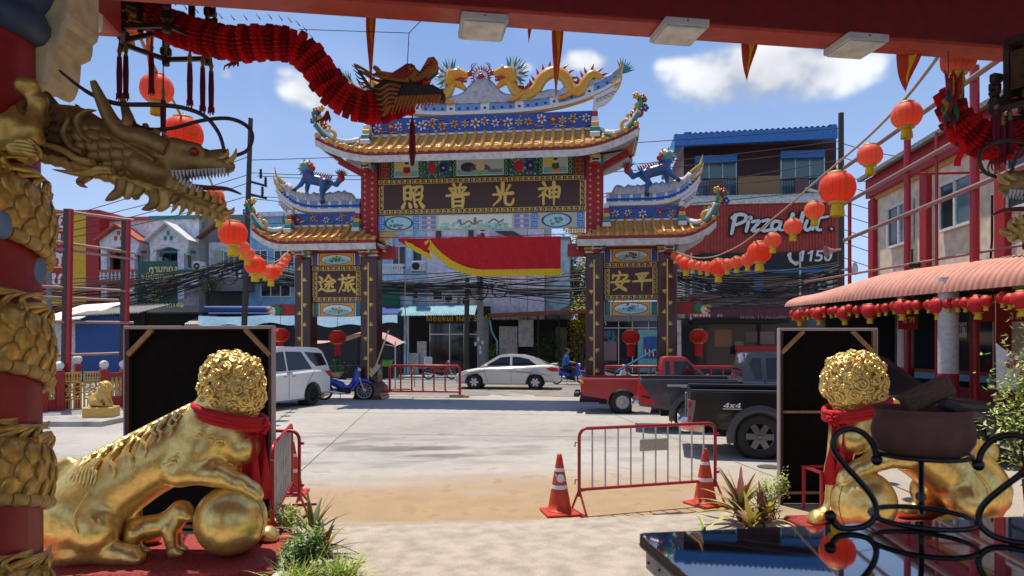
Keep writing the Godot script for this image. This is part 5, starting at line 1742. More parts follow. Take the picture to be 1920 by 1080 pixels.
	var l2:=B.new()
	thai(l2,"s d",xf(fp(311,528,-12.92),Vector3.ZERO,Vector3(0.34,0.34,1)),1.4)
	put("seal_lettering",l2,M.red_paint,sg,dx)
	var poles:=[[470,222,455,700,-12.5,0.17,"tall dark street pole behind the golden dragon's snout",M.pole_wood],[899,440,902,706,-13.6,0.20,"grey concrete pole in front of the hair salon",M.wall_grey],[876,520,874,704,-13.9,0.16,"dark shorter pole left of the concrete pole by the salon",M.pole_wood],[1577,212,1577,704,-9.0,0.16,"tall street pole carrying loudspeakers before the restaurant",M.pole_wood],[1273,600,1273,704,-9.5,0.13,"pale concrete post beside gate's right column",M.concrete_pale],[92,440,92,704,-4.0,0.12,"grey pole behind the red framework at far left",M.wall_grey]]
	for q in poles:
		var b0: Vector3=g*fp(q[2],700,q[4])
		var p:=thing("street_pole",q[6],"pole",Vector3(b0.x,0,b0.z),0,"poles along the street")
		var tp2: Vector3=g*fp(q[0],q[1],q[4])
		put("shaft",B.new().tube([Vector3.ZERO,(tp2-p.position)*0.5,tp2-p.position],[q[5],q[5]*0.9,q[5]*0.75],10),q[7],p)
		if q[0]==470:
			for e in [[325,15,0],[340,24,0],[358,18,1]]:
				var ins:=B.new()
				var c: Vector3=g*fp(474+e[1],e[0],q[4])-p.position
				ins.lathe([[0.02,-0.3],[0.09,-0.24],[0.06,-0.18],[0.09,-0.1],[0.06,-0.04],[0.09,0.03],[0.06,0.1],[0.08,0.18],[0.03,0.25]],8,Transform3D(Basis(),c))
				put("insulator",ins,M.black,p)
			for e in [[339,349],[363,372]]:
				put("arm",B.new().bar(g*fp(464,e[0],q[4])-p.position,g*fp(500,e[1],q[4])-p.position,0.1,0.12),M.dark_metal,p)
		if q[0]==899:
			put("top_box",B.new().cbox(g*fp(899,452,q[4])-p.position+Vector3(0,0,0.1),Vector3(0.9,0.25,0.5),0.04),M.dark_metal,p)
			for e in [430,440,446]: put("insulator",B.new().lathe([[0.05,-0.1],[0.16,-0.06],[0.09,0.0],[0.14,0.05],[0.04,0.12]],8,Transform3D(Basis(),g*fp(905,e,q[4])-p.position)),M.roof_rust,p)
			for e in [[897,636],[905,642],[900,652],[892,645],[901,660]]: put("bill",B.new().box(g*fp(e[0],e[1],q[4])-p.position+Vector3(0,0,0.22),Vector3(0.13,0.2,0.02)),M.white_aged,p)
		if q[0]==1577:
			for e in [[1548,468,-1.0],[1548,505,-1.0]]:
				pass
			for e in [[1562,470,-1.0,0.24],[1590,505,1.0,0.26]]:
				var c: Vector3=g*fp(e[0],e[1],q[4]+0.3)-p.position
				var hn:=B.new()
				hn.lathe([[0.05,-0.35],[0.06,-0.1],[0.12,0.1],[e[3],0.28],[e[3]*1.1,0.32],[e[3]*0.9,0.27],[0.10,0.08]],16,Transform3D(Basis(Vector3(0,0,1),PI/2+0.15) if e[2]<0 else Basis(Vector3(0,0,1),-PI/2).rotated(Vector3.UP,-0.9),c))
				put("loudspeaker",hn,mat("horn_pink",Color(0.42,0.20,0.18),0.5) if e[2]<0 else M.alloy,p)
			put("street_lamp",B.new().tube([g*fp(1577,372,q[4])-p.position,g*fp(1545,362,q[4])-p.position,g*fp(1510,355,q[4])-p.position],[0.05,0.05,0.10],8),M.alloy,p)
	for q in [[-11.0,-6.4,"red rail fence behind the blue motorcycle"],[-3.6,-0.95,"red rail fence end right of the gate's left column"],[4.3,9.0,"red rail fence behind the parked red pickup"]]:
		var rf:=thing("rail_fence",q[2],"fence",g*Vector3(q[0],0,-1.2),GATE_TURN,"red rail fences at the street edge")
		if q[0]==-3.6: rf.position=g*Vector3(-3.6,0,-1.0)
		var w: float=q[1]-q[0]
		var fr:=B.new()
		fr.tube([Vector3(0,0.15,0),Vector3(0,1.06,0),Vector3(0.08,1.14,0),Vector3(w-0.08,1.14,0),Vector3(w,1.06,0),Vector3(w,0.0,0)],0.05,8)
		fr.rod(Vector3(0,0.2,0),Vector3(w,0.2,0),0.045)
		put("frame",fr,M.red_tube,rf)
		for k in range(1,int(w/0.42)): put("bar",B.new().rod(Vector3(k*0.42,0.2,0),Vector3(k*0.42,1.14,0),0.03,6),M.red_tube,rf)
		put("foot",B.new().cbox(Vector3(w,0.04,0.1),Vector3(0.7,0.09,0.3),0.02),M.wood,rf)
	var rp:=thing("hanging_rope","thin pale rope hanging from the banner cord to the red rail","rope",g*Vector3(-2.72,0,0.3),GATE_TURN)
	put("cord",B.new().tube([Vector3(0.1,5.66,0),Vector3(0.05,3.4,0),Vector3(-0.1,1.2,-1.1),Vector3(-0.05,0.75,-1.2),Vector3(0.06,1.15,-1.2),Vector3(0.1,0.35,-1.2)],0.018,5),M.rope_tan,rp)
	var fc:=thing("food_cart","roadside food cart with faded pink canopy and green basin","cart",g*Vector3(-6.0,0,-4.6),GATE_TURN)
	put("canopy",B.new().sheet(func(u,v): return Vector3(-1.9+3.8*u,2.10-0.16*sin(u*7.0)-0.22*absf(v-0.4)+0.30*sin(u*PI),-1.0+2.0*v),18,6),mat("canopy_pink",Color(0.60,0.36,0.32),0.8,0.0,"grime",0.8),fc)
	put("canopy_sheet",B.new().sheet(func(u,v): return Vector3(0.7+1.2*u,2.28-0.25*u-0.2*v,-0.5+1.6*v),8,6),M.corrugated,fc)
	for x in [-1.8,1.8]: put("post",B.new().rod(Vector3(x,0,0.8),Vector3(x,2.05,0.8),0.03,6),M.alloy,fc)
	put("counter",B.new().cbox(Vector3(0,0.75,0),Vector3(3.2,0.5,1.0),0.02),M.dark_metal,fc)
	put("wheel",B.new().lathe([[0.001,-0.03],[0.3,-0.03],[0.3,0.03],[0.001,0.03]],16,Transform3D(Basis(Vector3(1,0,0),PI/2),Vector3(0.5,0.3,0.6))),M.rubber,fc)
	put("basin",B.new().lathe([[0.2,0.0],[0.30,0.28],[0.28,0.28]],14,Transform3D(Basis(),Vector3(1.3,1.0,0.4))),mat("basin_green",Color(0.10,0.42,0.03),0.4),fc)
	put("small_umbrella",B.new().lathe([[0.36,0.0],[0.2,0.22],[0.01,0.40]],8,Transform3D(Basis(),Vector3(0.6,1.35,0.5)),-1),mat("umbrella_tan",Color(0.48,0.24,0.08),0.8),fc)
	var pk:=thing("leaning_plank","pale plank tied aslant to the gate's left inner column","plank",g*Vector3(-3.7,0,0.4),GATE_TURN)
	put("board",B.new().bar(Vector3(-0.05,1.0,0.0),Vector3(0.45,2.45,-0.1),0.12,0.04),M.wood_pale,pk)
	put("brush",B.new().bar(Vector3(-0.18,0.84,0.02),Vector3(0.12,1.22,0.0),0.05,0.16),M.wood_pale,pk)
	var bp:=thing("blue_pole","light blue pole propped aslant behind the red pickup bed","pole",at(1160,700,20.8)*Vector3(1,0,1),0)
	put("shaft",B.new().rod(at(1155,697,20.8)-bp.position,at(1230,655,20.6)-bp.position,0.035),mat("pole_blue",Color(0.12,0.42,0.62),0.5),bp)
func build_right_side():
	var d:=Vector3(0.1157,0,-1).normalized()
	var wt:=Transform3D(Basis(-d,Vector3.UP,Vector3(-d.x,0,-d.z).cross(Vector3.UP)),Vector3(9.23,0,0))
	var dep:=func(px: float)->float: return 9.23/((px-960.0)/1300.0-0.1157)
	var cr:=Node3D.new()
	cr.name="cream_building"
	add_child(cr)
	cr.transform=wt
	tag(cr,"long cream building with red pilasters and white sliding windows at right","building")
	var L:=1.0067
	put("wall",B.new().box(Vector3(-13.0*L,3.4,-4.0),Vector3(20.0,6.9,7.9)),M.wall_cream,cr)
	put("red_fascia",B.new().box(Vector3(-13.0*L,7.10,-4.0),Vector3(20.3,0.62,8.25)),M.sign_red,cr)
	put("ochre_line",B.new().box(Vector3(-13.0*L,6.72,-4.0),Vector3(20.1,0.13,8.04)),mat("ochre",Color(0.62,0.30,0.08),0.7,0.0,"soft",0.5),cr)
	put("roof_sheet",corrugated(B.new(),Vector3(-23.4,7.46,0.35),Vector3(-2.5,7.46,0.35),Vector3(0,1.2,-4.5),70,0.03),M.corrugated,cr)
	put("gutter",B.new().box(Vector3(-13.0,7.43,0.30),Vector3(20.6,0.12,0.14)),M.wall_grey,cr)
	for z in [22.75,19.15,15.55,12.2,9.0]: put("pilaster",B.new().cbox(Vector3(-z*L,3.4,0.02),Vector3(0.42,6.6,0.16),0.02),M.sign_red,cr)
	for z in [14.6,17.55,20.75]:
		var w:=B.new()
		for e in [[-0.78,0,0.07,1.24],[0.78,0,0.07,1.24],[0,0.6,1.62,0.07],[0,-0.6,1.62,0.07],[0,0,0.08,1.2]]: w.box(Vector3(e[0],e[1],0.03),Vector3(e[2],e[3],0.09))
		var wi:=put("window",w,M.white_paint,cr,Transform3D(Basis(),Vector3(-z*L,5.55,0)))
		for e in [-0.39,0.39]: put("pane",B.new().box(Vector3(e,0,0.012),Vector3(0.72,1.16,0.02)),M.window_dark if e<0 else M.window_blue,wi)
	put("wall_conduit",B.new().tube([Vector3(-16.0,5.4,0.06),Vector3(-16.0,4.4,0.06),Vector3(-16.1,3.6,0.06)],0.025,6),M.dark_metal,cr)
	put("wall_conduit",B.new().tube([Vector3(-20.0,4.7,0.06),Vector3(-20.0,3.6,0.06)],0.025,6),M.dark_metal,cr)
	var ft:=Transform3D(wt.basis,Vector3(7.5,0,0))
	var fr:=Node3D.new()
	fr.name="pole_frame"
	add_child(fr)
	fr.transform=ft
	tag(fr,"tall frame of thin red posts and long rails before cream building","frame")
	for q in [[20.2,6.2,0.05],[16.5,7.1,0.075],[15.1,6.6,0.035],[13.6,7.45,0.085],[11.6,7.3,0.08]]:
		put("post",B.new().rod(Vector3(-q[0]*L,0,0),Vector3(-q[0]*L,q[1],0),q[2],10),M.red_tube,fr)
	put("side_rail",B.new().rod(Vector3(-16.5,6.0,0.02),Vector3(-16.5,6.0,-1.6),0.03,6),M.red_tube,fr)
	for y in [7.18,6.12,5.05]: put("rail",B.new().tube([Vector3(-20.5,y-0.03,0.09),Vector3(-14.0,y,0.09),Vector3(-8.0,y+0.03,0.09)],0.055,8),mat("rail_rust",Color(0.42,0.25,0.22),0.6,0.2,"rough",1.5),fr)
	put("floodlight",B.new().cbox(Vector3(-13.2,7.62,0.1),Vector3(0.34,0.24,0.12),0.02,Transform3D()),M.alloy,fr)
	var t:=yaw(TEMPLE_TURN)
	var hall:=thing("awning_hall","open hall under long pink ribbed awning along the right side","building",Vector3.ZERO,TEMPLE_TURN)
	var aw:=B.new()
	var n:=78
	var z0:=-17.7
	var z1:=-6.0
	aw.sheet(func(u,v):
		var a: float=v*PI*0.5
		var bump:=0.036*sin(u*n*TAU)
		return Vector3(10.3+1.15*(1.0-cos(a))-bump*cos(a),3.0+(0.64*(0.5+0.5*smoothstep(0.0,0.30,u))+bump)*sin(a),lerpf(z0,z1,u)),n*4,9)
	put("ribbed_awning",aw,M.awning_pink,hall)
	var en:=[]
	for k in 10: en.append(Vector2(10.31+1.15*(1-cos(k/9.0*PI/2)),3.0+0.31*sin(k/9.0*PI/2)))
	en.append(Vector2(11.46,3.0))
	put("awning_end",B.new().prism(en,z0-0.02,z0+0.02),M.awning_pink,hall)
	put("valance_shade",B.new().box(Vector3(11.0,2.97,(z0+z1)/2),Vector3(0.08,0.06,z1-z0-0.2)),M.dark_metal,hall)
	put("ceiling",B.new().box(Vector3(12.4,3.30,(z0+z1)/2),Vector3(2.4,0.08,z1-z0)),M.wall_grey,hall)
	put("wall_cap",B.new().box(Vector3(12.2,3.60,(z0+z1)/2+1.5),Vector3(1.5,0.12,z1-z0-3.0)),M.wall_grey,hall)
	put("front_pipe",B.new().tube([Vector3(11.5,3.78,z0-1),Vector3(11.5,3.86,-12),Vector3(11.5,3.92,z1)],0.03,6),mat("pipe_rust",Color(0.3,0.14,0.12),0.7),hall)
	put("spotlight",B.new().cbox(Vector3(10.9,3.78,-10.6),Vector3(0.2,0.22,0.42),0.03),M.dark_metal,hall)
	put("spotlight",B.new().cbox(Vector3(11.2,3.74,-13.9),Vector3(0.12,0.12,0.3),0.03),M.dark_metal,hall)
	for q in [[10.52,-12.15,0.18],[12.0,-15.2,0.18],[10.52,-8.6,0.18]]:
		var c:=B.new(Color(0.62,0.58,0.52))
		c.lathe([[q[2],1.42],[q[2],3.3]],20,Transform3D(Basis(),Vector3(q[0],0,q[1])))
		c.c=Color(0.33,0.015,0.02)
		c.lathe([[q[2]+0.003,0.0],[q[2]+0.003,1.42]],20,Transform3D(Basis(),Vector3(q[0],0,q[1])))
		put("pillar",c,M.paint_matt,hall)
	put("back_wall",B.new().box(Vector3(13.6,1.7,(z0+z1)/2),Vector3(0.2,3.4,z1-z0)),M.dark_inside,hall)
	put("end_wall",B.new().box(Vector3(12.5,1.7,z0+0.1),Vector3(2.2,3.4,0.15)),M.shutter_grey,hall)
	for k in 6: put("pane",B.new().box(Vector3(13.46,1.95,z0+1.2+k*1.75),Vector3(0.03,1.7,1.66)),M.window_dark,hall)
	for k in 7: put("glazing_bar",B.new().box(Vector3(13.44,1.95,z0+0.33+k*1.75),Vector3(0.06,1.8,0.07)),M.alloy,hall)
	put("blue_stripe",B.new().box(Vector3(13.42,1.16,-12),Vector3(0.03,0.16,10.0)),M.wall_blue,hall)
	put("orange_stripe",B.new().box(Vector3(13.42,1.29,-12),Vector3(0.03,0.08,10.0)),M.orange_paint,hall)
	put("counter",B.new().cbox(Vector3(11.9,0.55,-10.2),Vector3(0.6,1.1,4.0),0.02),M.red_dark,hall)
	put("counter_top",B.new().cbox(Vector3(11.85,1.12,-10.2),Vector3(0.75,0.05,4.1),0.01),M.steel_pale,hall)
	put("low_wall",B.new().box(Vector3(12.6,0.5,-13),Vector3(0.2,1.0,9)),M.red_dark,hall)
	put("plinth",B.new().cbox(Vector3(12.0,0.08,-12),Vector3(3.4,0.16,11.8),0.02),M.concrete,hall)
	var toward:=Transform3D(Basis(Vector3.UP,-0.12),Vector3.ZERO)
	var s1:=thing("rent_sign","white board with blue Thai writing on a thin post under the awning","sign",at(1790,700,14.6)*Vector3(1,0,1),-0.12)
	put("post",B.new().rod(Vector3(-0.08,0,-0.03),Vector3(-0.08,2.2,-0.03),0.03,6),M.white_aged,s1)
	put("board",B.new().cbox(Vector3(0.02,2.28,0),Vector3(0.42,0.34,0.03),0.005),M.white_paint,s1)
	put("brown_strip",B.new().box(Vector3(0.02,2.10,0.004),Vector3(0.42,0.06,0.035)),M.wood,s1)
	var tl:=B.new()
	thai(tl,"ai h e ch' a",xf(Vector3(-0.16,2.40,0.017),Vector3.ZERO,Vector3(0.085,0.15,0.3)),1.0)
	put("lettering",tl,mat("ink_blue",Color(0.03,0.05,0.2),0.6),s1)
	var s2:=thing("red_signboard","large dark red signboard with pale Thai letters at right edge","sign",at(1878,700,13.4)*Vector3(1,0,1),-0.2)
	put("board",B.new().cbox(Vector3(0,2.74,0),Vector3(1.0,0.62,0.05),0.01),M.sign_red,s2)
	var t2:=B.new()
	thai(t2,"r a n o a h a r",xf(Vector3(-0.42,2.96,0.03),Vector3.ZERO,Vector3(0.11,0.16,0.4)),1.0)
	thai(t2,"ng d",xf(Vector3(0.1,2.62,0.03),Vector3.ZERO,Vector3(0.11,0.14,0.4)),1.0)
	put("lettering",t2,M.sign_yellow,s2)
	for e in [-0.45,0.45]: put("hanger",B.new().rod(Vector3(e,3.0,0),Vector3(e,3.4,0),0.012,5),M.dark_metal,s2)
	var s3:=thing("small_red_sign","small red shop sign with yellow letters between the two pillars","sign",at(1702,700,15.6)*Vector3(1,0,1),-0.1)
	put("board",B.new().cbox(Vector3(0,2.50,0),Vector3(0.42,0.36,0.04),0.008),M.sign_red,s3)
	var t3:=B.new()
	thai(t3,"o a h",xf(Vector3(-0.12,2.60,0.025),Vector3.ZERO,Vector3(0.09,0.12,0.3)),1.1)
	put("lettering",t3,M.sign_yellow,s3)
	put("hanger",B.new().rod(Vector3(0,2.66,0),Vector3(0,3.3,0),0.012,5),M.dark_metal,s3)
	var s4:=thing("cloth_notice","white cloth notice with red Thai writing hung at right edge","banner",at(1908,700,12.0)*Vector3(1,0,1),-0.3)
	s4.scale=Vector3.ONE*0.86
	put("cloth",B.new().sheet(func(u,v): return Vector3(-0.38+0.9*u,2.36-v*0.95-0.20*absf(sin(u*5.0))*(1-v),0.05*sin(u*6.0+v)),16,10),M.white_paint,s4)
	var t4:=B.new()
	thai(t4,"b r a",xf(Vector3(-0.20,2.18,0.08),Vector3(0,0,0.2),Vector3(0.10,0.13,0.3)),1.1)
	thai(t4,"d o th n",xf(Vector3(-0.24,2.0,0.08),Vector3(0,0,0.1),Vector3(0.12,0.15,0.3)),1.3)
	thai(t4,"r k",xf(Vector3(-0.02,1.78,0.08),Vector3.ZERO,Vector3(0.11,0.14,0.3)),1.1)
	put("lettering",t4,M.sign_red,s4)
	for e in [-0.38,0.5]: put("cord",B.new().rod(Vector3(e,2.36,0),Vector3(e,3.2,0),0.008,5),M.rope_tan,s4)
func build_left_side():
	var a:=ground_at(68,781)
	var b:=ground_at(262,767)
	var d:=(b-a).normalized()
	var ang:=atan2(-d.z,d.x)
	var f:=thing("red_fence","red temple fence with gilt gate leaves and round white finials","fence",a,ang)
	var s:=func(px: float)->float:
		var k:=(px-960.0)/1300.0
		return (a.x+k*a.z)/(-d.x-k*d.z)
	var posts:=[82.0,111.0,155.0,195.0,232.0,262.0]
	for i in posts.size():
		var x: float=s.call(posts[i])
		var lead:=i==1 or i==3
		var p:=put("post",B.new().cbox(Vector3(x,0.62,0),Vector3(0.20 if lead else 0.16,1.24,0.26),0.015),M.red_paint,f) if i!=2 else put("post",B.new().cbox(Vector3(x,0.70,-0.4),Vector3(0.16,1.40,0.2),0.015),M.red_paint,f)
		var top:=1.24 if i!=2 else 1.40
		put("finial",B.new().ball(Vector3(x,top+0.13,-0.4 if i==2 else 0.0),0.125,16,10),M.white_paint,p)
		put("collar",B.new().lathe([[0.09,top],[0.06,top+0.03]],12,Transform3D(Basis(),Vector3(x,0,-0.4 if i==2 else 0.0))),M.white_paint,p)
	for q in [[82.0,111.0,4],[195.0,232.0,4],[232.0,262.0,3]]:
		var x0: float=s.call(q[0])
		var x1: float=s.call(q[1])
		put("base_wall",B.new().box(Vector3((x0+x1)/2,0.22,0),Vector3(x1-x0,0.44,0.16)),M.red_paint,f)
		put("rail",B.new().box(Vector3((x0+x1)/2,1.06,0),Vector3(x1-x0,0.13,0.2)),M.red_paint,f)
		for k in q[2]:
			var x:=lerpf(x0,x1,(k+0.7)/(q[2]+0.4))
			put("baluster",B.new().lathe([[0.05,0.44],[0.05,0.5],[0.03,0.54],[0.065,0.64],[0.035,0.74],[0.065,0.86],[0.03,0.94],[0.05,1.0]],10,Transform3D(Basis(),Vector3(x,0,0.02))),M.gold_pale,f)
	for q in [[115.0,153.0],[156.5,191.0]]:
		var x0: float=s.call(q[0])
		var x1: float=s.call(q[1])
		var w:=x1-x0
		var gl:=put("gate_leaf",B.new().box(Vector3(x0+w/2,1.16,0),Vector3(w,0.05,0.04)).box(Vector3(x0+w/2,0.12,0),Vector3(w,0.05,0.04)).box(Vector3(x0+0.02,0.64,0),Vector3(0.04,1.05,0.04)).box(Vector3(x1-0.02,0.64,0),Vector3(0.04,1.05,0.04)).box(Vector3(x0+w/2,0.42,0),Vector3(w,0.04,0.04)).box(Vector3(x0+w/2,0.92,0),Vector3(w,0.04,0.04)),M.gold_pale,f)
		for k in 7:
			var x:=x0+w*(k+0.5)/7
			put("bar",B.new().rod(Vector3(x,0.12,0),Vector3(x,0.42,0),0.014,6),M.gold_pale,gl)
			put("bar",B.new().lathe([[0.02,0.92],[0.035,1.0],[0.015,1.06],[0.03,1.14]],6,Transform3D(Basis(),Vector3(x,0,0))),M.gold_pale,gl)
		for k in 6:
			var c:=Vector3(x0+w*(0.2+0.3*(k % 3)),0.56+0.24*(k/3),0)
			var sp:=[]
			for j in 13: sp.append(c+Vector3(cos(j*0.62+k)*(0.12-j*0.007),sin(j*0.62+k)*(0.12-j*0.007),0))
			put("scroll",B.new().tube(sp,0.022,5),M.gold_pale,gl)
	var pv:=B.new()
	var c0:=ground_at(60,800)
	var c1:=ground_at(190,800)
	var c2:=ground_at(240,790)
	var poly:=[]
	for p in [c0,c1,c2,b+d*3.0,a-d*3.0+Vector3(0,0,-1)]: poly.append(Vector2(p.x,-p.z))
	pv.prism(poly,0.0,0.12,Transform3D(Basis(Vector3(1,0,0),Vector3(0,0,-1),Vector3(0,1,0)),Vector3.ZERO))
	struct("side_pavement",pv,M.concrete,"raised grey pavement under the red fence")
	var fr:=thing("steel_frame","rusty red and grey steel posts with rails behind red fence","frame",Vector3.ZERO)
	for q in [[126,392,19.6],[234,412,20.8]]:
		var p0:=at(q[0]-3,700,q[2])
		var p1:=at(q[0]+3,q[1],q[2])
		put("post",B.new().bar(Vector3(p0.x-0.05,0,p0.z),Vector3(p1.x-0.05,p1.y,p1.z),0.12,0.14),M.pole_wood,fr)
		put("red_post",B.new().bar(Vector3(p0.x+0.06,0,p0.z),Vector3(p1.x+0.06,p1.y,p1.z),0.09,0.12),M.red_tube,fr)
	for q in [[60,389,250,413],[60,447,250,474],[60,460,252,486],[60,536,248,546],[60,556,222,563],[60,603,250,605],[60,668,232,662]]:
		var p0:=at(q[0],q[1],19.0)
		var p1:=at(q[2],q[3],20.9)
		put("rail",B.new().rod(p0,p1,0.045,6),M.rail_rust,fr)
	var sb:=ground_at(190,790)
	var pd:=thing("gold_block","square gold painted block under the small gold lion","pedestal",sb+Vector3(0,0.1,0),0.2)
	put("block",B.new().cbox(Vector3(0,0.14,0),Vector3(0.72,0.28,0.52),0.02),M.gold_pale,pd)
	var sl:=thing("small_gold_lion","small seated gold lion statue facing the red fence","lion statue",sb+Vector3(0,0.385,0),0.2)
	var bn:=[[Vector3(-0.14,0.14,0),Vector3(0.05,0.34,0),0.17,0.14],[Vector3(0.06,0.36,0),Vector3(0.10,0.52,0),0.14,0.14],[Vector3(0.14,0.52,0),Vector3(0.22,0.48,0),0.09,0.07],[Vector3(0.10,0.30,0.09),Vector3(0.20,0.03,0.11),0.07,0.05],[Vector3(0.10,0.30,-0.09),Vector3(0.20,0.03,-0.11),0.07,0.05],[Vector3(-0.10,0.12,0.12),Vector3(0.05,0.05,0.15),0.11,0.05],[Vector3(-0.10,0.12,-0.12),Vector3(0.05,0.05,-0.15),0.11,0.05],[Vector3(0.20,0.03,0.11),Vector3(0.28,0.03,0.11),0.05,0.04],[Vector3(-0.26,0.12,0),Vector3(-0.24,0.34,0),0.06,0.05]]
	put("body",body(bn,0.025,0.04),M.gold_pale,sl)
	var mc:=B.new()
	for k in 26:
		var aa:=rng.randf_range(0.6,5.0)
		var vv:=rng.randf_range(-0.8,1.0)
		mc.ball(Vector3(0.08+cos(aa)*0.13*sqrt(1-vv*vv*0.6),0.46+vv*0.14,sin(aa)*0.14*sqrt(1-vv*vv*0.6)),0.04,7,5)
	put("mane",mc,M.gold_pale,sl)
func arc(cx: float,cy: float,r: float,a0: float,a1: float,n:=8)->Array:
	var o:=[]
	for k in n+1:
		var a:=lerpf(a0,a1,float(k)/n)
		o.append([cx+cos(a)*r,cy+sin(a)*r])
	return o
func pv2(l: Array)->PackedVector2Array:
	var o:=PackedVector2Array()
	for q in l: o.append(Vector2(q[0],q[1]))
	return o
func wheel_meshes(r: float,w: float,style: int)->Array:
	var t:=B.new()
	t.lathe([[r*0.60,-w/2],[r*0.9,-w/2],[r,-w*0.36],[r,w*0.36],[r*0.9,w/2],[r*0.60,w/2],[r*0.58,w*0.30],[r*0.58,-w*0.3]],28)
	for k in 28: t.box(Vector3(cos(TAU*k/28)*r*0.995,0,sin(TAU*k/28)*r*0.995),Vector3(0.012,w*0.7,0.022),Transform3D())
	var m:=B.new()
	m.lathe([[r*0.60,w*0.40],[r*0.64,w*0.46],[r*0.57,w*0.40],[r*0.55,-w*0.1]],28)
	var h:=B.new()
	if style==0:
		for k in 6:
			var a:=TAU*k/6
			h.bar(Vector3(cos(a)*0.05,w*0.36,sin(a)*0.05),Vector3(cos(a)*r*0.6,w*0.33,sin(a)*r*0.6),0.10*r/0.38,0.05)
		h.lathe([[0.001,w*0.44],[r*0.14,w*0.42],[r*0.2,w*0.3]],14)
		for k in 6: h.ball(Vector3(cos(TAU*k/6+0.5)*r*0.19,w*0.42,sin(TAU*k/6+0.5)*r*0.19),0.016,6,4)
	elif style==1:
		h.lathe([[0.001,w*0.40],[r*0.16,w*0.40],[r*0.2,w*0.25],[r*0.42,w*0.30],[r*0.56,w*0.22]],24)
		for k in 10: h.ball(Vector3(cos(TAU*k/10)*r*0.32,w*0.30,sin(TAU*k/10)*r*0.32),Vector3(0.022,0.02,0.022),6,4)
	else:
		for k in 15:
			var a:=TAU*k/15
			h.bar(Vector3(cos(a)*0.04,w*0.36,sin(a)*0.04),Vector3(cos(a+0.12)*r*0.58,w*0.34,sin(a+0.12)*r*0.58),0.035,0.03)
		h.lathe([[0.001,w*0.42],[r*0.12,w*0.40],[r*0.16,w*0.3]],14)
	var dk:=B.new()
	dk.lathe([[0.001,w*0.02],[r*0.56,w*0.05]],20)
	return [t.mesh(),m.mesh(),h.mesh(),dk.mesh()]
func put_wheel(par: Node3D,wm: Array,c: Vector3,side: float,rim: Material,steer:=0.0):
	var o:=Node3D.new()
	o.name="wheel"
	par.add_child(o,true)
	o.transform=Transform3D(Basis(Vector3.UP,steer)*Basis(Vector3(1,0,0),PI/2*side),c)
	put("tyre",wm[0],M.rubber,o)
	put("rim",wm[1],rim,o)
	put("spokes",wm[2],rim,o)
	put("brake_disc",wm[3],M.dark_metal,o)
func side_glass(par: Node3D,poly: Array,hw: float,tilt: float,ytop: float,ybot: float,called:="side_window"):
	for sd in [-1.0,1.0]:
		var b:=B.new()
		var pv:=pv2(poly)
		if Geometry2D.is_polygon_clockwise(pv): pv.reverse()
		var ix:=Geometry2D.triangulate_polygon(pv)
		var f:=func(p: Vector2,e: float)->Vector3:
			var k:=clampf((p.y-ybot)/(ytop-ybot),0.0,1.0)
			return Vector3(p.x,p.y,sd*(hw-tilt*k+0.006-e))
		for i in range(0,ix.size(),3):
			b.tri(f.call(pv[ix[i]],0.0),f.call(pv[ix[i+1]],0.0),f.call(pv[ix[i+2]],0.0))
		for i in pv.size():
			var j:=(i+1) % pv.size()
			b.quad(f.call(pv[i],0.02),f.call(pv[i],0.0),f.call(pv[j],0.0),f.call(pv[j],0.02))
		put(called,b,M.car_glass,par)
func cabin(poly: Array,hw: float,tilt: float,ytop: float,ybot: float)->B:
	var b:=B.new()
	var pv:=pv2(poly)
	if Geometry2D.is_polygon_clockwise(pv): pv.reverse()
	var m:=pv.size()
	var zs:=func(p: Vector2)->float: return hw-tilt*clampf((p.y-ybot)/(ytop-ybot),0.0,1.0)
	var ix:=Geometry2D.triangulate_polygon(pv)
	for i in range(0,ix.size(),3):
		for sd in [-1.0,1.0]:
			var q:=[]
			for e in 3: q.append(Vector3(pv[ix[i+e]].x,pv[ix[i+e]].y,sd*zs.call(pv[ix[i+e]])))
			b.tri(q[0],q[1],q[2])
	for i in m:
		var p:=pv[i]
		var q:=pv[(i+1) % m]
		var cr:=0.025 if minf(p.y,q.y)>ybot+0.1 else 0.0
		var nn:=Vector2(q.y-p.y,p.x-q.x).normalized()*cr
		var l:=[]
		for e in [-1.0,-0.82,-0.4,0.0,0.4,0.82,1.0]:
			var up: float=cr*(1.0-pow(absf(e),3.0))
			l.append([Vector3(p.x,p.y+up,e*zs.call(p)),Vector3(q.x,q.y+up,e*zs.call(q))])
		for k in 6: b.quad(l[k][0],l[k][1],l[k+1][1],l[k+1][0],2)
	return b
func seam(par: Node3D,pts: Array,hw: float):
	for sd in [-1.0,1.0]:
		var b:=B.new()
		for i in pts.size()-1: b.bar(Vector3(pts[i][0],pts[i][1],sd*(hw+0.001)),Vector3(pts[i+1][0],pts[i+1][1],sd*(hw+0.001)),0.010,0.010)
		put("shut_line",b,M.black,par)
func arches(par: Node3D,xs: Array,y: float,r: float,hw: float,m: Material,flare:=0.03):
	for x in xs:
		for sd in [-1.0,1.0]:
			var b:=B.new()
			var p:=[]
			for q in arc(x,y,r+0.03,-0.25,PI+0.25,14): p.append(Vector3(q[0],q[1],sd*(hw-0.02)))
			b.tube(p,0.03+flare,8)
			put("arch",b,m,par)
			put("wheel_well",B.new().lathe([[0.001,0.0],[r,0.0],[r,0.28],[0.001,0.28]],18,Transform3D(Basis(Vector3(1,0,0),PI/2),Vector3(x,y,sd*(hw-0.24)-0.14))),M.black,par)
func mirrors(par: Node3D,x: float,y: float,hw: float,m: Material):
	for sd in [-1.0,1.0]:
		put("mirror",B.new().ball(Vector3(x,y,sd*(hw+0.10)),Vector3(0.08,0.075,0.11),10,7),m,par)
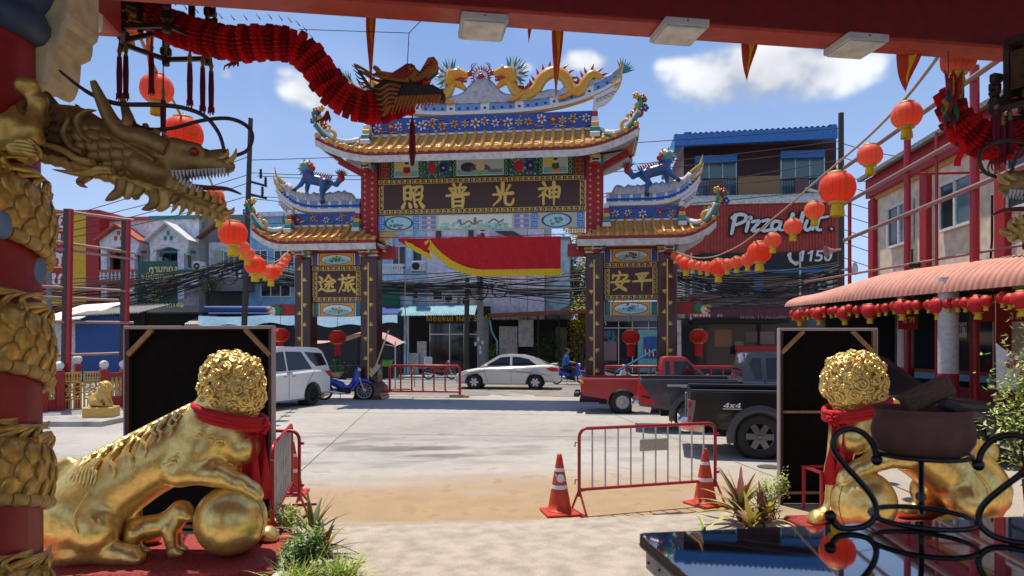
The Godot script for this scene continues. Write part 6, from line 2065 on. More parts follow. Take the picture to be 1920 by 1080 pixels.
func pickup(called: String,label: String,at_: Vector3,turn: float,paint: Material,old: bool,wheel_r: float)->Node3D:
	var o:=thing(called,label,"pickup truck",at_,turn,"pickup trucks parked on the right")
	var len:=5.25 if not old else 4.75
	var hw:=0.93 if not old else 0.83
	var rx:=-1.42 if not old else -1.22
	var fx:=rx+(3.12 if not old else 2.75)
	var ar:=wheel_r+0.06
	var bed:=1.17 if not old else 0.98
	var hood:=1.12 if not old else 0.92
	var low:=0.48 if not old else 0.40
	var xr:=-len/2
	o.position=at_-Basis(Vector3.UP,turn)*Vector3(rx,0,hw-0.02)
	var xf_:=len/2
	var side:=[[xr+0.02,low+0.12],[xr,bed-0.3],[xr+0.03,bed]]
	side+=[[rx+1.0,bed]]
	side+=[[rx+1.0,low]]
	side+=arc(rx,wheel_r,ar,0.05,PI-0.05,12)
	side+=[[rx-ar-0.05,low]]
	for sd in [-1.0,1.0]: put("bed_side",B.new().slab(pv2(side),0.045,0.02,Transform3D(Basis(),Vector3(0,0,sd*(hw-0.045)))),paint,o)
	put("bed_floor",B.new().box(Vector3((xr+rx+1.0)/2,low+0.20,0),Vector3(rx+1.0-xr-0.1,0.06,hw*2-0.2)),M.black,o)
	put("tailgate",B.new().cbox(Vector3(xr+0.05,(bed+low+0.1)/2,0),Vector3(0.07,bed-low-0.12,hw*2-0.2),0.015),paint,o)
	for sd in [-1.0,1.0]: put("bed_rail",B.new().cbox(Vector3((xr+rx+1.0)/2,bed+0.012,sd*(hw-0.05)),Vector3(rx+1.0-xr-0.1,0.035,0.07),0.01),M.black if not old else paint,o)
	var cb:=[[rx+1.02,low],[rx+1.02,bed],[fx-0.55,bed+0.0],[fx-0.25,hood+0.02],[xf_-0.35,hood-0.08],[xf_-0.08,hood-0.16],[xf_,hood-0.4],[xf_-0.02,low-0.05],[fx+ar+0.04,low-0.05]]
	cb+=arc(fx,wheel_r,ar,0.05,PI-0.05,12)
	cb+=[[fx-ar-0.05,low]]
	put("cab_body",B.new().slab(pv2(cb),hw-0.01,0.07),paint,o)
	var top:=1.79 if not old else 1.60
	var c0:=rx+1.04
	var c1:=fx-0.30
	var rl:=(c0+0.12) if not old else c0+0.10
	var rr:=(c1-0.75) if not old else c1-0.65
	put("cabin",cabin([[c0,bed-0.01],[c0+0.02,bed+0.22],[rl,top-0.03],[rl+0.14,top],[rr-0.1,top],[rr,top-0.03],[c1,bed-0.02]],hw-0.05,0.17,top,bed),paint,o)
	var yb:=bed+0.05
	var yt:=top-0.11
	var mid:=lerpf(c0,rr,0.46)
	if not old:
		side_glass(o,[[c0+0.30,yb],[c0+0.16,yt-0.12],[c0+0.24,yt],[mid-0.05,yt],[mid-0.05,yb]],hw-0.05,0.17,top,bed)
	else:
		side_glass(o,[[c0+0.16,yb],[c0+0.16,yt],[mid-0.07,yt],[mid-0.07,yb]],hw-0.05,0.17,top,bed)
	side_glass(o,[[mid+0.05,yb],[mid+0.05,yt],[rr-0.02,yt],[lerpf(rr,c1,0.75),yb+0.0]],hw-0.05,0.17,top,bed)
	put("windscreen",B.new().quad(Vector3(c1-0.04,bed+0.03,hw-0.14),Vector3(rr+0.015,top-0.05,hw-0.27),Vector3(rr+0.015,top-0.05,-hw+0.27),Vector3(c1-0.04,bed+0.03,-hw+0.14)),M.car_glass,o,Transform3D(Basis(),Vector3(0.03,0.02,0)))
	put("rear_window",B.new().quad(Vector3(c0+0.005,bed+0.16,-hw+0.22),Vector3(rl-0.01,top-0.10,-hw+0.3),Vector3(rl-0.01,top-0.10,hw-0.3),Vector3(c0+0.005,bed+0.16,hw-0.22)),M.car_glass,o,Transform3D(Basis(),Vector3(-0.02,0,0)))
	seam(o,[[mid,bed+0.02],[mid,low+0.05]],hw-0.012)
	seam(o,[[c1-0.25,bed-0.02],[c1-0.2,low+0.05]],hw-0.012)
	seam(o,[[rx+1.01,bed],[rx+1.01,low]],hw-0.002)
	for x in [mid-0.25,c1-0.95]:
		for sd in [-1.0,1.0]: put("door_handle",B.new().cbox(Vector3(x,bed-0.12,sd*(hw+0.0)),Vector3(0.17,0.03,0.04),0.01),M.chrome if not old else M.black,o)
	mirrors(o,c1-0.12,bed+0.10,hw,paint if not old else M.black)
	arches(o,[rx,fx],wheel_r,ar,hw,(M.flare_grey if M.has("flare_grey") else mat("flare_grey",Color(0.05,0.05,0.052),0.35)) if not old else paint,0.05 if not old else -0.005)
	var wm:=wheel_meshes(wheel_r,0.26 if not old else 0.19,0 if not old else 1)
	for x in [rx,fx]:
		for sd in [-1.0,1.0]: put_wheel(o,wm,Vector3(x,wheel_r,sd*(hw-0.13)),sd,(M.gunmetal if M.has("gunmetal") else mat("gunmetal",Color(0.16,0.16,0.17),0.3,0.7)) if not old else M.steel_pale)
	for sd in [-1.0,1.0]:
		if old:
			put("tail_lamp",B.new().cbox(Vector3(xr+0.02,bed-0.20,sd*(hw-0.05)),Vector3(0.09,0.20,0.115),0.01),M.lamp_red,o)
			put("indicator",B.new().cbox(Vector3(xr+0.021,bed-0.09,sd*(hw-0.05)),Vector3(0.094,0.08,0.12),0.01),M.lamp_amber,o)
		elif called=="grey_pickup":
			put("tail_lamp",B.new().slab(pv2([[xr-0.012,bed-0.12],[xr-0.012,bed-0.50],[xr+0.30,bed-0.56],[xr+0.36,bed-0.50],[xr+0.22,bed-0.30],[xr+0.05,bed-0.08]]),0.05,0.015,Transform3D(Basis(),Vector3(0,0,sd*(hw-0.038)))),M.lamp_red,o)
			put("lamp_bar",B.new().bar(Vector3(xr+0.06,bed-0.35,sd*(hw+0.014)),Vector3(xr+0.24,bed-0.40,sd*(hw+0.014)),0.012,0.05),M.black,o)
		else:
			put("tail_lamp",B.new().slab(pv2([[xr-0.012,bed-0.14],[xr-0.012,bed-0.56],[xr+0.07,bed-0.55],[xr+0.10,bed-0.40],[xr+0.13,bed-0.16]]),0.05,0.015,Transform3D(Basis(),Vector3(0,0,sd*(hw-0.038)))),M.lamp_smoke,o)
			put("red_lens",B.new().cbox(Vector3(xr+0.03,bed-0.24,sd*(hw+0.010)),Vector3(0.05,0.09,0.02),0.006),M.lamp_red,o)
			put("red_lens",B.new().cbox(Vector3(xr+0.02,bed-0.47,sd*(hw+0.010)),Vector3(0.04,0.07,0.02),0.006),M.lamp_red,o)
		put("head_lamp",B.new().ball(Vector3(xf_-0.10,hood-0.28,sd*(hw-0.20)),Vector3(0.12,0.09,0.2),10,6),M.lamp_clear,o)
	if old:
		put("rear_bumper",B.new().cbox(Vector3(xr-0.14,low+0.12,0),Vector3(0.16,0.12,1.3),0.02).box(Vector3(xr-0.03,low+0.10,0),Vector3(0.2,0.06,0.5)),M.black,o)
	else:
		put("rear_bumper",B.new().slab(pv2([[xr-0.16,low+0.16],[xr-0.16,low-0.02],[xr+0.25,low-0.08],[xr+0.32,low+0.1],[xr+0.05,low+0.14],[xr+0.0,low+0.22],[xr-0.1,low+0.22]]),hw-0.05,0.05),M.chrome,o)
		put("mud_flap",B.new().box(Vector3(rx-ar-0.04,low-0.14,hw-0.16),Vector3(0.015,0.28,0.2)),M.black,o)
	put("number_plate",B.new().cbox(Vector3(xr-(0.165 if not old else 0.02),low+0.12,0),Vector3(0.012,0.13,0.34),0.003),M.white_paint,o)
	put("fuel_flap",B.new().box(Vector3(rx+0.55,bed-0.28,hw+0.001),Vector3(0.17,0.17,0.004)),paint,o)
	for sd in [-1.0,1.0]: put("side_step",B.new().cbox(Vector3((rx+fx)/2,low-0.05,sd*(hw-0.04)),Vector3(fx-rx-2*ar-0.1,0.06,0.14),0.02),M.black,o)
	for sd in [-1.0,1.0]: put("belt_crease",B.new().bar(Vector3(xr+0.25,bed-0.16,sd*(hw-0.004)),Vector3(fx-0.4,bed-0.14,sd*(hw-0.014)),0.02,0.018),paint,o)
	put("grille",B.new().cbox(Vector3(xf_+0.005,hood-0.42,0),Vector3(0.05,0.3,hw*1.2),0.02),M.black,o)
	put("front_bumper",B.new().cbox(Vector3(xf_+0.02,low+0.02,0),Vector3(0.18,0.24,hw*1.9),0.04),M.dark_metal,o)
	put("chassis",B.new().box(Vector3(0,low-0.08,0),Vector3(len-1.0,0.16,0.9)),M.black,o)
	put("bed_lining",B.new().box(Vector3(rx+0.98,(bed+low)/2,0),Vector3(0.04,bed-low-0.05,hw*2-0.2)),M.black,o)
	return o
func scooter(called: String,label: String,at_: Vector3,turn: float,paint: Material,spoked:=true)->Node3D:
	var o:=thing(called,label,"motorcycle",at_,turn,"motorcycles by the street")
	for x in [-0.62,0.62]:
		var w:=Node3D.new()
		w.name="wheel"
		o.add_child(w,true)
		w.transform=Transform3D(Basis(Vector3(1,0,0),PI/2),Vector3(x,0.285,0))
		put("tyre",B.new().lathe([[0.235,-0.03],[0.275,-0.03],[0.29,0],[0.275,0.03],[0.235,0.03],[0.235,-0.03]],24),M.rubber,w)
		put("rim",B.new().lathe([[0.215,-0.015],[0.237,-0.02],[0.237,0.02],[0.215,0.015],[0.215,-0.015]],24),M.alloy,w)
		var sp:=B.new()
		for k in 12: sp.bar(Vector3.ZERO,Vector3(cos(TAU*k/12)*0.22,0,sin(TAU*k/12)*0.22),0.008,0.008)
		sp.lathe([[0.001,-0.04],[0.08,-0.03],[0.08,0.03],[0.001,0.04]],12)
		put("spokes",sp,M.alloy,w)
	put("body",body([[Vector3(0.42,0.92,0),Vector3(0.36,0.62,0),0.09,0.11],[Vector3(0.36,0.62,0),Vector3(0.16,0.36,0),0.10,0.08],[Vector3(0.16,0.36,0),Vector3(-0.1,0.40,0),0.08,0.10],[Vector3(-0.1,0.46,0),Vector3(-0.62,0.66,0),0.13,0.08],[Vector3(-0.62,0.66,0),Vector3(-0.80,0.72,0),0.07,0.03],[Vector3(0.46,0.60,0.10),Vector3(0.34,0.40,0.14),0.05,0.04],[Vector3(0.46,0.60,-0.10),Vector3(0.34,0.40,-0.14),0.05,0.04]],0.025,0.05),paint,o)
	put("seat",B.new().tube([Vector3(0.06,0.66,0),Vector3(-0.15,0.71,0),Vector3(-0.45,0.76,0),Vector3(-0.70,0.80,0)],[0.07,0.10,0.10,0.05],10,1,true,0.55),M.black,o)
	put("front_mudguard",B.new().tube([Vector3(0.36,0.48,0),Vector3(0.50,0.60,0),Vector3(0.66,0.61,0),Vector3(0.84,0.52,0)],[0.03,0.06,0.06,0.03],8),paint,o)
	for z in [-0.07,0.07]: put("fork",B.new().rod(Vector3(0.62,0.285,z),Vector3(0.46,0.72,z),0.022,8),M.alloy,o)
	put("handlebar",B.new().tube([Vector3(0.30,1.0,-0.34),Vector3(0.40,0.98,-0.12),Vector3(0.40,0.98,0.12),Vector3(0.30,1.0,0.34)],0.018,8),M.black,o)
	for z in [-0.28,0.28]: put("mirror",B.new().tube([Vector3(0.36,1.0,z*0.8),Vector3(0.34,1.16,z*1.05)],0.008,5).ball(Vector3(0.34,1.2,z*1.1),Vector3(0.02,0.045,0.07),8,5),M.dark_metal,o)
	put("headlamp",B.new().ball(Vector3(0.46,0.94,0),Vector3(0.07,0.07,0.10),10,6),M.lamp_clear,o)
	put("tail_lamp",B.new().ball(Vector3(-0.80,0.72,0),Vector3(0.04,0.04,0.08),8,5),M.lamp_red,o)
	put("engine",B.new().cbox(Vector3(0.0,0.30,0),Vector3(0.42,0.22,0.22),0.04),M.dark_metal,o)
	put("exhaust",B.new().tube([Vector3(0.05,0.22,0.10),Vector3(-0.35,0.26,0.15),Vector3(-0.80,0.36,0.15)],[0.02,0.045,0.045],8),M.chrome,o)
	put("kickstand",B.new().rod(Vector3(-0.1,0.25,-0.08),Vector3(-0.16,0.0,-0.18),0.012,5),M.dark_metal,o)
	return o
func build_vehicles():
	var sp:=ground_at(952,728)
	var s:=thing("white_saloon","silvery white saloon car driving left along the street","car",Vector3(sp.x,0.006,sp.z),PI+GATE_TURN)
	var hw:=0.85
	var lo:=[[-2.18,0.32],[-2.24,0.55],[-2.20,0.98],[-2.0,1.04],[-1.6,1.05],[-0.6,0.98],[0.55,0.94],[1.1,0.92],[1.75,0.80],[2.1,0.66],[2.20,0.48],[2.16,0.26],[1.35+0.37,0.24]]
	lo+=arc(1.35,0.30,0.35,0.0,PI,10)
	lo+=[[0.95,0.20],[-0.9,0.20]]
	lo+=arc(-1.27,0.30,0.35,0.0,PI,10)
	lo+=[[-1.68,0.30]]
	put("lower_body",B.new().slab(pv2(lo),hw,0.10,Transform3D(),1),M.paint_pearl,s)
	put("cabin",cabin([[-1.95,1.0],[-1.25,1.32],[-0.75,1.45],[-0.1,1.48],[0.35,1.42],[1.15,0.93]],hw-0.07,0.20,1.48,0.95),M.paint_pearl,s)
	side_glass(s,[[-1.32,1.04],[-0.98,1.29],[-0.60,1.37],[-0.28,1.39],[-0.28,1.01]],hw-0.07,0.20,1.48,0.95)
	side_glass(s,[[-0.18,1.01],[-0.18,1.39],[0.22,1.36],[0.86,1.0]],hw-0.07,0.20,1.48,0.95)
	put("windscreen",B.new().quad(Vector3(1.12,0.98,hw-0.12),Vector3(0.37,1.43,hw-0.28),Vector3(0.37,1.43,-hw+0.28),Vector3(1.12,0.98,-hw+0.12)),M.car_glass,s,Transform3D(Basis(),Vector3(0.03,0.03,0)))
	put("rear_window",B.new().quad(Vector3(-1.85,1.06,-hw+0.16),Vector3(-1.0,1.40,-hw+0.28),Vector3(-1.0,1.40,hw-0.28),Vector3(-1.85,1.06,hw-0.16)),M.car_glass,s,Transform3D(Basis(),Vector3(-0.02,0.045,0)))
	seam(s,[[-0.23,1.0],[-0.25,0.3]],hw+0.002)
	seam(s,[[0.92,0.95],[0.85,0.6],[0.75,0.3]],hw+0.002)
	seam(s,[[-1.3,1.0],[-1.0,0.6]],hw+0.002)
	for x in [-0.62,0.28]:
		for sd in [-1.0,1.0]: put("door_handle",B.new().cbox(Vector3(x,0.83,sd*(hw+0.012)),Vector3(0.18,0.035,0.03),0.01),M.paint_pearl,s)
	mirrors(s,0.82,1.0,hw-0.03,M.paint_pearl)
	for sd in [-1.0,1.0]:
		put("tail_lamp",B.new().slab(pv2([[-2.235,0.92],[-2.24,0.78],[-1.95,0.76],[-1.72,0.90],[-1.95,0.97]]),0.05,0.015,Transform3D(Basis(),Vector3(0,0,sd*(hw-0.042)))),M.lamp_red,s)
		put("head_lamp",B.new().slab(pv2([[1.5,0.74],[1.9,0.52],[2.14,0.55],[2.0,0.70],[1.7,0.80]]),0.05,0.015,Transform3D(Basis(),Vector3(0,0,sd*(hw-0.045)))),M.lamp_clear,s)
		put("sticker",B.new().prism(pv2([[-1.45,0.74],[-1.2,0.72],[-1.22,0.86],[-1.4,0.84]]),-0.002,0.002,Transform3D(Basis(),Vector3(0,0,sd*(hw+0.004)))),mat("sticker_blue",Color(0.25,0.5,0.75),0.5),s)
	put("rear_spoiler",B.new().cbox(Vector3(-2.06,1.08,0),Vector3(0.26,0.04,1.4),0.015),M.paint_pearl,s)
	put("grille",B.new().cbox(Vector3(2.19,0.48,0),Vector3(0.05,0.16,0.9),0.02),M.black,s)
	arches(s,[-1.27,1.35],0.30,0.34,hw,M.black,-0.015)
	var wm:=wheel_meshes(0.305,0.19,0)
	for x in [-1.27,1.35]:
		for sd in [-1.0,1.0]: put_wheel(s,wm,Vector3(x,0.305,sd*(hw-0.09)),sd,M.alloy)
	var t0:=ground_at(1167,776)
	pickup("red_pickup","old faded red pickup with plain steel wheels, farthest of the three",t0,-0.12,M.paint_red,true,0.325)
	t0=ground_at(1301,812)
	var gp:=pickup("grey_pickup","dark grey pickup with pointed red tail lamps, middle of the three",t0,-0.17,M.paint_grey,false,0.385)
	put("side_sticker",B.new().box(Vector3(-1.75,1.06,0.934),Vector3(0.52,0.05,0.004)).box(Vector3(-1.55,1.03,0.934),Vector3(0.3,0.03,0.004)),M.steel_pale,gp)
	t0=ground_at(1425,862)
	var bk:=pickup("black_pickup","shiny black pickup with clear tail lamps, nearest of the three",t0,-0.22,M.paint_black,false,0.395)
	var dc:=B.new(Color(0.7,0.7,0.7))
	var fx4:=latin("4x4",0.085,0.004)
	put("four_by_four_badge",fx4,M.reflector,bk,Transform3D(Basis(Vector3(1.5,0,0),Vector3(0.3,1,0),Vector3(0,0,1)),Vector3(-1.88,0.93,0.934)))
	put("badge_line",B.new().box(Vector3(-1.88,0.87,0.934),Vector3(0.32,0.012,0.004)),M.reflector,bk)
	var vb:=ground_at(588,760)
	var ang:=PI+1.2
	var v:=thing("white_van","tall white van with dark windows parked behind the left black board","van",Vector3.ZERO,ang)
	hw=0.92
	var vl:=[[-2.40,0.34],[-2.46,0.7],[-2.42,1.12],[-1.5,1.16],[0.4,1.10],[1.3,1.06],[2.1,0.92],[2.42,0.72],[2.46,0.40],[2.40,0.24],[1.5+0.40,0.24]]
	vl+=arc(1.5,0.33,0.38,0.0,PI,10)
	vl+=[[1.1,0.20],[-1.1,0.20]]
	vl+=arc(-1.5,0.33,0.38,0.0,PI,10)
	vl+=[[-1.92,0.32]]
	put("lower_body",B.new().slab(pv2(vl),hw,0.09,Transform3D(),1),M.paint_white,v)
	put("cabin",cabin([[-2.42,1.1],[-2.36,1.35],[-2.18,1.74],[-1.95,1.84],[-0.2,1.88],[0.7,1.78],[1.75,1.05]],hw-0.05,0.17,1.88,1.1),M.paint_white,v)
	side_glass(v,[[-2.3,1.28],[-2.12,1.66],[-1.25,1.72],[-1.5,1.42],[-1.75,1.24]],hw-0.05,0.17,1.88,1.1)
	side_glass(v,[[-1.5,1.17],[-1.1,1.72],[-0.35,1.74],[-0.35,1.15]],hw-0.05,0.17,1.88,1.1)
	side_glass(v,[[-0.27,1.15],[-0.27,1.74],[0.5,1.68],[1.38,1.13]],hw-0.05,0.17,1.88,1.1)
	put("windscreen",B.new().quad(Vector3(1.72,1.10,hw-0.10),Vector3(0.72,1.78,hw-0.24),Vector3(0.72,1.78,-hw+0.24),Vector3(1.72,1.10,-hw+0.10)),M.car_glass,v,Transform3D(Basis(),Vector3(0.03,0.03,0)))
	put("rear_window",B.new().quad(Vector3(-2.40,1.22,-hw+0.16),Vector3(-2.20,1.70,-hw+0.26),Vector3(-2.20,1.70,hw-0.26),Vector3(-2.40,1.22,hw-0.16)),M.car_glass,v,Transform3D(Basis(),Vector3(-0.02,0.02,0)))
	seam(v,[[-0.31,1.14],[-0.31,0.3]],hw+0.002)
	seam(v,[[-1.55,1.12],[-1.2,0.72],[-1.08,0.4]],hw+0.002)
	seam(v,[[1.15,1.06],[1.05,0.5]],hw+0.002)
	for x in [-0.12,-0.52]:
		for sd in [-1.0,1.0]: put("door_handle",B.new().cbox(Vector3(x,0.98,sd*(hw+0.012)),Vector3(0.2,0.035,0.03),0.01),M.chrome,v)
	mirrors(v,1.15,1.14,hw+0.02,M.paint_white)
	put("sill",B.new().cbox(Vector3(0,0.24,hw-0.02),Vector3(2.1,0.05,0.08),0.01).cbox(Vector3(0,0.24,-hw+0.02),Vector3(2.1,0.05,0.08),0.01),M.chrome,v)
	for sd in [-1.0,1.0]:
		put("tail_lamp",B.new().slab(pv2([[-2.47,1.10],[-2.47,0.86],[-2.3,0.9],[-2.1,1.06]]),0.04,0.012,Transform3D(Basis(),Vector3(0,0,sd*(hw-0.035)))),M.lamp_red,v)
		put("head_lamp",B.new().ball(Vector3(2.3,0.72,sd*0.68),Vector3(0.14,0.09,0.2),10,6),M.lamp_clear,v)
	arches(v,[-1.5,1.5],0.33,0.37,hw,M.black,-0.015)
	var wv:=wheel_meshes(0.34,0.22,2)
	for x in [-1.5,1.5]:
		for sd in [-1.0,1.0]: put_wheel(v,wv,Vector3(x,0.34,sd*(hw-0.10)),sd,M.dark_metal)
	var wheel_at:=Basis(Vector3.UP,ang)*Vector3(-1.5,0,-hw)
	v.position=Vector3(vb.x-wheel_at.x,0,vb.z-wheel_at.z)
	var m1:=scooter("blue_motorcycle","blue motorcycle with leafy plants on its seat before the red rail",ground_at(645,750),0.1,M.paint_blue)
	m1.scale=Vector3.ONE*1.12
	var m2:=scooter("red_motorcycle","red motorcycle with clear box parked outside the hair salon",at(825,700,37.0)*Vector3(1,0,1),0.0,M.paint_maroon)
	m2.position.y=0.02
	put("top_box",B.new().cbox(Vector3(-0.62,1.0,0),Vector3(0.42,0.42,0.4),0.05),M.lamp_clear,m2)
	var m3:=scooter("blue_scooter","blue scooter ridden by a person in a bright blue shirt",at(1068,700,33.0)*Vector3(1,0,1),-0.15,M.paint_blue)
	m3.position.y=0.008
	var m4:=scooter("dark_motorcycle","dark motorcycle standing right of the gate's left inner column",at(722,700,38.0)*Vector3(1,0,1),1.2,M.paint_black)
	m4.position.y=0.02
	var m5:=scooter("silver_motorcycle","silver motorcycle behind the red rail in the right gate bay",at(1155,700,31.0)*Vector3(1,0,1),0.5,M.steel_pale)
	var m6:=scooter("maroon_motorcycle","maroon motorcycle parked right behind the blue scooter",at(1092,700,36.0)*Vector3(1,0,1),0.8,M.paint_maroon)
	m6.position.y=0.02
	var pb:=thing("plant_basket","basket of green leafy plants carried on the blue motorcycle","plants",m1.position+Vector3(-0.25,0.80,0.02))
	put("basket",B.new().lathe([[0.16,0.0],[0.22,0.18],[0.21,0.18]],12),M.wood_pale,pb)
	var lv:=B.new()
	for k in 130:
		var c:=Vector3(rng.randfn(0,0.17),0.32+rng.randfn(0,0.12),rng.randfn(0,0.14))
		lv.c=Color(0.06,0.20,0.03).lerp(Color(0.20,0.34,0.04),rng.randf())
		leaf(lv,c,rng.randf()*TAU,rng.randf_range(-0.6,0.6),0.12,0.07)
	var pl:=put("foliage",lv,M.leaf,pb)
	pl.set_meta("kind","stuff")
	var cols:=[Color(0.02,0.16,0.50),Color(0.02,0.02,0.03),Color(0.35,0.19,0.12),Color(0.012,0.01,0.01)]
	var rd:=thing("person","person in bright blue shirt and dark trousers riding the blue scooter","person",m3.position,m3.rotation.y)
	put("body",body([[Vector3(-0.22,0.84,0),Vector3(-0.18,1.12,0),0.14,0.15,0],[Vector3(-0.18,1.12,0),Vector3(-0.14,1.30,0),0.16,0.13,0],[Vector3(-0.14,1.30,-0.14),Vector3(-0.14,1.30,0.14),0.075,0.075,0],
		[Vector3(-0.13,1.38,0),Vector3(-0.11,1.46,0),0.055,0.055,2],[Vector3(-0.09,1.54,0),Vector3(-0.08,1.60,0),0.085,0.095,2],[Vector3(-0.12,1.60,0),Vector3(-0.11,1.64,0),0.10,0.09,3],[Vector3(-0.01,1.55,0),Vector3(0.015,1.54,0),0.025,0.018,2],
		[Vector3(-0.14,1.30,0.18),Vector3(-0.02,1.06,0.24),0.065,0.05,0],[Vector3(-0.02,1.06,0.24),Vector3(0.28,1.02,0.28),0.042,0.032,2],[Vector3(-0.14,1.30,-0.18),Vector3(-0.02,1.06,-0.24),0.065,0.05,0],[Vector3(-0.02,1.06,-0.24),Vector3(0.28,1.02,-0.28),0.042,0.032,2],
		[Vector3(-0.20,0.82,0.10),Vector3(0.20,0.74,0.15),0.10,0.075,1],[Vector3(0.20,0.74,0.15),Vector3(0.12,0.32,0.16),0.07,0.05,1],[Vector3(0.12,0.28,0.16),Vector3(0.24,0.26,0.16),0.045,0.035,3],
		[Vector3(-0.20,0.82,-0.10),Vector3(0.20,0.74,-0.15),0.10,0.075,1],[Vector3(0.20,0.74,-0.15),Vector3(0.12,0.32,-0.16),0.07,0.05,1],[Vector3(0.12,0.28,-0.16),Vector3(0.24,0.26,-0.16),0.045,0.035,3]],0.018,0.03,cols),M.paint_matt,rd)
func leaf(b: B,c: Vector3,az: float,el: float,l: float,w: float,fold:=0.15):
	var d:=Vector3(cos(az)*cos(el),sin(el),sin(az)*cos(el))
	var s:=Vector3(-sin(az),0,cos(az))*w*0.5
	var n:=d.cross(s).normalized()*w*fold
	var m:=c+d*l*0.45
	b.tri(c,m+s+n,m); b.tri(m,m+s+n,c+d*l)
	b.tri(c,m,m-s+n); b.tri(m,c+d*l,m-s+n)
func curl_mesh(turns: float,r: float)->ArrayMesh:
	var b:=B.new()
	b.ball(Vector3.ZERO,Vector3(r*1.05,r*1.05,r*0.5),12,6)
	var p:=[]
	var w:=[]
	for k in 26:
		var f:=k/25.0
		var a:=f*turns*TAU
		var rr:=r*(1.02-0.82*f)
		p.append(Vector3(cos(a)*rr,sin(a)*rr,r*(0.18+0.62*f)))
		w.append(r*lerpf(0.22,0.17,f))
	b.tube(p,w,7)
	b.ball(Vector3(0,0,r*0.72),r*0.2,8,5)
	return b.mesh()
func build_lions():
	var q:=func(px: float,py: float,z:=0.0)->Vector3: return Vector3((px-290.0)*0.00473,(1045.0-py)*0.00473,z)
	var bones:=[
		[q.call(168,950),q.call(190,935),0.33,0.33],[q.call(190,935),q.call(300,868),0.32,0.265],[q.call(300,868),q.call(385,820),0.265,0.27],[q.call(395,822),q.call(440,850),0.25,0.19],
		[q.call(390,810),q.call(420,770),0.25,0.22],[q.call(420,765),q.call(428,740),0.23,0.225],[q.call(412,765,0.075),q.call(414,712,0.07),0.145,0.14],[q.call(412,765,-0.075),q.call(414,712,-0.07),0.145,0.14],[q.call(443,765,0.075),q.call(441,712,0.07),0.145,0.14],[q.call(443,765,-0.075),q.call(441,712,-0.07),0.145,0.14],
		[q.call(440,745,-0.16),q.call(450,752,-0.24),0.17,0.11],[q.call(450,730,-0.2),q.call(452,724,-0.22),0.12,0.1],
		[q.call(392,695,0.05),q.call(386,690,0.07),0.05,0.03],[q.call(470,705,-0.02),q.call(478,700,0.0),0.05,0.03],
		[q.call(165,955,0.17),q.call(205,985,0.24),0.27,0.20],[q.call(150,985,0.22),q.call(160,1025,0.24),0.19,0.10],[q.call(150,1028,0.24),q.call(245,1030,0.27),0.085,0.08],[q.call(245,1030,0.27),q.call(272,1028,0.28),0.085,0.07],
		[q.call(165,955,-0.17),q.call(205,985,-0.24),0.27,0.20],[q.call(150,985,-0.22),q.call(160,1025,-0.24),0.19,0.10],[q.call(150,1028,-0.24),q.call(265,1030,-0.27),0.085,0.08],
		[q.call(372,855,0.15),q.call(345,888,0.20),0.17,0.115],[q.call(345,888,0.20),q.call(408,893,0.22),0.115,0.095],[q.call(408,893,0.22),q.call(448,912,0.20),0.095,0.075],[q.call(448,912,0.20),q.call(474,925,0.18),0.08,0.06],
		[q.call(425,840,-0.16),q.call(440,930,-0.20),0.16,0.11],[q.call(440,930,-0.20),q.call(446,1020,-0.22),0.10,0.09],[q.call(446,1026,-0.22),q.call(484,1030,-0.22),0.085,0.07],
		[q.call(118,925),q.call(108,890),0.09,0.08],[q.call(108,890),q.call(140,872),0.08,0.05]]
	for k in 4:
		bones.append([q.call(270,1034,0.22+k*0.04),q.call(284-absf(k-1.5)*2,1038,0.215+k*0.045),0.032,0.024])
		bones.append([q.call(470,926,0.13+k*0.035),q.call(482,940-k,0.12+k*0.04),0.03,0.02])
		bones.append([q.call(482,1034,-0.28+k*0.04),q.call(494,1038,-0.285+k*0.045),0.032,0.024])
	var bm:=body(bones,0.02,0.075)
	var locks:=B.new()
	var onback:=func(f: float,drop: float)->Vector3:
		var c: Vector3=(q.call(180,940) as Vector3).lerp(q.call(392,812),f)
		var r:=lerpf(0.335,0.262,f)
		var nrm:=Vector3(-0.53,0.85,0)
		return c+(nrm*cos(drop)+Vector3(0,0,1)*sin(drop))*(r+0.004)
	for sd in [1.0,-1.0]:
		for k in 20:
			var f:=0.16+k*0.042
			var p:=[]
			var ln:=0.75+0.35*sin(k*2.3)+(0.3 if k % 3==0 else 0.0)
			for j in 9:
				var dr:=0.10+ln*j/8.0
				var v: Vector3=onback.call(f-0.02*sin(j*1.7)-0.012*j,dr)
				v.z*=sd
				p.append(v)
			locks.tube(p,spread([0.018,0.022,0.020,0.016,0.004],9),6)
		for k in 7:
			var p:=[]
			for j in 7:
				var v: Vector3=q.call(170+k*13-j*7-k*2,895+j*5+k*1.5-k*6,0)
				var w: Vector3=onback.call(0.10+k*0.03-j*0.02,0.65+j*0.11+0.02*sin(j*2.0))
				w.z*=sd
				p.append(w)
			locks.tube(p,spread([0.02,0.018,0.004],7),6)
		for e in [[200,1000,0.40,190,955,0.455,205,915,0.36],[128,1000,0.34,118,960,0.34,130,920,0.27]]:
			locks.tube(spline([q.call(e[0],e[1],e[2]*sd),q.call(e[3],e[4],e[5]*sd),q.call(e[6],e[7],e[8]*sd)],5),0.010,6)
	for k in 7:
		var c: Vector3=q.call(352+k*6,868-k*4,0.285-0.01*k)
		locks.tube(spline([c,c+Vector3(-0.06,0.01+0.012*k,0.015),c+Vector3(-0.12,-0.02+0.02*k,0.0),c+Vector3(-0.19,0.0+0.03*k,-0.03)],4),spread([0.022,0.022,0.016,0.003],13),6)
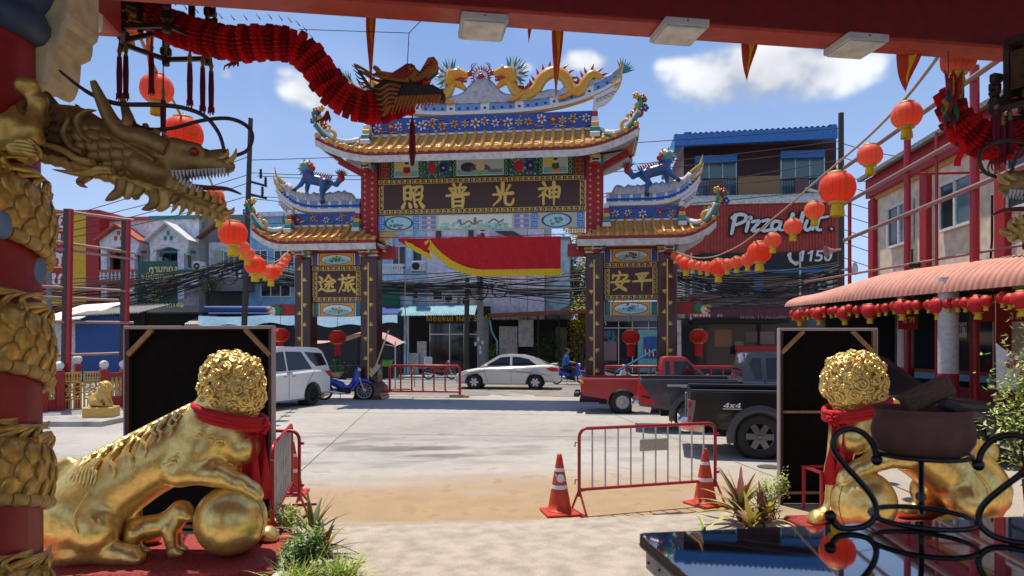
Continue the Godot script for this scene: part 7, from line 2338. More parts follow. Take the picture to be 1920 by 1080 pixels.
	for k in 9:
		var c: Vector3=q.call(446-k*3,822+k*9,0.10+0.012*k)
		locks.tube(spline([c,c+Vector3(0.035,-0.02,-0.02),c+Vector3(0.05,-0.05,-0.05)],3),[0.012,0.013,0.012,0.010,0.008,0.005,0.003],5)
	put_ridge(locks,onback)
	var lm:=locks.mesh()
	var curls:=[curl_mesh(1.7,0.058),curl_mesh(-1.7,0.058),curl_mesh(1.4,0.044)]
	var ball:=B.new()
	ball.ball(Vector3.ZERO,0.305,40,24)
	var ballm:=ball.mesh()
	var groove:=B.new()
	for e in [[0.0,0.35],[0.5,0.35]]:
		var p:=[]
		for k in 33: p.append(Basis(Vector3.UP,e[0]-0.3)*Basis(Vector3(0,0,1),e[1])*Vector3(cos(TAU*k/32)*0.304,sin(TAU*k/32)*0.304,0.0))
		groove.tube(p,0.006,5)
	var gm:=groove.mesh()
	for side in 2:
		var base: Vector3=at(292,1040,6.15) if side==0 else at(1712,985,7.05)
		base.y=0.18
		var flip:=1.0 if side==0 else -1.0
		var t:=Transform3D(Basis.from_scale(Vector3(flip,1,1)),Vector3.ZERO)
		var lion:=thing("gold_lion",["large gold lion at left pressing a ball, head turned to the street","large gold lion at right, partly hidden by the brown bowl"][side],"lion statue",base,TEMPLE_TURN,"pair of gilded lions on red pedestals")
		put("body",bm,M.gold,lion,t)
		put("fur_locks",lm,M.gold,lion,t).set_meta("kind","stuff")
		var hc: Vector3=q.call(427,735)
		var cnt:=88
		for k in cnt:
			var y:=1.0-2.0*(k+0.5)/cnt
			var r:=sqrt(1.0-y*y)
			var a:=k*2.39996
			var n:=Vector3(cos(a)*r,y,sin(a)*r)
			if n.dot(Vector3(0.22,-0.35,-0.91))>0.76: continue
			if y<-0.9: continue
			var bx:=n/pow(pow(absf(n.x),4.0)+pow(absf(n.y),4.0)+pow(absf(n.z),4.0),0.25)
			var c:=hc+(n*0.45+bx*0.55)*Vector3(0.240-0.012*bx.y,0.272 if y>0 else 0.290,0.240-0.012*bx.y)
			var z:=n
			var x:=Vector3.UP.cross(z)
			x=x.normalized() if x.length()>0.05 else Vector3(1,0,0)
			var s:=rng.randf_range(0.95,1.22)
			var bs:=(Basis(x,z.cross(x),z)*Basis(Vector3(0,0,1),rng.randf()*TAU)).scaled_local(Vector3(s,s,s))
			put("mane_curl",curls[k % 3],M.gold,lion,t*Transform3D(bs,c))
		for k in 12:
			var a:=lerpf(-0.6,PI+0.9,k/11.0)
			var c: Vector3=q.call(398,808)
			var n:=Vector3(cos(a)*0.80,-0.35-0.35*cos(a),sin(a)).normalized()
			c+=n*0.262
			var x:=Vector3.UP.cross(n).normalized()
			put("mane_curl",curls[k % 3],M.gold,lion,t*Transform3D(Basis(x,n.cross(x),n),c))
		var bl:=thing("gold_ball",["smooth gold ball under the left lion's paw","smooth gold ball under the right lion's paw"][side],"ball",base+Basis(Vector3.UP,TEMPLE_TURN)*Vector3(flip*0.672,0.300,0.16),TEMPLE_TURN,"gilded balls under the lions' paws")
		put("sphere",ballm,M.gold,bl)
		put("seam_line",gm,M.gold_dark,bl)
		var rb:=thing("red_ribbon",["red ribbon with rosette tied round the left lion's neck","red ribbon with rosette tied round the right lion's neck"][side],"ribbon",base,TEMPLE_TURN,"red ribbons on the lions")
		var ring:=[]
		var nc: Vector3=q.call(421,792)
		for k in 29:
			var a:=TAU*k/28
			ring.append(nc+Vector3(cos(a)*0.300,-cos(a)*0.075,sin(a)*0.292))
		var tb:=B.new()
		for o in [-0.035,0.0,0.035]:
			var r2:=[]
			for p in ring: r2.append(p+Vector3(0.01,o,0))
			tb.tube(r2,0.030,8)
		put("band",tb,M.red_cloth,rb,t)
		var fl:=B.new()
		var fc: Vector3=q.call(482,812,0.06)
		for k in 34:
			var n:=Vector3(rng.randfn(0,1),rng.randfn(0,1),rng.randfn(0,1)).normalized()
			fl.ball(fc+n*0.055,Vector3(0.03,0.012,0.03),7,4,Transform3D())
			fl.tube([fc+n*0.03,fc+n*0.085+Vector3(0,0,0.01)],[0.022,0.010],5)
		put("rosette",fl,M.red_cloth,rb,t)
		var tl:=B.new()
		for e in [-0.02,0.05]:
			tl.sheet(func(u,v): return fc+Vector3(-0.06+(u-0.5)*(0.09+0.10*v)+e,-0.04-v*0.62,0.03+0.04*sin(u*7.0+v*5.0)-e),8,12)
		put("tail",tl,M.red_cloth,rb,t)
		var pd:=thing("lion_pedestal",["worn red pedestal with white rim under the left lion","red pedestal under the right lion beside the black board"][side],"pedestal",Vector3(base.x,0,base.z),TEMPLE_TURN,"red lion pedestals")
		put("red_top",B.new().cbox(Vector3(flip*-0.06,0.11,0.0),Vector3(2.30,0.14,1.16),0.02),M.red_old,pd)
		put("marble_rim",B.new().cbox(Vector3(flip*-0.06,0.06,0.0),Vector3(2.66,0.09,1.5),0.012),M.white_plaster,pd)
		for k in 6: put("marble_joint",B.new().box(Vector3(flip*1.18,0.1035,-0.6+k*0.24),Vector3(0.16,0.003,0.006)),M.wall_grey,pd)
	var cb:=thing("lion_cub","small gold lion cub standing under the left lion's belly","lion statue",at(292,1040,6.15)*Vector3(1,0,1)+Vector3(0.02,0.18,0.10),TEMPLE_TURN)
	var bn:=[[Vector3(-0.12,0.24,0),Vector3(0.16,0.28,0),0.10,0.10],[Vector3(0.18,0.32,0),Vector3(0.24,0.38,0),0.10,0.10],[Vector3(0.27,0.36,0.04),Vector3(0.32,0.34,0.06),0.06,0.045],[Vector3(-0.2,0.26,0),Vector3(-0.36,0.08,0),0.04,0.03]]
	for z in [0.07,-0.07]:
		bn.append_array([[Vector3(0.16,0.24,z),Vector3(0.19,0.04,z),0.065,0.04],[Vector3(0.19,0.03,z),Vector3(0.25,0.025,z),0.04,0.03],[Vector3(-0.12,0.22,z),Vector3(-0.17,0.12,z),0.08,0.05],[Vector3(-0.17,0.12,z),Vector3(-0.12,0.03,z),0.045,0.035],[Vector3(-0.12,0.03,z),Vector3(-0.06,0.025,z),0.04,0.03]])
	put("body",body(bn,0.014,0.035),M.gold,cb)
	for side in 2:
		var xs: Array=[[238,512],[1461,1641]][side]
		var z: float=[7.55,8.75][side]
		var p0:=at(xs[0],640,z)
		var p1:=at(xs[1],640,z-(0.15 if side==0 else 0.0))
		var w:=(p1-p0).length()
		var h:=2.20
		var o:=thing("black_board",["tall black backed board with wooden frame behind the left lion","tall black backed board with wooden frame behind the right lion"][side],"board",(p0+p1)/2*Vector3(1,0,1),atan2(-(p1.z-p0.z),p1.x-p0.x),"black boards behind the lions")
		put("sheet",B.new().box(Vector3(0,h/2,-0.03),Vector3(w,h,0.012)),M.black_board,o)
		for sd in [-1.0,1.0]:
			put("side_batten",B.new().cbox(Vector3(sd*(w/2-0.02),h/2,0),Vector3(0.04,h,0.06),0.004),M.wood if sd>0 and side==1 else M.teak_dark,o)
			put("edge_strip",B.new().box(Vector3(sd*(w/2+0.006),h/2,0),Vector3(0.012,h+0.01,0.09)),mat("strip_mauve",Color(0.35,0.27,0.27),0.6),o)
			put("corner_brace",B.new().bar(Vector3(sd*(w/2-0.02),h-0.30,0.015),Vector3(sd*(w/2-0.30),h-0.02,0.015),0.035,0.05),M.wood,o)
		put("top_rail",B.new().cbox(Vector3(0,h,0),Vector3(w+0.02,0.035,0.09),0.004),M.strip_mauve,o)
		for y in ([0.05] if side==0 else [0.14,1.16]): put("cross_batten",B.new().cbox(Vector3(0,y,0),Vector3(w-0.09,0.03,0.05),0.004),M.wood,o)
	var st:=thing("red_stand","small red steel stand between black board and right lion","stand",at(1562,700,8.3)*Vector3(1,0,1),0.1)
	var fr:=B.new()
	for x in [-0.26,0.26]:
		for z in [-0.2,0.2]: fr.bar(Vector3(x,0,z),Vector3(x,0.52,z),0.03,0.03)
	for z in [-0.2,0.2]: fr.bar(Vector3(-0.28,0.52,z),Vector3(0.28,0.52,z),0.03,0.03)
	for x in [-0.26,0.26]: fr.bar(Vector3(x,0.52,-0.2),Vector3(x,0.52,0.2),0.03,0.03)
	fr.bar(Vector3(-0.26,0.25,0.2),Vector3(0.26,0.25,0.2),0.025,0.025)
	put("frame",fr,M.red_tube,st)
func put_ridge(b: B,onback: Callable):
	for k in 46:
		var v: Vector3=onback.call(0.0+k*0.0205,0.0)
		b.ball(v,Vector3(0.030,0.018,0.030),7,5,Transform3D())
func barrier(label: String,a: Vector3,turn: float)->Node3D:
	var o:=thing("crowd_barrier",label,"barrier",a,turn,"red crowd barriers")
	var w:=1.86
	var f:=B.new()
	var p:=[Vector3(0,0.22,0),Vector3(0,0.90,0)]
	for k in 5: p.append(Vector3(0.10-cos(k/4.0*PI/2)*0.10,0.92+sin(k/4.0*PI/2)*0.10,0))
	for k in 5: p.append(Vector3(w-0.10+sin(k/4.0*PI/2)*0.10,0.92+cos(k/4.0*PI/2)*0.10,0))
	p.append_array([Vector3(w,0.90,0),Vector3(w,0.22,0)])
	f.tube(p,0.020,10)
	f.rod(Vector3(0,0.30,0),Vector3(w,0.30,0),0.019,10)
	put("frame",f,M.red_tube,o)
	for k in range(1,11): put("bar",B.new().rod(Vector3(w*k/11,0.30,0),Vector3(w*k/11,1.02,0),0.011,8),M.white_aged,o)
	for x in [0.0,w]:
		var ft:=B.new()
		ft.tube([Vector3(x,0.02,-0.30),Vector3(x,0.02,0.30)],0.018,8)
		ft.rod(Vector3(x,0.30,0),Vector3(x,0.03,-0.22),0.014,8)
		ft.rod(Vector3(x,0.30,0),Vector3(x,0.03,0.22),0.014,8)
		ft.rod(Vector3(x,0.28,0),Vector3(x+(0.12 if x==0.0 else -0.12),0.30,0),0.014,8)
		put("foot",ft,M.red_tube,o)
	for y in [0.42,0.86]: put("hook",B.new().tube([Vector3(-0.01,y,0),Vector3(-0.05,y,0),Vector3(-0.055,y-0.05,0)],0.008,6),M.red_tube,o)
	for y in [0.40,0.88]: put("eye",B.new().cbox(Vector3(w+0.03,y,0),Vector3(0.05,0.03,0.03),0.004),M.red_tube,o)
	return o
func cone(label: String,p: Vector3,lean:=0.0)->Node3D:
	var o:=thing("traffic_cone",label,"traffic cone",p,lean,"orange traffic cones")
	put("base",B.new().cbox(Vector3(0,0.016,0),Vector3(0.40,0.032,0.40),0.012),M.cone_orange,o)
	var r:=func(y: float)->float: return lerpf(0.145,0.028,(y-0.03)/0.67)
	var c:=[[0.165,0.03],[0.16,0.05]]
	for k in 9: c.append([r.call(0.05+k*0.081),0.05+k*0.081])
	c.append([0.02,0.708]); c.append([0.001,0.708])
	put("shell",B.new().lathe(c,28),M.cone_orange,o)
	for y in [[0.30,0.345],[0.505,0.545]]: put("reflective_band",B.new().lathe([[r.call(y[0])+0.003,y[0]],[r.call(y[1])+0.003,y[1]]],28),M.reflector,o)
	return o
func build_barriers():
	var p:=ground_at(1086,966)
	var e:=ground_at(1350,944)
	var b1:=barrier("red crowd barrier with white bars facing the eye, beside the orange cone",p,atan2(-(e.z-p.z),e.x-p.x))
	put("plate",B.new().cbox(Vector3(0.98,0.79,0.016),Vector3(0.38,0.145,0.012),0.003),M.steel_pale,b1)
	var q:=ground_at(560,975)
	var r:=ground_at(502,985)
	var b2:=barrier("red crowd barrier seen slantwise beside the left black board",q+Vector3(-1.84,0,-0.2),-0.11)
	var q3:=ground_at(552,930)
	var b3:=barrier("red crowd barrier seen nearly end on behind the nearer left one",Vector3(-2.74,0,-8.62),-1.36)
	var cn:=cone("orange cone with two pale bands standing in the sand",ground_at(1049,962),0.2)
	var bd:=B.new()
	var ca:=func(a: float,y: float)->Vector3: return Vector3(sin(a),0,cos(a))*(lerpf(0.145,0.028,(y-0.03)/0.67)+0.004)+Vector3(0,y,0)
	for k in 20:
		var a0:=TAU*k/20
		var a1:=TAU*(k+1)/20
		bd.tri(ca.call(0.1,0.43),ca.call(0.1+cos(a1)*0.62,0.43+sin(a1)*0.048),ca.call(0.1+cos(a0)*0.62,0.43+sin(a0)*0.048))
	for e2 in [[-0.55,0.455,-1.05,0.478],[0.6,0.405,1.1,0.395]]:
		bd.tri(ca.call(e2[0],e2[1]-0.012),ca.call(e2[2],e2[3]),ca.call(e2[0],e2[1]+0.012))
	put("round_badge",bd,M.reflector,cn,Transform3D(Basis(Vector3.UP,-0.2),Vector3.ZERO))
	cone("faded orange cone behind the right end of the front barrier",ground_at(1322,946),0.5)
	cone("orange cone behind the left barriers",ground_at(548,926),0.1)
func lantern_picture(gold_big: bool,rich:=1)->StandardMaterial3D:
	var w:=512
	var h:=256
	var im:=picture(w,h,Color(1.0,0.50,0.36))
	var r:=RandomNumberGenerator.new()
	r.seed=8 if gold_big else 9
	for k in 16:
		rect(im,k*w/16.0,0,3,h,Color(0.93,0.36,0.24))
	for y in range(0,h,10): rect(im,0,y,w,1,Color(0.97,0.44,0.30))
	var gold:=Color(0.86,0.55,0.16)
	for f in 4:
		var cx:=w*(f+0.5)/4.0
		if f % 2==0 or rich>1:
			for k in (26*rich if gold_big else 12): dot(im,cx+r.randfn(0,20+6*rich),h*0.52+r.randfn(0,30),r.randf_range(4,11),r.randf_range(3,9),gold)
			for k in 5: line(im,Vector2(cx-26+r.randf()*10,h*(0.38+k*0.07)),Vector2(cx+16+r.randf()*12,h*(0.38+k*0.07)),2.5,gold)
		else:
			for k in 4:
				var y:=h*(0.28+k*0.14)
				for j in 3: line(im,Vector2(cx-10,y+j*9),Vector2(cx+10,y+j*9-2),2.4,gold)
				line(im,Vector2(cx,y),Vector2(cx,y+22),2.4,gold)
	rect(im,0,0,w,14,gold); rect(im,0,h-14,w,14,gold)
	var m:=picture_mat(im,0.55)
	m.backlight_enabled=true
	m.backlight=Color(1.0,1.0,1.0)
	m.rim_enabled=true
	m.rim=0.2
	return m
var lantern_m: Array=[]
func lantern_protos():
	lantern_m=[lantern_picture(false),lantern_picture(true)]
	for m in lantern_m: m.resource_name="lantern_paper"
	lantern_m[1].albedo_color=Color(1.0,0.74,0.62)
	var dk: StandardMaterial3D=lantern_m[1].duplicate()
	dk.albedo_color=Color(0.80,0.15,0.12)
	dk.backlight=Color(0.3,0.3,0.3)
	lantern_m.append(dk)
	var fg:=lantern_picture(true,5)
	fg.albedo_color=Color(0.90,0.36,0.26)
	lantern_m.append(fg)
func lantern(label: String,p: Vector3,dia: float,style: int,group: String,tail:=0.35,turn:=0.0,squash:=0.84)->Node3D:
	var o:=thing("red_lantern",label,"lantern",p,turn,group)
	var r:=dia/2
	var pr:=[]
	for k in 13:
		var a:=lerpf(-1.22,1.22,k/12.0)
		pr.append([r*pow(cos(a),0.62) if true else 0.0,r*squash*sin(a)/sin(1.22)*0.94])
	put("shade",B.new().lathe(pr,32,Transform3D(),1,16,0.045),lantern_m[style],o)
	for s in [1.0,-1.0]:
		var cp:=B.new()
		cp.lathe([[r*0.50,s*r*squash*0.93],[r*0.50,s*r*squash*1.08],[r*0.42,s*r*squash*1.10],[0.001,s*r*squash*1.10]],20)
		put("cap",cp,M.gold_pale,o)
	put("hook",B.new().tube([Vector3(0,r*squash*1.08,0),Vector3(0.006,r*squash*1.35,0)],0.006,5),M.black,o)
	if tail>0.0:
		put("tassel",B.new().lathe([[r*0.40,-r*squash*1.10-dia*tail],[r*0.36,-r*squash*1.1-dia*tail*0.4],[r*0.30,-r*squash*1.08]],18,Transform3D(),1,9,0.12),M.yellow_cloth,o)
	return o
func tassel(par: Node3D,top: Vector3,ln: float,r: float):
	var tb:=B.new()
	tb.lathe([[0.001,-ln],[r*0.85,-ln*0.99],[r,-ln*0.55],[r*0.8,-0.10]],18,Transform3D(Basis(),top),1,9,0.45)
	for k in 9: tb.tube([top+Vector3(cos(k*0.7)*r*0.8,-ln*0.9,sin(k*0.7)*r*0.8),top+Vector3(cos(k*0.7)*r*1.05,-ln*(1.0+0.06*sin(k*2.2)),sin(k*0.7)*r*1.05)],[0.006,0.003],4)
	var o:=put("tassel",tb,M.tassel_red,par)
	put("tassel_cap",B.new().lathe([[r*0.8,-0.11],[r*0.55,-0.085],[r*0.85,-0.06],[r*0.5,-0.035],[r*0.3,0.0]],12,Transform3D(Basis(),top)),M.gold_dark,o)
	put("cord",B.new().rod(top,top+Vector3(0,0.10,0),0.005,5),M.tassel_red,o)
func build_lanterns():
	lantern_protos()
	var line_px:=[[1760,105,5.9],[1700,182,7.2],[1635,250,8.6],[1575,302,9.8],[1522,347,11.0],[1480,385,12.0],[1440,418,13.0],[1405,448,14.6],[1372,468,16.2],[1335,482,18.2],[1298,482,20.5],[1252,466,23.3]]
	var pts:=[]
	for q in line_px: pts.append(at(q[0],q[1],q[2]))
	var ro:=thing("lantern_rope","tan rope with red lanterns from the porch to the gate's right side","rope",Vector3.ZERO)
	put("rope",B.new().tube(spline(pts,5),0.016,6),M.rope_tan,ro)
	put("wire",B.new().tube(spline(pts,5),0.008,5),M.cable,ro,Transform3D(Basis(),Vector3(0.012,0.018,0)))
	var g1:="red lanterns on the string to the gate's right side"
	var rl:=[[1700,216,7.2,0.30,0],[1631,291,8.6,0.30,0],[1570,352,9.9,0.50,1],[1527,394,11.0,0.31,0],[1487,425,12.0,0.31,0],[1449,450,13.2,0.31,0],[1424,473,14.2,0.49,1],[1402,487,15.2,0.31,0],[1381,492,16.2,0.31,0],[1364,496,17.2,0.31,0],[1347,501,18.0,0.49,1],[1326,500,18.9,0.31,0],[1313,499,19.7,0.31,0],[1299,496,20.4,0.31,0],[1286,495,21.0,0.45,1],[1276,486,21.7,0.31,0],[1266,480,22.4,0.31,0]]
	for i in rl.size():
		var q: Array=rl[i]
		lantern("%s lantern from the porch on the right rope" % ORD[i]+(", large and gold printed" if q[4] else ""),at(q[0],q[1],q[2]),q[3],q[4],g1,0.34,rng.randf()*3.0)
	var l_px:=[[240,20,5.4],[292,132,6.6],[338,215,8.4],[395,340,10.6],[420,390,12.0],[450,440,14.5],[480,478,17.0],[512,492,20.0],[534,478,22.5],[548,462,24.6]]
	pts=[]
	for q in l_px: pts.append(at(q[0],q[1],q[2]))
	ro=thing("lantern_rope","pale rope with red lanterns from the porch to the gate's left side","rope",Vector3.ZERO)
	put("rope",B.new().tube(spline(pts,5),0.016,6),M.rope_tan,ro)
	var g2:="red lanterns on the string to the gate's left side"
	var ll:=[[243,46,5.5,0.20,0],[294,167,6.7,0.31,0],[343,252,8.6,0.48,1],[402,370,11.0,0.31,0],[411,398,11.6,0.31,0],[437,438,12.9,0.52,1],[454,464,14.2,0.31,0],[464,476,15.0,0.31,0],[478,497,16.0,0.48,1],[487,503,16.8,0.31,0],[497,508,17.8,0.31,0],[508,511,18.8,0.46,1],[518,506,20.0,0.31,0],[526,500,21.0,0.31,0],[532,492,22.0,0.31,0],[537,483,23.0,0.31,0]]
	for i in ll.size():
		var q: Array=ll[i]
		lantern("%s lantern from the porch on the left rope" % ORD[i]+(", large and gold printed" if q[4] else ""),at(q[0],q[1],q[2]),q[3],q[4],g2,0.34,rng.randf()*3.0)
	lantern("red lantern hanging under the beam near its right end, above the second paper dragon",at(1797,112,5.3),0.25,0,"red lanterns under the porch",0.3)
	var ti:=yaw(TEMPLE_TURN)
	for i in 36:
		var z:=-17.4+i*0.245
		var big:=i % 4==1
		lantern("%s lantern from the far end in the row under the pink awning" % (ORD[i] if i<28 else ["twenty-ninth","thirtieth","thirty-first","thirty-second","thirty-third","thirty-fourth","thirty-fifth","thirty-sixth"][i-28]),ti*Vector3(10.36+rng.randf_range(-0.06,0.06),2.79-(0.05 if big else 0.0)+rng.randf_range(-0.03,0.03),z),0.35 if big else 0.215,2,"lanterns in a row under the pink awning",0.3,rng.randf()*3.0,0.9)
	var g:=gate_frame()
	var hung:=[[-5.2,2.20,0.0,"gold figured lantern with red tail in the gate's left bay"],[5.2,2.20,0.0,"gold figured lantern with red tail in the gate's right bay"],[-7.32,2.28,0.05,"gold figured lantern under the left dragon board"],[7.45,2.22,0.05,"gold figured lantern under the right dragon board"]]
	for q in hung:
		var l:=lantern(q[3],g*Vector3(q[0],q[1],q[2]+0.1),0.62,3,"gold figured lanterns on the gate",0.0,0.3,0.74)
		var tl:=B.new()
		tl.box(Vector3(0,-0.46,0),Vector3(0.20,0.42,0.16))
		put("red_tail",tl,M.red_cloth,l)
		put("cord",B.new().rod(Vector3(0,0.26,0),Vector3(0,0.80,0),0.008,5),M.cable,l)
	for side in 2:
		var c:=at(312,66,5.0) if side==0 else at(1925,190,4.7)
		var pl:=thing("palace_lantern",["dark carved lantern frame with long red tassels behind paper dragon","dark carved lantern with gilt panels at right edge"][side],"lantern",c,0.25,"dark palace lanterns")
		var fr:=B.new()
		var R:=0.32 if side==0 else 0.20
		for k in 6:
			var a:=TAU*k/6+0.3
			var e:=Vector3(cos(a)*R,0,sin(a)*R)
			fr.bar(Vector3(0,0.03,0),e+Vector3(0,-0.03,0),0.022,0.03)
			for j in 4: fr.cbox(e+Vector3(0,-0.08+j*0.08,0),Vector3(0.05+0.03*(j % 2),0.06,0.05),0.01)
			fr.bar(e+Vector3(0,-0.06,0),Vector3(cos(a+TAU/6)*R,-0.06,sin(a+TAU/6)*R),0.03,0.03)
			fr.bar(e*0.6+Vector3(0,0.02,0),e*0.6+Vector3(0,0.40,0),0.035,0.035)
			fr.ball(e*1.10+Vector3(0,0.06,0),0.03,6,4)
			if side==1: fr.bar(e*0.6+Vector3(0,0.40,0),Vector3(cos(a+TAU/6)*R*0.6,0.40,sin(a+TAU/6)*R*0.6),0.05,0.05)
		put("frame",fr,M.teak_dark,pl)
		if side==0:
			for q in [[224,80,0.40],[236,78,0.41],[284,74,0.40],[306,160,0.33],[356,92,0.40],[380,100,0.42],[396,108,0.40],[389,15,0.14],[403,12,0.16]]:
				tassel(pl,Basis(Vector3.UP,-0.25)*(at(q[0],q[1],5.0+0.12*sin(q[0]))-c),q[2],0.020)
			for q in [[284,60],[306,64]]: put("wire",B.new().rod(Basis(Vector3.UP,-0.25)*(at(306,64,5.0)-c),Basis(Vector3.UP,-0.25)*(at(306,160,5.0)-c),0.004,5),M.cable,pl)
		else:
			for k in 6:
				var a:=TAU*(k+0.5)/6+0.3
				put("gilt_panel",B.new().cbox(Vector3(0,0.2,0.115),Vector3(0.085,0.26,0.012),0.004).cbox(Vector3(0,0.2,0.119),Vector3(0.055,0.18,0.012),0.004),M.gold_deep,pl,Transform3D(Basis(Vector3.UP,PI/2-a),Vector3.ZERO))
			for q in [[1868,182,0.34],[1879,206,0.36],[1893,196,0.34]]: tassel(pl,Basis(Vector3.UP,-0.25)*(at(q[0],q[1],4.7)-c),q[2],0.022)
		put("hanger",B.new().rod(Vector3(0,0.02,0),Vector3(0,0.62,0),0.01,6),M.dark_metal,pl)
	var pn:=[[697,38,178,5.1,9,"twisted red and yellow pennant left of the paper dragon's head"],[1046,60,190,5.1,10,"twisted red and yellow pennant between two beam lamps"],[1405,86,152,5.1,14,"short red triangular pennant right of the middle beam lamp"],[1703,104,172,5.1,20,"red drop shaped pennant above the first right lantern"],[995,58,82,5.1,5,"tiny red pennant tip under the beam"],[284,70,205,5.6,8,"thin red and yellow pennant in front of a left lantern"]]
	for q in pn:
		var top:=at(q[0],q[1]-30,q[3])
		var bot:=at(q[0]-4,q[2],q[3])
		var f:=thing("pennant",q[5],"pennant",top,0,"red pennants under the porch")
		var ln:=top.y-bot.y
		var w: float=q[4]*q[3]/1300.0
		put("cloth",B.new().sheet(pennant_sheet(w,ln,0.0),6,14),M.pennant_red if M.has("pennant_red") else pennant_mat(),f)
		if q[4]!=5: put("yellow_cloth",B.new().sheet(pennant_sheet(w,ln,1.0),4,12),M.yellow_cloth,f)
func pennant_mat()->StandardMaterial3D:
	var m:=mat("pennant_red",Color(0.50,0.06,0.02),0.8)
	m.backlight_enabled=true
	m.backlight=Color(0.7,0.2,0.1)
	return m
func pennant_sheet(w: float,ln: float,k: float)->Callable:
	return func(u: float,v: float)->Vector3:
		var ww:=w*(sin(PI*pow(v,0.6))*0.55+0.75*(1.0-v))*(1.0 if k==0.0 else 0.6)
		var a:=v*2.2+k*0.9
		return Vector3((u-0.5)*2.0*ww*cos(a*0.5)-0.015*v+k*0.006,-v*ln*(1.0 if k==0.0 else 0.86),(u-0.5)*2.0*ww*sin(a*0.5)+0.02*sin(v*6.0)+k*0.012)
func build_column_dragon():
	var cx:=at(80,640,3.4).x-0.44
	var base:=Vector3(cx,0,-3.4)
	var o:=thing("coiled_dragon","gold scaled dragon body coiled round the red column at left","dragon statue",base)
	var R:=0.362
	var pitch:=0.63
	var spot:=func(t: float,across: float,lift: float)->Vector3:
		var a:=t*TAU-0.52
		var rr:=R+lift
		var y:=2.0+pitch*t+across*0.158
		return Vector3(cos(a)*rr,y,sin(a)*rr)
	var b:=B.new()
	b.sheet(func(u,v):
		var ph: float=v*PI
		return spot.call(lerpf(-3.3,1.42,u),cos(ph),0.055*sin(ph)+0.004),260,10)
	put("body",b,M.gold_column,o)
	var sc:=B.new()
	sc.ball(Vector3.ZERO,Vector3(0.5,0.54,0.15),14,9)
	var sm:=sc.mesh()
	var n:=0
	var rows:=[-0.58,-0.04,0.50]
	for k in range(-74,33):
		for r in rows.size():
			var t:=(k+(0.5 if r % 2 else 0.0))/23.0
			var af:=fposmod(t*TAU-0.52+1.3,TAU)
			if af>3.2: continue
			var ac: float=rows[r]
			var ph:=acos(ac)
			var p: Vector3=spot.call(t,ac,0.055*sin(ph))
			var q: Vector3=spot.call(t+0.01,ac,0.055*sin(ph))
			var w: Vector3=spot.call(t,ac+0.05,0.055*sin(acos(clampf(ac+0.05,-1,1))))
			var along:=(q-p).normalized()
			var across:=(w-p).normalized()
			var nrm:=along.cross(across).normalized()
			if nrm.dot(p*Vector3(1,0,1))<0: nrm=-nrm
			var y:=along
			var x:=y.cross(nrm).normalized()
			var s:=0.132
			put("scale",sm,M.gold_column,o,Transform3D(Basis(x*s,(y+nrm*0.28)*s,(nrm-y*0.28)*s),p-nrm*0.012))
			n+=1
	for k in range(-96,40):
		var t0:=k/29.0
		var af:=fposmod(t0*TAU-0.52+1.3,TAU)
		if af>3.2: continue
		var bb:=B.new()
		var p0: Vector3=spot.call(t0,-0.95,0.028)
		var p1: Vector3=spot.call(t0+0.031,-0.95,0.028)
		bb.tube([p0,p0.lerp(p1,0.5)*Vector3(1.012,1,1.012),p1],[0.030,0.036,0.030],8,1,true,1.0)
		put("belly_band",bb,M.gold_pale,o)
		if k % 3==0:
			var f:=B.new()
			var a: Vector3=spot.call(t0,0.90,0.035)
			var c: Vector3=spot.call(t0+0.12,0.90,0.035)
			var tip: Vector3=spot.call(t0-0.05,1.0,0.04)+Vector3(0,0.10 if k % 2 else 0.08,0)
			var m1: Vector3=spot.call(t0+0.02,1.0,0.055)+Vector3(0,0.06,0)
			for j in 4:
				var e:=a.lerp(c,j/3.0)
				f.tube(spline([e,m1.lerp(e,0.4-j*0.05),tip+Vector3(0,-0.012*j,0)],4),[0.018,0.020,0.019,0.017,0.015,0.013,0.010,0.007,0.003],6)
			put("flame_fin",f,M.gold_column,o)
	var v:=func(px: float,py: float,z: float)->Vector3: return at(px,py,z)-base
	put("claw_leg",body([[v.call(0,236,3.12),v.call(58,240,3.14),0.050,0.040],[v.call(58,240,3.14),v.call(72,190,3.18),0.036,0.030],[v.call(72,190,3.18),v.call(46,160,3.16),0.030,0.034],[v.call(72,190,3.18),v.call(84,232,3.3),0.032,0.02],[v.call(46,160,3.16),v.call(62,158,3.15),0.032,0.026],
		[v.call(0,262,3.12),v.call(50,250,3.14),0.05,0.045],[v.call(48,250,3.13),v.call(76,262,3.2),0.04,0.022],[v.call(20,228,3.11),v.call(26,200,3.14),0.04,0.01]],0.012,0.03),M.gold_column,o)
	var hair:=B.new()
	for k in 5: hair.tube(spline([v.call(5+k*4,262+k*5,3.12),v.call(45+k*4,258+k*8,3.12),v.call(72-k*2,282+k*4,3.15),v.call(76-k*8,298+k*3,3.18)],4),spread([0.022,0.020,0.016,0.003],13),6)
	put("leg_hair",hair,M.gold_column,o)
	mat("cloud_blue",Color(0.16,0.22,0.27),0.6)
	for q in [[6,422,3.14,0.035],[76,508,3.30,0.022]]: put("blue_cloud",B.new().ball(v.call(q[0],q[1],q[2]),Vector3(q[3],0.065,0.035),10,6),M.cloud_blue,o)
	build_dragon_head(base)
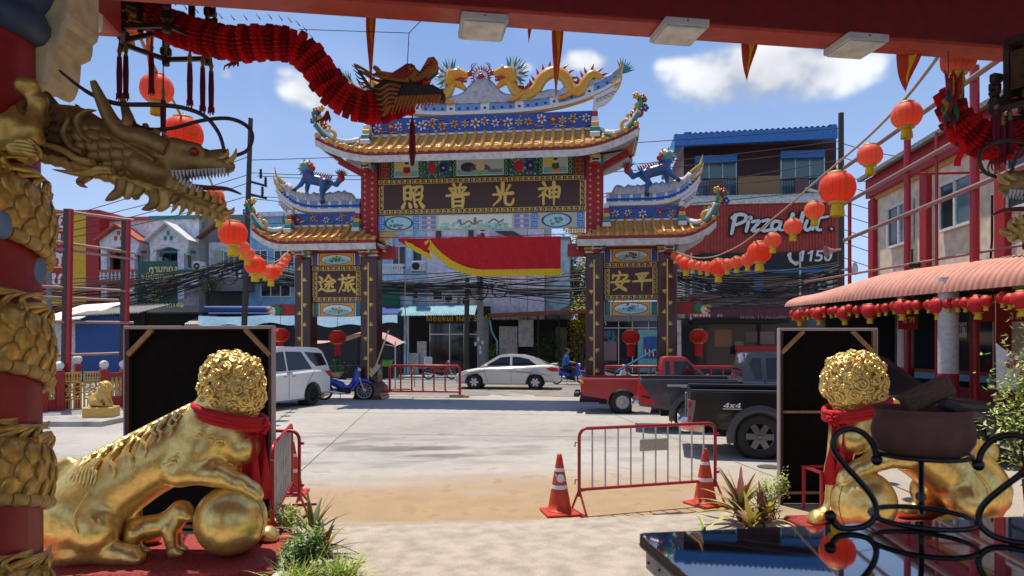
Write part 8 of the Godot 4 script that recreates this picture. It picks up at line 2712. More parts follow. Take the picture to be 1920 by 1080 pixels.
func build_dragon_head(col: Vector3):
	var org:=Vector3(at(80,280,3.45).x,at(80,280,3.45).y,-3.45)
	var o:=thing("gold_dragon_head","dark gold dragon head with open toothed jaws jutting right from the column","dragon statue",org,0,"dragon heads on the porch columns")
	var v:=func(px: float,py: float,dz:=0.0)->Vector3: return at(px,py,3.45)+Vector3(0,0,dz)-org
	var bones:=[[v.call(50,236),v.call(140,250),0.135,0.125],[v.call(140,250),v.call(215,282),0.125,0.115],[v.call(215,282),v.call(262,302),0.115,0.115],
		[v.call(265,298),v.call(325,302),0.115,0.085],[v.call(325,296),v.call(390,306),0.075,0.045],[v.call(390,306),v.call(428,312),0.05,0.034],[v.call(403,294),v.call(420,288),0.035,0.026],
		[v.call(335,280,0.05),v.call(378,284,0.05),0.045,0.028],[v.call(335,280,-0.05),v.call(378,284,-0.05),0.045,0.028],
		[v.call(290,325),v.call(332,350),0.085,0.06],[v.call(332,350),v.call(380,376),0.055,0.04],[v.call(380,376),v.call(418,396),0.04,0.026],[v.call(280,318,0.08),v.call(310,330,0.07),0.06,0.05]]
	put("head",body(bones,0.0125,0.03),M.gold_dark,o)
	var sc:=B.new()
	sc.ball(Vector3.ZERO,Vector3(0.040,0.033,0.018),12,6)
	var sm:=sc.mesh()
	for i in 9:
		for j in 6:
			var f:=i/8.0
			var c: Vector3=(v.call(90,243) as Vector3).lerp(v.call(268,303),f)
			var r:=lerpf(0.130,0.113,f)
			var a:=lerpf(-1.25,1.45,(j+(0.5 if i % 2 else 0.0))/6.0)
			put("scale",sm,M.gold_dark if f>0.45 else M.gold_deep,o,Transform3D(Basis(Vector3(1,0,0),-a)*Basis(Vector3(0,1,0),0.30),c+Vector3(0,sin(a),cos(a))*r))
	var bp:=[v.call(78,294,0.05),v.call(150,313,0.05),v.call(220,336,0.05),v.call(300,362,0.04),v.call(360,386,0.03),v.call(420,407)]
	var bs:=spline(bp,4)
	for k in bs.size()-1:
		put("belly_plate",B.new().tube([bs[k],bs[k].lerp(bs[k+1],0.5),bs[k+1]],[0.030,0.036,0.030] if k<14 else [0.024,0.028,0.024],8),M.gold_pale,o)
	for z in [0.07,-0.07]:
		put("horn",B.new().tube(spline([v.call(330,288,z),v.call(285,268,z),v.call(255,262,z*1.2),v.call(232,240,z*1.4),v.call(216,205,z*1.6),v.call(203,170,z*1.8)],5),spread([0.045,0.050,0.046,0.036,0.028,0.014],26),10).tube(spline([v.call(250,258,z*1.2),v.call(256,236,z*1.2),v.call(256,222,z*1.2)],4),spread([0.03,0.024,0.012],9),8),M.gold_dark,o)
		put("horn",B.new().tube(spline([v.call(300,275,z*0.5),v.call(300,258,z*0.6),v.call(303,248,z*0.6)],3),spread([0.028,0.022,0.014],7),8),M.gold_dark,o)
	var fl:=[[[205,318],[178,312],[152,296],[122,286],[96,282]],[[188,300],[165,288],[152,262],[160,238],[150,218]],[[204,282],[184,268],[174,240],[190,224],[208,222]],[[236,330],[212,328],[184,336],[160,334],[126,328]],[[250,345],[246,366],[234,376],[220,384]],[[190,338],[178,345],[172,352],[186,360]],[[262,352],[258,372],[262,380]],[[278,356],[272,372],[276,380]],[[300,362],[304,380],[296,392],[280,398]],[[318,366],[322,384],[312,394],[302,392]],[[345,372],[336,384],[334,388]]]
	for k in fl.size():
		var p:=[]
		for q in fl[k]: p.append(v.call(q[0],q[1],0.135-0.008*k))
		var sp:=spline(p,4)
		put("mane_flame",B.new().tube(sp,spread([0.028,0.030,0.027,0.020,0.003],sp.size()),8,1,true,0.6),[M.gold_pale,M.gold_dark,M.gold_dark][k % 3],o)
	for q in [[[78,176],[90,172],[110,196],[138,214],[140,236],[80,240]],[[140,218],[145,196],[162,212],[188,226],[180,245]]]:
		var pl:=[]
		for e in q:
			var w: Vector3=v.call(e[0],e[1])
			pl.append(Vector2(w.x,w.y))
		put("back_fin",B.new().slab(pl,0.02,0.008),M.gold_deep,o)
	for k in 9:
		var f:=k/8.0
		var a: Vector3=v.call(lerpf(300,410,f),lerpf(348,384,f),0.05)
		put("jaw_spike",B.new().tube([a,a+Vector3(0.004,0.03,0),a+Vector3(0.012,0.055,0)],[0.018,0.012,0.002],6),M.gold_pale,o)
		put("jaw_spike",B.new().tube([a+Vector3(0,-0.05,0),a+Vector3(-0.012,-0.085,0),a+Vector3(-0.03,-0.11,0)],[0.016,0.011,0.002],6),M.gold_pale,o)
	for q in [[[412,398],[424,384],[418,370]],[[400,392],[410,380],[414,368]],[[424,402],[438,398],[442,390]],[[415,300],[428,292],[430,280]],[[428,308],[442,296],[446,280]]]:
		put("chin_tuft",B.new().tube(spline([v.call(q[0][0],q[0][1],0.02),v.call(q[1][0],q[1][1],0.02),v.call(q[2][0],q[2][1],0.02)],3),spread([0.016,0.012,0.002],7),6),M.gold_pale,o)
	put("mouth",B.new().tube([v.call(318,330),v.call(350,326),v.call(424,320)],[0.055,0.04,0.012],8,1,true,0.5),mat("mouth_red",Color(0.10,0.012,0.01),0.5),o)
	put("tongue",B.new().tube(spline([v.call(335,348),v.call(385,352),v.call(425,354),v.call(452,364)],5),spread([0.035,0.026,0.020,0.008],16),8,1,true,0.5),M.mouth_red,o)
	for k in 15:
		var f:=k/14.0
		for z in [0.045,-0.03]:
			var a: Vector3=v.call(lerpf(334,424,f),lerpf(330,322,f),z*(1.3-0.7*f))
			put("tooth",B.new().tube([a+Vector3(0,0.012,0),a+Vector3(0.002,-0.008,0),a+Vector3(0.004,-0.022,0)],[0.008,0.006,0.001],6),M.white_aged,o)
	for k in 9:
		var f:=k/8.0
		var a: Vector3=v.call(lerpf(334,384,f),lerpf(340,368,f),0.045)
		put("tooth",B.new().tube([a,a+Vector3(0.003,0.018,0),a+Vector3(0.008,0.036,0)],[0.010,0.008,0.001],6),M.white_aged,o)
	for z in [0.075,-0.075]: put("eye",B.new().ball(v.call(377,292,z),0.022,12,8),M.red_paint,o)
	for z in [0.10,-0.06]: put("ear",B.new().tube(spline([v.call(312,312,z),v.call(285,296,z),v.call(268,286,z),v.call(232,268,z*1.2)],3),spread([0.03,0.034,0.026,0.003],10),8,1,true,0.5),M.gold_dark,o)
	put("whisker",B.new().tube(spline([v.call(126,141,0.06),v.call(162,170,0.06),v.call(192,188,0.06),v.call(232,201,0.05),v.call(300,203,0.05),v.call(350,208,0.05),v.call(392,224,0.05),v.call(418,255,0.05),v.call(427,288,0.04)],5),spread([0.006,0.011,0.012,0.010,0.009],41),8),M.teak_dark,o)
	put("whisker",B.new().tube(spline([v.call(232,220,-0.06),v.call(262,235,-0.05),v.call(312,235,-0.05),v.call(368,222,-0.04),v.call(418,217,-0.04),v.call(452,228,-0.04),v.call(469,250,-0.03),v.call(460,278,-0.03),v.call(438,290,-0.02)],5),spread([0.008,0.010,0.010,0.009],41),8),M.teak_dark,o)
	var tip: Vector3=v.call(430,312)
	var want:=at(1882,352,3.5)
	var tw:=Transform3D(Basis.from_scale(Vector3(-1,1,1)),Vector3.ZERO)
	tw.origin=want-tw.basis*tip
	dup(o,"dark gold dragon jaws reaching in from the right edge",tw)
func frill_mesh(r0: float,r1: float,n: int)->ArrayMesh:
	var b:=B.new()
	for k in n:
		var a:=TAU*k/n
		var h:=TAU/n*0.5
		var p:=func(rr: float,aa: float,z: float)->Vector3: return Vector3(cos(aa)*rr,sin(aa)*rr,z)
		var tip: Vector3=p.call(r1,a,-0.016)
		var lip: Vector3=p.call(r1*0.97,a,0.030)
		for s in [-1.0,1.0]:
			var e: Vector3=p.call(lerpf(r0,r1,0.55),a+h*s,0.0)
			var f: Vector3=p.call(r0,a+h*s*0.6,0.0)
			b.tri(p.call(r0,a,-0.03),e,tip); b.tri(p.call(r0,a,0.03),lip,e)
			b.tri(f,e,p.call(r0,a,0.04)); b.tri(e,tip,lip)
	b.lathe([[r0*0.98,-0.045],[r0*1.06,0.0],[r0*0.98,0.045]],n,Transform3D(Basis(Vector3(1,0,0),PI/2),Vector3.ZERO),-1)
	return b.mesh()
func frilled_body(o: Node3D,path: PackedVector3Array,step: float,scale_at: Callable):
	var fm:=[frill_mesh(0.068,0.142,24),frill_mesh(0.068,0.132,22)]
	var ln:=0.0
	for i in path.size()-1: ln+=path[i].distance_to(path[i+1])
	var cnt:=int(ln/step)
	var i:=0
	var acc:=0.0
	for k in cnt:
		var want:=k*step
		while i<path.size()-2 and acc+path[i].distance_to(path[i+1])<want:
			acc+=path[i].distance_to(path[i+1])
			i+=1
		var d:=path[i+1]-path[i]
		var p:=path[i]+d.normalized()*(want-acc)
		var z:=d.normalized()
		var x:=Vector3.UP.cross(z).normalized()
		var s: float=scale_at.call(float(k)/cnt)*rng.randf_range(0.96,1.05)
		put("paper_frill",fm[k % 2],M.paper_red if (k*7) % 5<3 else M.paper_deep,o,Transform3D((Basis(x,z.cross(x),z)*Basis(Vector3(0,0,1),rng.randf()*0.4)).scaled_local(Vector3(s,s,1.0)),p))
func build_paper_dragons():
	var D:=5.0
	var path:=[]
	for q in [[210,-34],[258,10],[310,44],[372,68],[440,82],[510,80],[562,92],[598,130],[622,166],[660,194],[704,202],[742,192],[772,178]]:
		path.append(at(q[0],q[1],D+0.15*sin(q[0]*0.01)))
	var o:=thing("paper_dragon","red paper festival dragon with frilled body and dark card head","paper dragon",Vector3.ZERO,0,"red paper dragons hung under the porch")
	frilled_body(o,spline(path,6),0.046,func(f: float)->float: return 0.88 if f>0.1 else 0.78)
	var v2:=func(l: Array)->Array:
		var r:=[]
		for q in l:
			var w:=at(q[0],q[1],D)
			r.append(Vector2(w.x,w.y))
		return r
	mat("card_dark",Color(0.025,0.032,0.022),0.7,0.0,"grime",3.0)
	mat("card_orange",Color(0.46,0.14,0.02),0.7,0.0,"grime",3.0)
	mat("card_red",Color(0.30,0.02,0.014),0.7,0.0,"grime",3.0)
	var hd:=Node3D.new()
	hd.name="head"
	o.add_child(hd,true)
	var skull:=[[700,168],[722,152],[740,146],[756,138],[772,132],[790,138],[802,126],[806,117],[816,116],[822,124],[820,136],[806,148],[792,156],[776,160],[790,162],[812,162],[830,172],[836,182],[832,192],[818,190],[800,188],[782,190],[770,200],[756,196],[730,192],[706,186]]
	put("skull",B.new().slab(v2.call(skull),0.05,0.012,Transform3D(Basis(),Vector3(0,0,-D))),M.card_dark,hd)
	var snout:=[[770,156],[764,146],[770,138],[782,136],[790,142],[800,126],[805,117],[816,115],[823,124],[820,138],[806,149],[790,158],[776,160]]
	put("snout",B.new().slab(v2.call(snout),0.035,0.01,Transform3D(Basis(),Vector3(0,0,-D+0.06))),M.card_orange,hd)
	for z in [0.05,-0.05]:
		for h in [[[770,162],[742,160],[716,154],[696,148],[682,138],[670,134],[668,128],[676,130],[690,138],[702,146],[720,149],[746,152],[770,154]],[[742,152],[722,150],[710,144],[703,136],[706,131],[713,134],[720,142],[734,144],[748,146]]]:
			put("horn",B.new().slab(v2.call(h),0.014,0.005,Transform3D(Basis(),Vector3(0,0,-D+z+0.03))),M.card_orange,hd)
	var st:=B.new()
	for k in 9: st.bar(at(690+k*9,141+k*1.6,D)+Vector3(0,-0.012,0.10),at(691+k*9,146+k*1.6,D)+Vector3(0,0.0,0.10),0.010,0.006)
	for k in 6: st.ball(at(786+k*5,151-k*4.6,D)+Vector3(0,0,0.098),Vector3(0.012,0.008,0.004),8,4)
	put("dark_marks",st,M.card_dark,hd)
	put("brow",B.new().slab(v2.call([[738,148],[754,138],[766,130],[776,130],[782,134],[776,148],[762,156],[744,156]]),0.03,0.01,Transform3D(Basis(),Vector3(0,0,-D+0.085))),M.card_red,hd)
	put("eye",B.new().ball(at(776,139,D)+Vector3(0,0,0.125),Vector3(0.026,0.020,0.012),12,6),M.card_orange,hd)
	put("pupil",B.new().ball(at(777,139,D)+Vector3(0,0,0.138),0.011,8,5),M.black,hd)
	for k in 15:
		var f:=k/14.0
		var a:=at(lerpf(735,826,f),lerpf(188,184,f),D)+Vector3(0,0,0.06)
		put("beard_lock",B.new().tube([a,a+Vector3(-0.012,-0.035,0.01),a+Vector3(-0.03-0.02*(1-f),-0.075-0.06*(1-f),0)],[0.016,0.014,0.002],6),M.card_orange,hd)
	for k in 12:
		var f:=k/11.0
		var a:=at(lerpf(755,742,f),lerpf(166,204,f),D)+Vector3(0,0,0.07)
		var e:=at(lerpf(702,718,f),lerpf(166,222,f),D)+Vector3(0,0,0.06+0.01*(k % 2))
		var sp:=spline([a,a.lerp(e,0.4)+Vector3(0,0.014,0.01),a.lerp(e,0.75)-Vector3(0,0.012,0),e],4)
		put("cheek_lock",B.new().tube(sp,spread([0.010,0.012,0.010,0.002],sp.size()),6),M.card_orange if k % 2 else M.card_dark,hd)
	for k in 5:
		var a:=at(700-k*3,170-k*4,D)
		put("teal_feather",B.new().tube(spline([a,a+Vector3(-0.05,0.03+0.01*k,0),a+Vector3(-0.08,0.02+0.02*k,0),a+Vector3(-0.11,0.06+0.016*k,0)],3),spread([0.008,0.007,0.002],10),5),mat("card_teal",Color(0.02,0.10,0.10),0.7),hd)
	put("red_cheek",B.new().ball(at(800,160,D)+Vector3(0,0,0.05),Vector3(0.03,0.03,0.03),10,6),M.red_paint,hd)
	var br:=B.new()
	var sp2:=spline(path,6)
	for k in range(14,sp2.size()-6,2):
		var a:=sp2[k]+Vector3(0,0.165,0)
		br.tube([a,a+Vector3(-0.03,0.04,0)],[0.004,0.001],4)
	put("bristles",br,M.card_teal,o).set_meta("kind","stuff")
	for q in [[430,118],[602,222]]:
		var ft:=B.new()
		for j in 4: ft.tube(spline([at(q[0]+12,q[1]-14,D),at(q[0]+4+j*4,q[1],D),at(q[0]-8+j*8,q[1]+6,D),at(q[0]-10+j*9,q[1]+14-j*3,D)],3),spread([0.008,0.009,0.006,0.003],10),5)
		put("foot",ft,M.card_red,o)
	put("hanging_wire",B.new().rod(at(767,62,D),at(763,134,D),0.003,5),M.cable,o)
	put("hanging_wire",B.new().rod(at(767,62,D),at(798,30,4.6),0.003,5),M.cable,o)
	put("hanging_wire",B.new().rod(at(767,62,D),at(560,55,D),0.0025,5),M.cable,o)
	var tf:=B.new()
	for k in 16:
		var a:=at(238+k*2.6,16+k*0.6,D-0.05)
		tf.c=[Color(0.5,0.30,0.03),Color(0.03,0.16,0.05),Color(0.45,0.2,0.02)][k % 3]
		tf.tube(spline([a,a+Vector3(-0.06,-0.02-0.05*sin(k*1.3),0.02*cos(k)),a+Vector3(-0.16,0.01-0.06*sin(k*0.9),0.03*cos(k*2.0))],4),spread([0.02,0.022,0.004],9),6)
	put("tail_fringe",tf,M.paint_matt,o)
	put("long_tassel",B.new().lathe([[0.012,-0.34],[0.026,-0.25],[0.02,-0.05],[0.006,0.0]],14,Transform3D(Basis(),at(773,222,D)),1,7,0.3),M.tassel_red,o)
	put("tassel_cord",B.new().rod(at(773,196,D),at(773,222,D),0.004,5),M.tassel_red,o)
	var o2:=thing("paper_dragon","red paper festival dragon sagging at right edge, tail fringe upward","paper dragon",Vector3.ZERO,0,"red paper dragons hung under the porch")
	var p2:=[]
	for q in [[1776,176],[1790,218],[1812,244],[1842,262],[1880,268],[1918,256],[1960,226]]: p2.append(at(q[0],q[1],4.9))
	frilled_body(o2,spline(p2,6),0.046,func(f: float)->float: return lerpf(0.62,0.95,minf(f*2.2,1.0)))
	var t2:=B.new()
	for k in 30:
		var a:=at(1772+(k % 6)*5,178+(k % 5)*9,4.88-0.01*(k % 7))
		t2.c=[Color(0.42,0.02,0.02),Color(0.5,0.22,0.02),Color(0.02,0.14,0.05),Color(0.02,0.05,0.16),Color(0.4,0.02,0.02)][k % 5]
		var up:=1.0 if k % 3 else -0.7
		t2.tube(spline([a,a+Vector3(-0.02+0.01*(k % 4),0.07*up,0.02),a+Vector3(0.03*sin(k*1.7),0.17*up,0.01)],4),spread([0.02,0.018,0.003],9),6)
	put("tail_fringe",t2,M.paint_matt,o2)
	put("red_tail",B.new().sheet(func(u,v): return at(1800,258,4.86)+Vector3((u-0.5)*0.05+0.02*sin(v*5),-v*0.20,0),3,6),M.paper_red,o2)
	put("hanging_wire",B.new().rod(at(1778,96,4.9),at(1778,180,4.9),0.003,5),M.cable,o2)
	var f2:=B.new()
	for j in 4: f2.tube(spline([at(1862,292,4.9),at(1856+j*4,304,4.9),at(1852+j*8,316,4.9),at(1856+j*7,324-j*4,4.9)],3),spread([0.008,0.008,0.006,0.003],10),5)
	put("foot",f2,M.card_red,o2)
func build_table():
	var t:=thing("offering_table","table with polished black top, pale timber edge and red body","table",Vector3.ZERO,TEMPLE_TURN)
	var x0:=0.955
	var z0:=-2.78
	var pl:=[Vector2(x0,-1.45),Vector2(x0,z0+0.035)]
	for k in 5: pl.append(Vector2(x0+0.035-cos(k/4.0*PI/2)*0.035,z0+0.035-sin(k/4.0*PI/2)*0.035))
	pl.append_array([Vector2(3.9,z0),Vector2(3.9,-1.45)])
	var flat:=Transform3D(Basis(Vector3(1,0,0),Vector3(0,0,1),Vector3(0,1,0)),Vector3(0,1.25,0))
	put("table_top",B.new().prism(pl,-0.004,0.0,flat),M.table_black,t)
	put("edge_moulding",B.new().prism(pl,-0.048,-0.0045,flat),M.teak_dark,t)
	put("gilt_edge",B.new().tube([Vector3(x0+0.002,1.212,-1.45),Vector3(x0+0.002,1.212,z0+0.03),Vector3(x0+0.03,1.212,z0+0.0),Vector3(3.9,1.212,z0+0.0)],0.006,6),M.gold_deep,t)
	put("timber_apron",B.new().cbox(Vector3(2.44,1.155,-2.1),Vector3(2.92,0.09,1.30),0.005),M.wood_pale,t)
	put("screw",B.new().ball(Vector3(x0+0.02,1.15,-2.70),0.006,6,4).ball(Vector3(x0+0.02,1.16,-2.58),0.006,6,4),M.dark_metal,t)
	put("body",B.new().cbox(Vector3(2.5,-0.04,-2.06),Vector3(2.76,2.30,1.2),0.01),M.red_paint,t)
	put("yellow_panel",B.new().box(Vector3(x0+0.118,0.72,-2.0),Vector3(0.012,0.5,0.8)),M.gold_paint,t)
	put("joint",B.new().box(Vector3(2.02,1.2502,-2.1),Vector3(0.004,0.0006,1.3)),M.teak_dark,t)
	var c:=at(1729,995,2.93)
	c.y=1.2505
	var st:=thing("iron_stand","black wrought iron stand with three scrolled legs on polished table","stand",c,0)
	var ring:=func(r: float,y: float)->Array:
		var o:=[]
		for k in 41: o.append(Vector3(cos(TAU*k/40)*r,y,sin(TAU*k/40)*r))
		return o
	put("lower_ring",B.new().tube(ring.call(0.196,0.055),0.011,10,1,false),M.black_iron,st)
	put("upper_ring",B.new().tube(ring.call(0.178,0.325),0.010,10,1,false),M.black_iron,st)
	for a in [PI+0.05,-0.72,1.05]:
		var d:=Vector3(cos(a),0,-sin(a))
		var pr:=[[0.395,0.055],[0.365,0.020],[0.30,0.013],[0.235,0.03],[0.200,0.075],[0.215,0.14],[0.275,0.215],[0.345,0.290],[0.385,0.355],[0.370,0.410],[0.315,0.432],[0.255,0.412],[0.215,0.365],[0.200,0.315]]
		var p:=[]
		for q in pr: p.append(d*q[0]+Vector3(0,q[1],0))
		var lg:=put("leg",B.new().tube(spline(p,5),0.0125,10),M.black_iron,st)
		for q in [[0.398,0.066,0.025],[0.198,0.30,0.024],[0.198,0.062,0.017]]: put("knob",B.new().ball(d*q[0]+Vector3(0,q[1],0),q[2],12,8),M.black_iron,lg)
	var bw:=thing("clay_bowl","wide dark brown clay bowl resting in the iron stand","bowl",c+Vector3(0,0.315,0),0)
	var bm:=mat("clay_brown",Color(0.13,0.046,0.028),0.85,0.0,"grime",3.0,0.25)
	put("vessel",B.new().lathe([[0.001,0.0],[0.13,0.0],[0.178,0.022],[0.207,0.07],[0.213,0.115],[0.203,0.160],[0.192,0.185],[0.196,0.200],[0.206,0.214],[0.202,0.222],[0.186,0.210],[0.180,0.18],[0.17,0.13],[0.001,0.12]],48),bm,bw)
	put("ash",B.new().lathe([[0.18,0.16],[0.1,0.175],[0.001,0.18]],24),M.concrete_dark,bw)
	var lgm:=mat("charred_wood",Color(0.12,0.052,0.025),0.85,0.0,"rough",4.0,0.8)
	var lo:=thing("charred_log","charred brown log sticking out of clay bowl","log",c+Vector3(0,0.50,0),0)
	put("wood",B.new().cbox(Vector3(0,0,0),Vector3(0.22,0.095,0.085),0.012),lgm,lo,Transform3D(Basis.from_euler(Vector3(0,-0.3,0.5)),Vector3(0.02,0.08,0)))
	put("stub",B.new().cbox(Vector3.ZERO,Vector3(0.13,0.05,0.05),0.01),M.black,lo,Transform3D(Basis.from_euler(Vector3(0,0.5,-0.3)),Vector3(0.10,0.03,0.05)))
	var eye:=Vector3(0,2.05,0)
	for o in [t,st,bw,lo]:
		o.position=eye+(o.position-eye)*0.5
		o.scale=Vector3.ONE*(0.46 if o==bw or o==lo else 0.5)
	t.position.y=2.05*0.5
func blade(b: B,base: Vector3,az: float,ln: float,w: float,rise: float,droop: float,n:=6):
	var d:=Vector3(cos(az),0,sin(az))
	var s:=Vector3(-sin(az),0,cos(az))
	var L:=[]
	var R:=[]
	var C:=[]
	for k in n+1:
		var f:=float(k)/n
		var p:=base+d*ln*(f*cos(rise)+0.25*droop*f*f)+Vector3(0,1,0)*ln*(f*sin(rise)-droop*f*f*0.75)
		var ww:=w*(0.35+0.65*sin(PI*minf(f*1.25+0.12,1.0)))*(1.0 if f<0.98 else 0.06)
		L.append(p+s*ww+Vector3(0,ww*0.35,0)); R.append(p-s*ww+Vector3(0,ww*0.35,0)); C.append(p)
	for k in n:
		b.quad(L[k],L[k+1],C[k+1],C[k],1)
		b.quad(C[k],C[k+1],R[k+1],R[k],2)
func rosette(label: String,p: Vector3,cnt: int,ln: float,w: float,cols: Array,seed_: int,lean:=0.0,called:="cordyline_plant",cat:="plant"):
	var r:=RandomNumberGenerator.new()
	r.seed=seed_
	var o:=thing(called,label,cat,p)
	put("stem",B.new().tube([Vector3.ZERO,Vector3(0.01,ln*0.35,0)],[0.018,0.012],6),M.bark,o)
	for k in cnt:
		var b:=B.new((cols[r.randi() % cols.size()] as Color)*r.randf_range(0.75,1.2))
		var f:=float(k)/cnt
		blade(b,Vector3(0,ln*(0.10+0.30*f),0),k*2.4+r.randf_range(-0.3,0.3),ln*r.randf_range(0.75,1.1),w*r.randf_range(0.8,1.2),lerpf(0.45,1.25,f)+r.randf_range(-0.1,0.1),lerpf(0.75,0.12,f))
		put("leaf",b,M.leaf,o)
func grass_tuft(label: String,p: Vector3,cnt: int,ln: float,cols: Array,seed_: int):
	var r:=RandomNumberGenerator.new()
	r.seed=seed_
	var o:=thing("grass_tuft",label,"grass",p)
	var b:=B.new()
	for k in cnt:
		b.c=(cols[r.randi() % cols.size()] as Color)*r.randf_range(0.7,1.25)
		blade(b,Vector3(r.randfn(0,0.06),0,r.randfn(0,0.06)),r.randf()*TAU,ln*r.randf_range(0.6,1.1),0.007*r.randf_range(0.7,1.3),r.randf_range(0.6,1.35),r.randf_range(0.2,0.9),5)
	put("blades",b,M.leaf,o).set_meta("kind","stuff")
func bushy(label: String,p: Vector3,size: Vector3,cnt: int,lf: float,cols: Array,seed_: int,called:="leafy_bush",cat:="bush",clumps:=9)->Node3D:
	var r:=RandomNumberGenerator.new()
	r.seed=seed_
	var o:=thing(called,label,cat,p)
	var st:=B.new()
	var b:=B.new()
	var cs:=[]
	for k in clumps:
		var a:=r.randf()*TAU
		var e:=Vector3(cos(a)*r.randf_range(0.2,0.85)*size.x,size.y*r.randf_range(0.35,0.95),sin(a)*r.randf_range(0.2,0.85)*size.z)
		cs.append(e)
		st.tube(spline([Vector3(r.randfn(0,0.03),0,r.randfn(0,0.03)),e*Vector3(0.4,0.5,0.4)+Vector3(r.randfn(0,0.04),0,0),e],4),spread([size.y*0.018,size.y*0.011,size.y*0.004],9),5)
	for k in cnt:
		var c: Vector3=cs[k % clumps]
		var q:=c+Vector3(r.randfn(0,0.22)*size.x,r.randfn(0,0.14)*size.y,r.randfn(0,0.22)*size.z)
		b.c=(cols[(k % clumps+int(r.randf()*1.7)) % cols.size()] as Color)*r.randf_range(0.7,1.3)
		leaf(b,q,r.randf()*TAU,r.randf_range(-0.5,0.9),lf*r.randf_range(0.7,1.3),lf*0.42)
	put("stems",st,M.bark,o)
	put("foliage",b,M.leaf,o).set_meta("kind","stuff")
	return o
func tree(label: String,p: Vector3,h: float,cr: Vector3,cnt: int,lf: float,cols: Array,seed_: int,called:="street_tree"):
	var r:=RandomNumberGenerator.new()
	r.seed=seed_
	var o:=thing(called,label,"tree",p)
	var tb:=B.new()
	tb.tube([Vector3.ZERO,Vector3(0.1,h*0.35,0),Vector3(0.0,h*0.7,0.1)],[h*0.03,h*0.022,h*0.01],8)
	var b:=B.new()
	var cs:=[]
	for k in 26:
		var d:=Vector3(r.randfn(0,1),r.randfn(0,1),r.randfn(0,1)).normalized()*pow(r.randf(),0.4)
		var c:=Vector3(0,h-cr.y,0)+d*cr
		cs.append(c)
		tb.tube([Vector3(0.05,h*0.45,0),(Vector3(0.05,h*0.45,0)+c)*0.5+Vector3(0,0.1,0),c],[h*0.012,h*0.007,h*0.002],5)
	for k in cnt:
		var c: Vector3=cs[k % 26]
		var q:=c+Vector3(r.randfn(0,1),r.randfn(0,0.7),r.randfn(0,1))*cr.x*0.24
		b.c=(cols[(k % 26) % cols.size()] as Color)*r.randf_range(0.65,1.3)
		leaf(b,q,r.randf()*TAU,r.randf_range(-0.7,0.7),lf*r.randf_range(0.7,1.3),lf*0.5)
	put("trunk",tb,M.bark,o)
	put("crown",b,M.leaf,o).set_meta("kind","stuff")
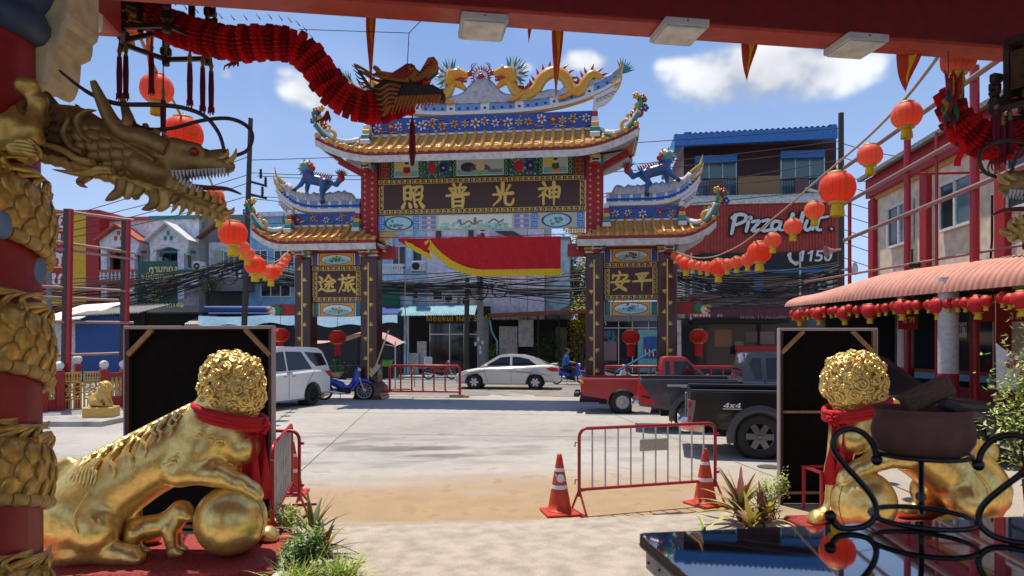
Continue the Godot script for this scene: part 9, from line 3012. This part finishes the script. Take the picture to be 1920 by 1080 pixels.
func build_plants():
	var green:=[Color(0.06,0.15,0.02),Color(0.12,0.24,0.03),Color(0.20,0.32,0.05),Color(0.04,0.10,0.02)]
	var lime:=[Color(0.30,0.42,0.05),Color(0.42,0.48,0.10),Color(0.20,0.34,0.04),Color(0.50,0.52,0.20)]
	var ti:=[Color(0.10,0.09,0.03),Color(0.22,0.16,0.04),Color(0.10,0.035,0.02),Color(0.30,0.22,0.05),Color(0.07,0.10,0.02)]
	var ti2:=[Color(0.42,0.30,0.05),Color(0.30,0.26,0.05),Color(0.34,0.10,0.06),Color(0.22,0.24,0.05),Color(0.48,0.40,0.10),Color(0.13,0.03,0.03)]
	rosette("bronze leaved plant beside the left lion's pedestal, taller one",at(585,1040,6.6)*Vector3(1,0,1)+Vector3(0,0.04,0),22,0.50,0.030,ti,1)
	rosette("bronze leaved plant beside the left lion's pedestal, leaning right",at(606,1060,6.2)*Vector3(1,0,1)+Vector3(0,0.04,0),20,0.42,0.028,ti,2)
	bushy("green leafy bush between left lion's pedestal and grass tuft",at(574,1060,6.0)*Vector3(1,0,1)+Vector3(0,0.03,0),Vector3(0.20,0.36,0.20),1100,0.050,green,3)
	bushy("low green bush behind bronze plants by the left barrier",at(535,1000,7.0)*Vector3(1,0,1),Vector3(0.22,0.34,0.2),800,0.055,lime,4)
	grass_tuft("yellow striped grass tuft at the bottom edge, right of the left pedestal",at(640,1100,5.75)*Vector3(1,0,1)+Vector3(0,0.04,0),150,0.46,lime,5)
	grass_tuft("yellow green grass tuft at the bottom edge, nearest the left pedestal",at(560,1110,5.6)*Vector3(1,0,1)+Vector3(0,0.04,0),150,0.46,lime,6)
	bushy("small sprig of green leaves growing beside the red column",at(96,800,5.2)*Vector3(1,0,1)+Vector3(-0.1,0.90,0),Vector3(0.13,0.42,0.12),60,0.07,lime,7,"leafy_sprig","plant",5)
	rosette("yellow and bronze leaved plant left of the right black board",at(1388,990,7.7)*Vector3(1,0,1),26,0.60,0.034,ti2,8)
	rosette("yellow and red leaved plant nearest the right black board",at(1432,995,7.5)*Vector3(1,0,1),18,0.46,0.040,ti2,9)
	rosette("red tinged leaved plant just behind table edge",at(1408,1000,7.3)*Vector3(1,0,1),16,0.36,0.034,ti2,19)
	bushy("fine leaved green bush between bronze plants and the right lion",at(1447,985,7.7)*Vector3(1,0,1),Vector3(0.17,0.50,0.16),900,0.045,lime,10)
	rosette("single young plant with upright leaves behind the table",at(1320,1000,7.3)*Vector3(1,0,1),5,0.28,0.016,lime,20)
	bushy("tall thin bush with bright yellow green leaves at right edge",at(1935,900,7.6)*Vector3(1,0,1),Vector3(0.60,2.15,0.5),3200,0.075,[Color(0.26,0.38,0.05),Color(0.38,0.46,0.09),Color(0.16,0.28,0.03),Color(0.46,0.50,0.16)],11,"leafy_bush","bush",22)
	var g:=gate_frame()
	tree("light green tree beyond the aqua wall, right of the red banner",g*Vector3(fp(1086,600,-21).x,0,-21.0),8.6,Vector3(2.2,2.9,2.0),5200,0.26,[Color(0.14,0.20,0.05),Color(0.24,0.28,0.09),Color(0.34,0.36,0.15),Color(0.09,0.13,0.03)],12)
	tree("round tree behind the restaurant, glimpsed above aqua wall",g*Vector3(fp(1046,600,-34).x,0,-34.0),10.0,Vector3(3.4,2.6,2.4),3200,0.34,[Color(0.05,0.09,0.03),Color(0.10,0.14,0.05)],13)
	bushy("shrub covered in yellow blossom beside the gate's right column",g*Vector3(fp(1090,700,-16.0).x,0.1,-16.0),Vector3(1.0,3.9,0.9),3200,0.17,[Color(0.50,0.36,0.02),Color(0.40,0.34,0.03),Color(0.10,0.16,0.02),Color(0.60,0.42,0.02)],14,"flowering_shrub","shrub",18)
	var pm:=thing("palm_tree","small palm with drooping fronds above yellow blossom","palm",g*Vector3(fp(1092,700,-18.5).x,0,-18.5))
	put("trunk",B.new().tube([Vector3.ZERO,Vector3(0.1,2.4,0),Vector3(0.05,4.2,0)],[0.16,0.11,0.09],8),M.bark,pm)
	for k in 9:
		var b:=B.new(Color(0.07,0.15,0.03))
		var az:=k*0.72
		var d:=Vector3(cos(az),0,sin(az))
		var rp:=[]
		for j in 9:
			var f:=j/8.0
			rp.append(Vector3(0.05,4.2,0)+d*f*1.7+Vector3(0,0.8*f-1.4*f*f,0))
		b.tube(rp,spread([0.03,0.01],9),5)
		for j in range(1,9):
			for s in [-1.0,1.0]:
				for e in 2: blade(b,(rp[j] as Vector3).lerp(rp[j-1],e*0.5),az+s*0.9,0.6*sin(PI*(j/9.5))+0.15,0.022,-0.3,0.4,3)
		put("frond",b,M.leaf,pm)
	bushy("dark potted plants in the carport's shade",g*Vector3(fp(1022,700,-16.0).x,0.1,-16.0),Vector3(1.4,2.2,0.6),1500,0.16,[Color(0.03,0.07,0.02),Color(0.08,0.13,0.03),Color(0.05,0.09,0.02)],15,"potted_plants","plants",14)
	bushy("green plant in front of the salon's grey post",g*Vector3(fp(932,700,-15.6).x,0.1,-15.6),Vector3(0.5,1.6,0.4),500,0.16,green,16,"leafy_plant","plant")
	bushy("weeds growing from the balcony of the concrete house",g*(fp(392,560,-16.6)),Vector3(0.7,1.4,0.5),500,0.18,[Color(0.20,0.24,0.05),Color(0.12,0.16,0.04)],17,"balcony_weeds","plant")
func build_cables():
	var g:=gate_frame()
	var r:=RandomNumberGenerator.new()
	r.seed=77
	var wire:=func(label: String,a: Vector3,b: Vector3,drop: float,rad: float,grp: String):
		var o:=thing("power_cable",label,"cable",a,0,grp)
		put("line",B.new().tube(sag(Vector3.ZERO,b-a,drop,14),rad,5),M.cable,o)
	var grp:="thin black wires between the tall poles"
	for q in [[-60,455,470,326,0.3],[-60,465,474,340,0.4],[-60,470,470,366,0.4],[-60,452,470,292,0.3]]:
		wire.call("thin black wire from the left pole to the left edge of the view",g*fp(q[0],q[1],-10.0),g*fp(q[2],q[3],-12.5),q[4],0.022,grp)
	for q in [[470,324,1577,264,0.7],[482,330,1577,278,0.7],[470,368,1577,324,0.6],[470,300,1577,240,0.2],[470,372,1577,352,0.9],[470,420,1577,300,0.6]]:
		wire.call("thin black wire passing behind the gate between the two tall poles",g*fp(q[0],q[1],-12.5),g*fp(q[2],q[3],-9.0),q[4],0.020,grp)
	for k in 9:
		wire.call("thin black wire from the right pole behind the cream building",g*fp(1577,266+k*26+r.randf()*10,-9.0),g*fp(1900,300+k*30,-9.0),0.4,0.018,grp)
	grp="black cables slung in bundles along the shops"
	for k in 34:
		var z:=-13.2+r.randf()*0.5
		var y0:=560+r.randfn(0,16)
		var y1:=494+r.randfn(0,12)
		wire.call("black cable of the slack bundle at left, before the white houses",g*fp(40,y0,z+2),g*fp(459,y1,z),r.randf_range(0.1,1.0),r.randf_range(0.014,0.032),grp)
	for k in 30:
		var z:=-13.3+r.randf()*0.5
		wire.call("black cable of the slack bundle between left pole and salon pole",g*fp(459,500+r.randfn(0,14),z),g*fp(900,534+r.randfn(0,12),z),r.randf_range(0.1,0.9),r.randf_range(0.014,0.034),grp)
	for k in 22:
		var z:=-13.4+r.randf()*0.5
		wire.call("black cable of the slack bundle between salon pole and pale post",g*fp(900,532+r.randfn(0,12),z),g*fp(1280,520+r.randfn(0,26),z+2.0),r.randf_range(0.1,0.8),r.randf_range(0.014,0.034),grp)
	for k in 34:
		var z:=-11.2+r.randf()*0.5
		wire.call("black cable of the slack bundle before the restaurant's dark storey",g*fp(1270,532+r.randfn(0,20),z),g*fp(1578,525+r.randfn(0,18),z+1.8),r.randf_range(0.1,0.9),r.randf_range(0.014,0.034),grp)
	for q in [[898,545,0.5],[937,543,0.42],[430,518,0.45],[452,512,0.3]]:
		var c: Vector3=g*fp(q[0],q[1],-13.3)
		var p:=[]
		for k in 19: p.append(Vector3(cos(TAU*k/18)*q[2],sin(TAU*k/18)*q[2],0.04*sin(k*2.0)))
		var o:=thing("cable_coil","coiled spare cable hanging %s" % {898: "on the salon pole",937: "right of the salon pole",430: "left of the left street pole",452: "on the left street pole"}[q[0]],"cable",c)
		put("loop",B.new().tube(p,0.035,6).tube(p,0.02,5,1,true,1.4),M.cable,o)
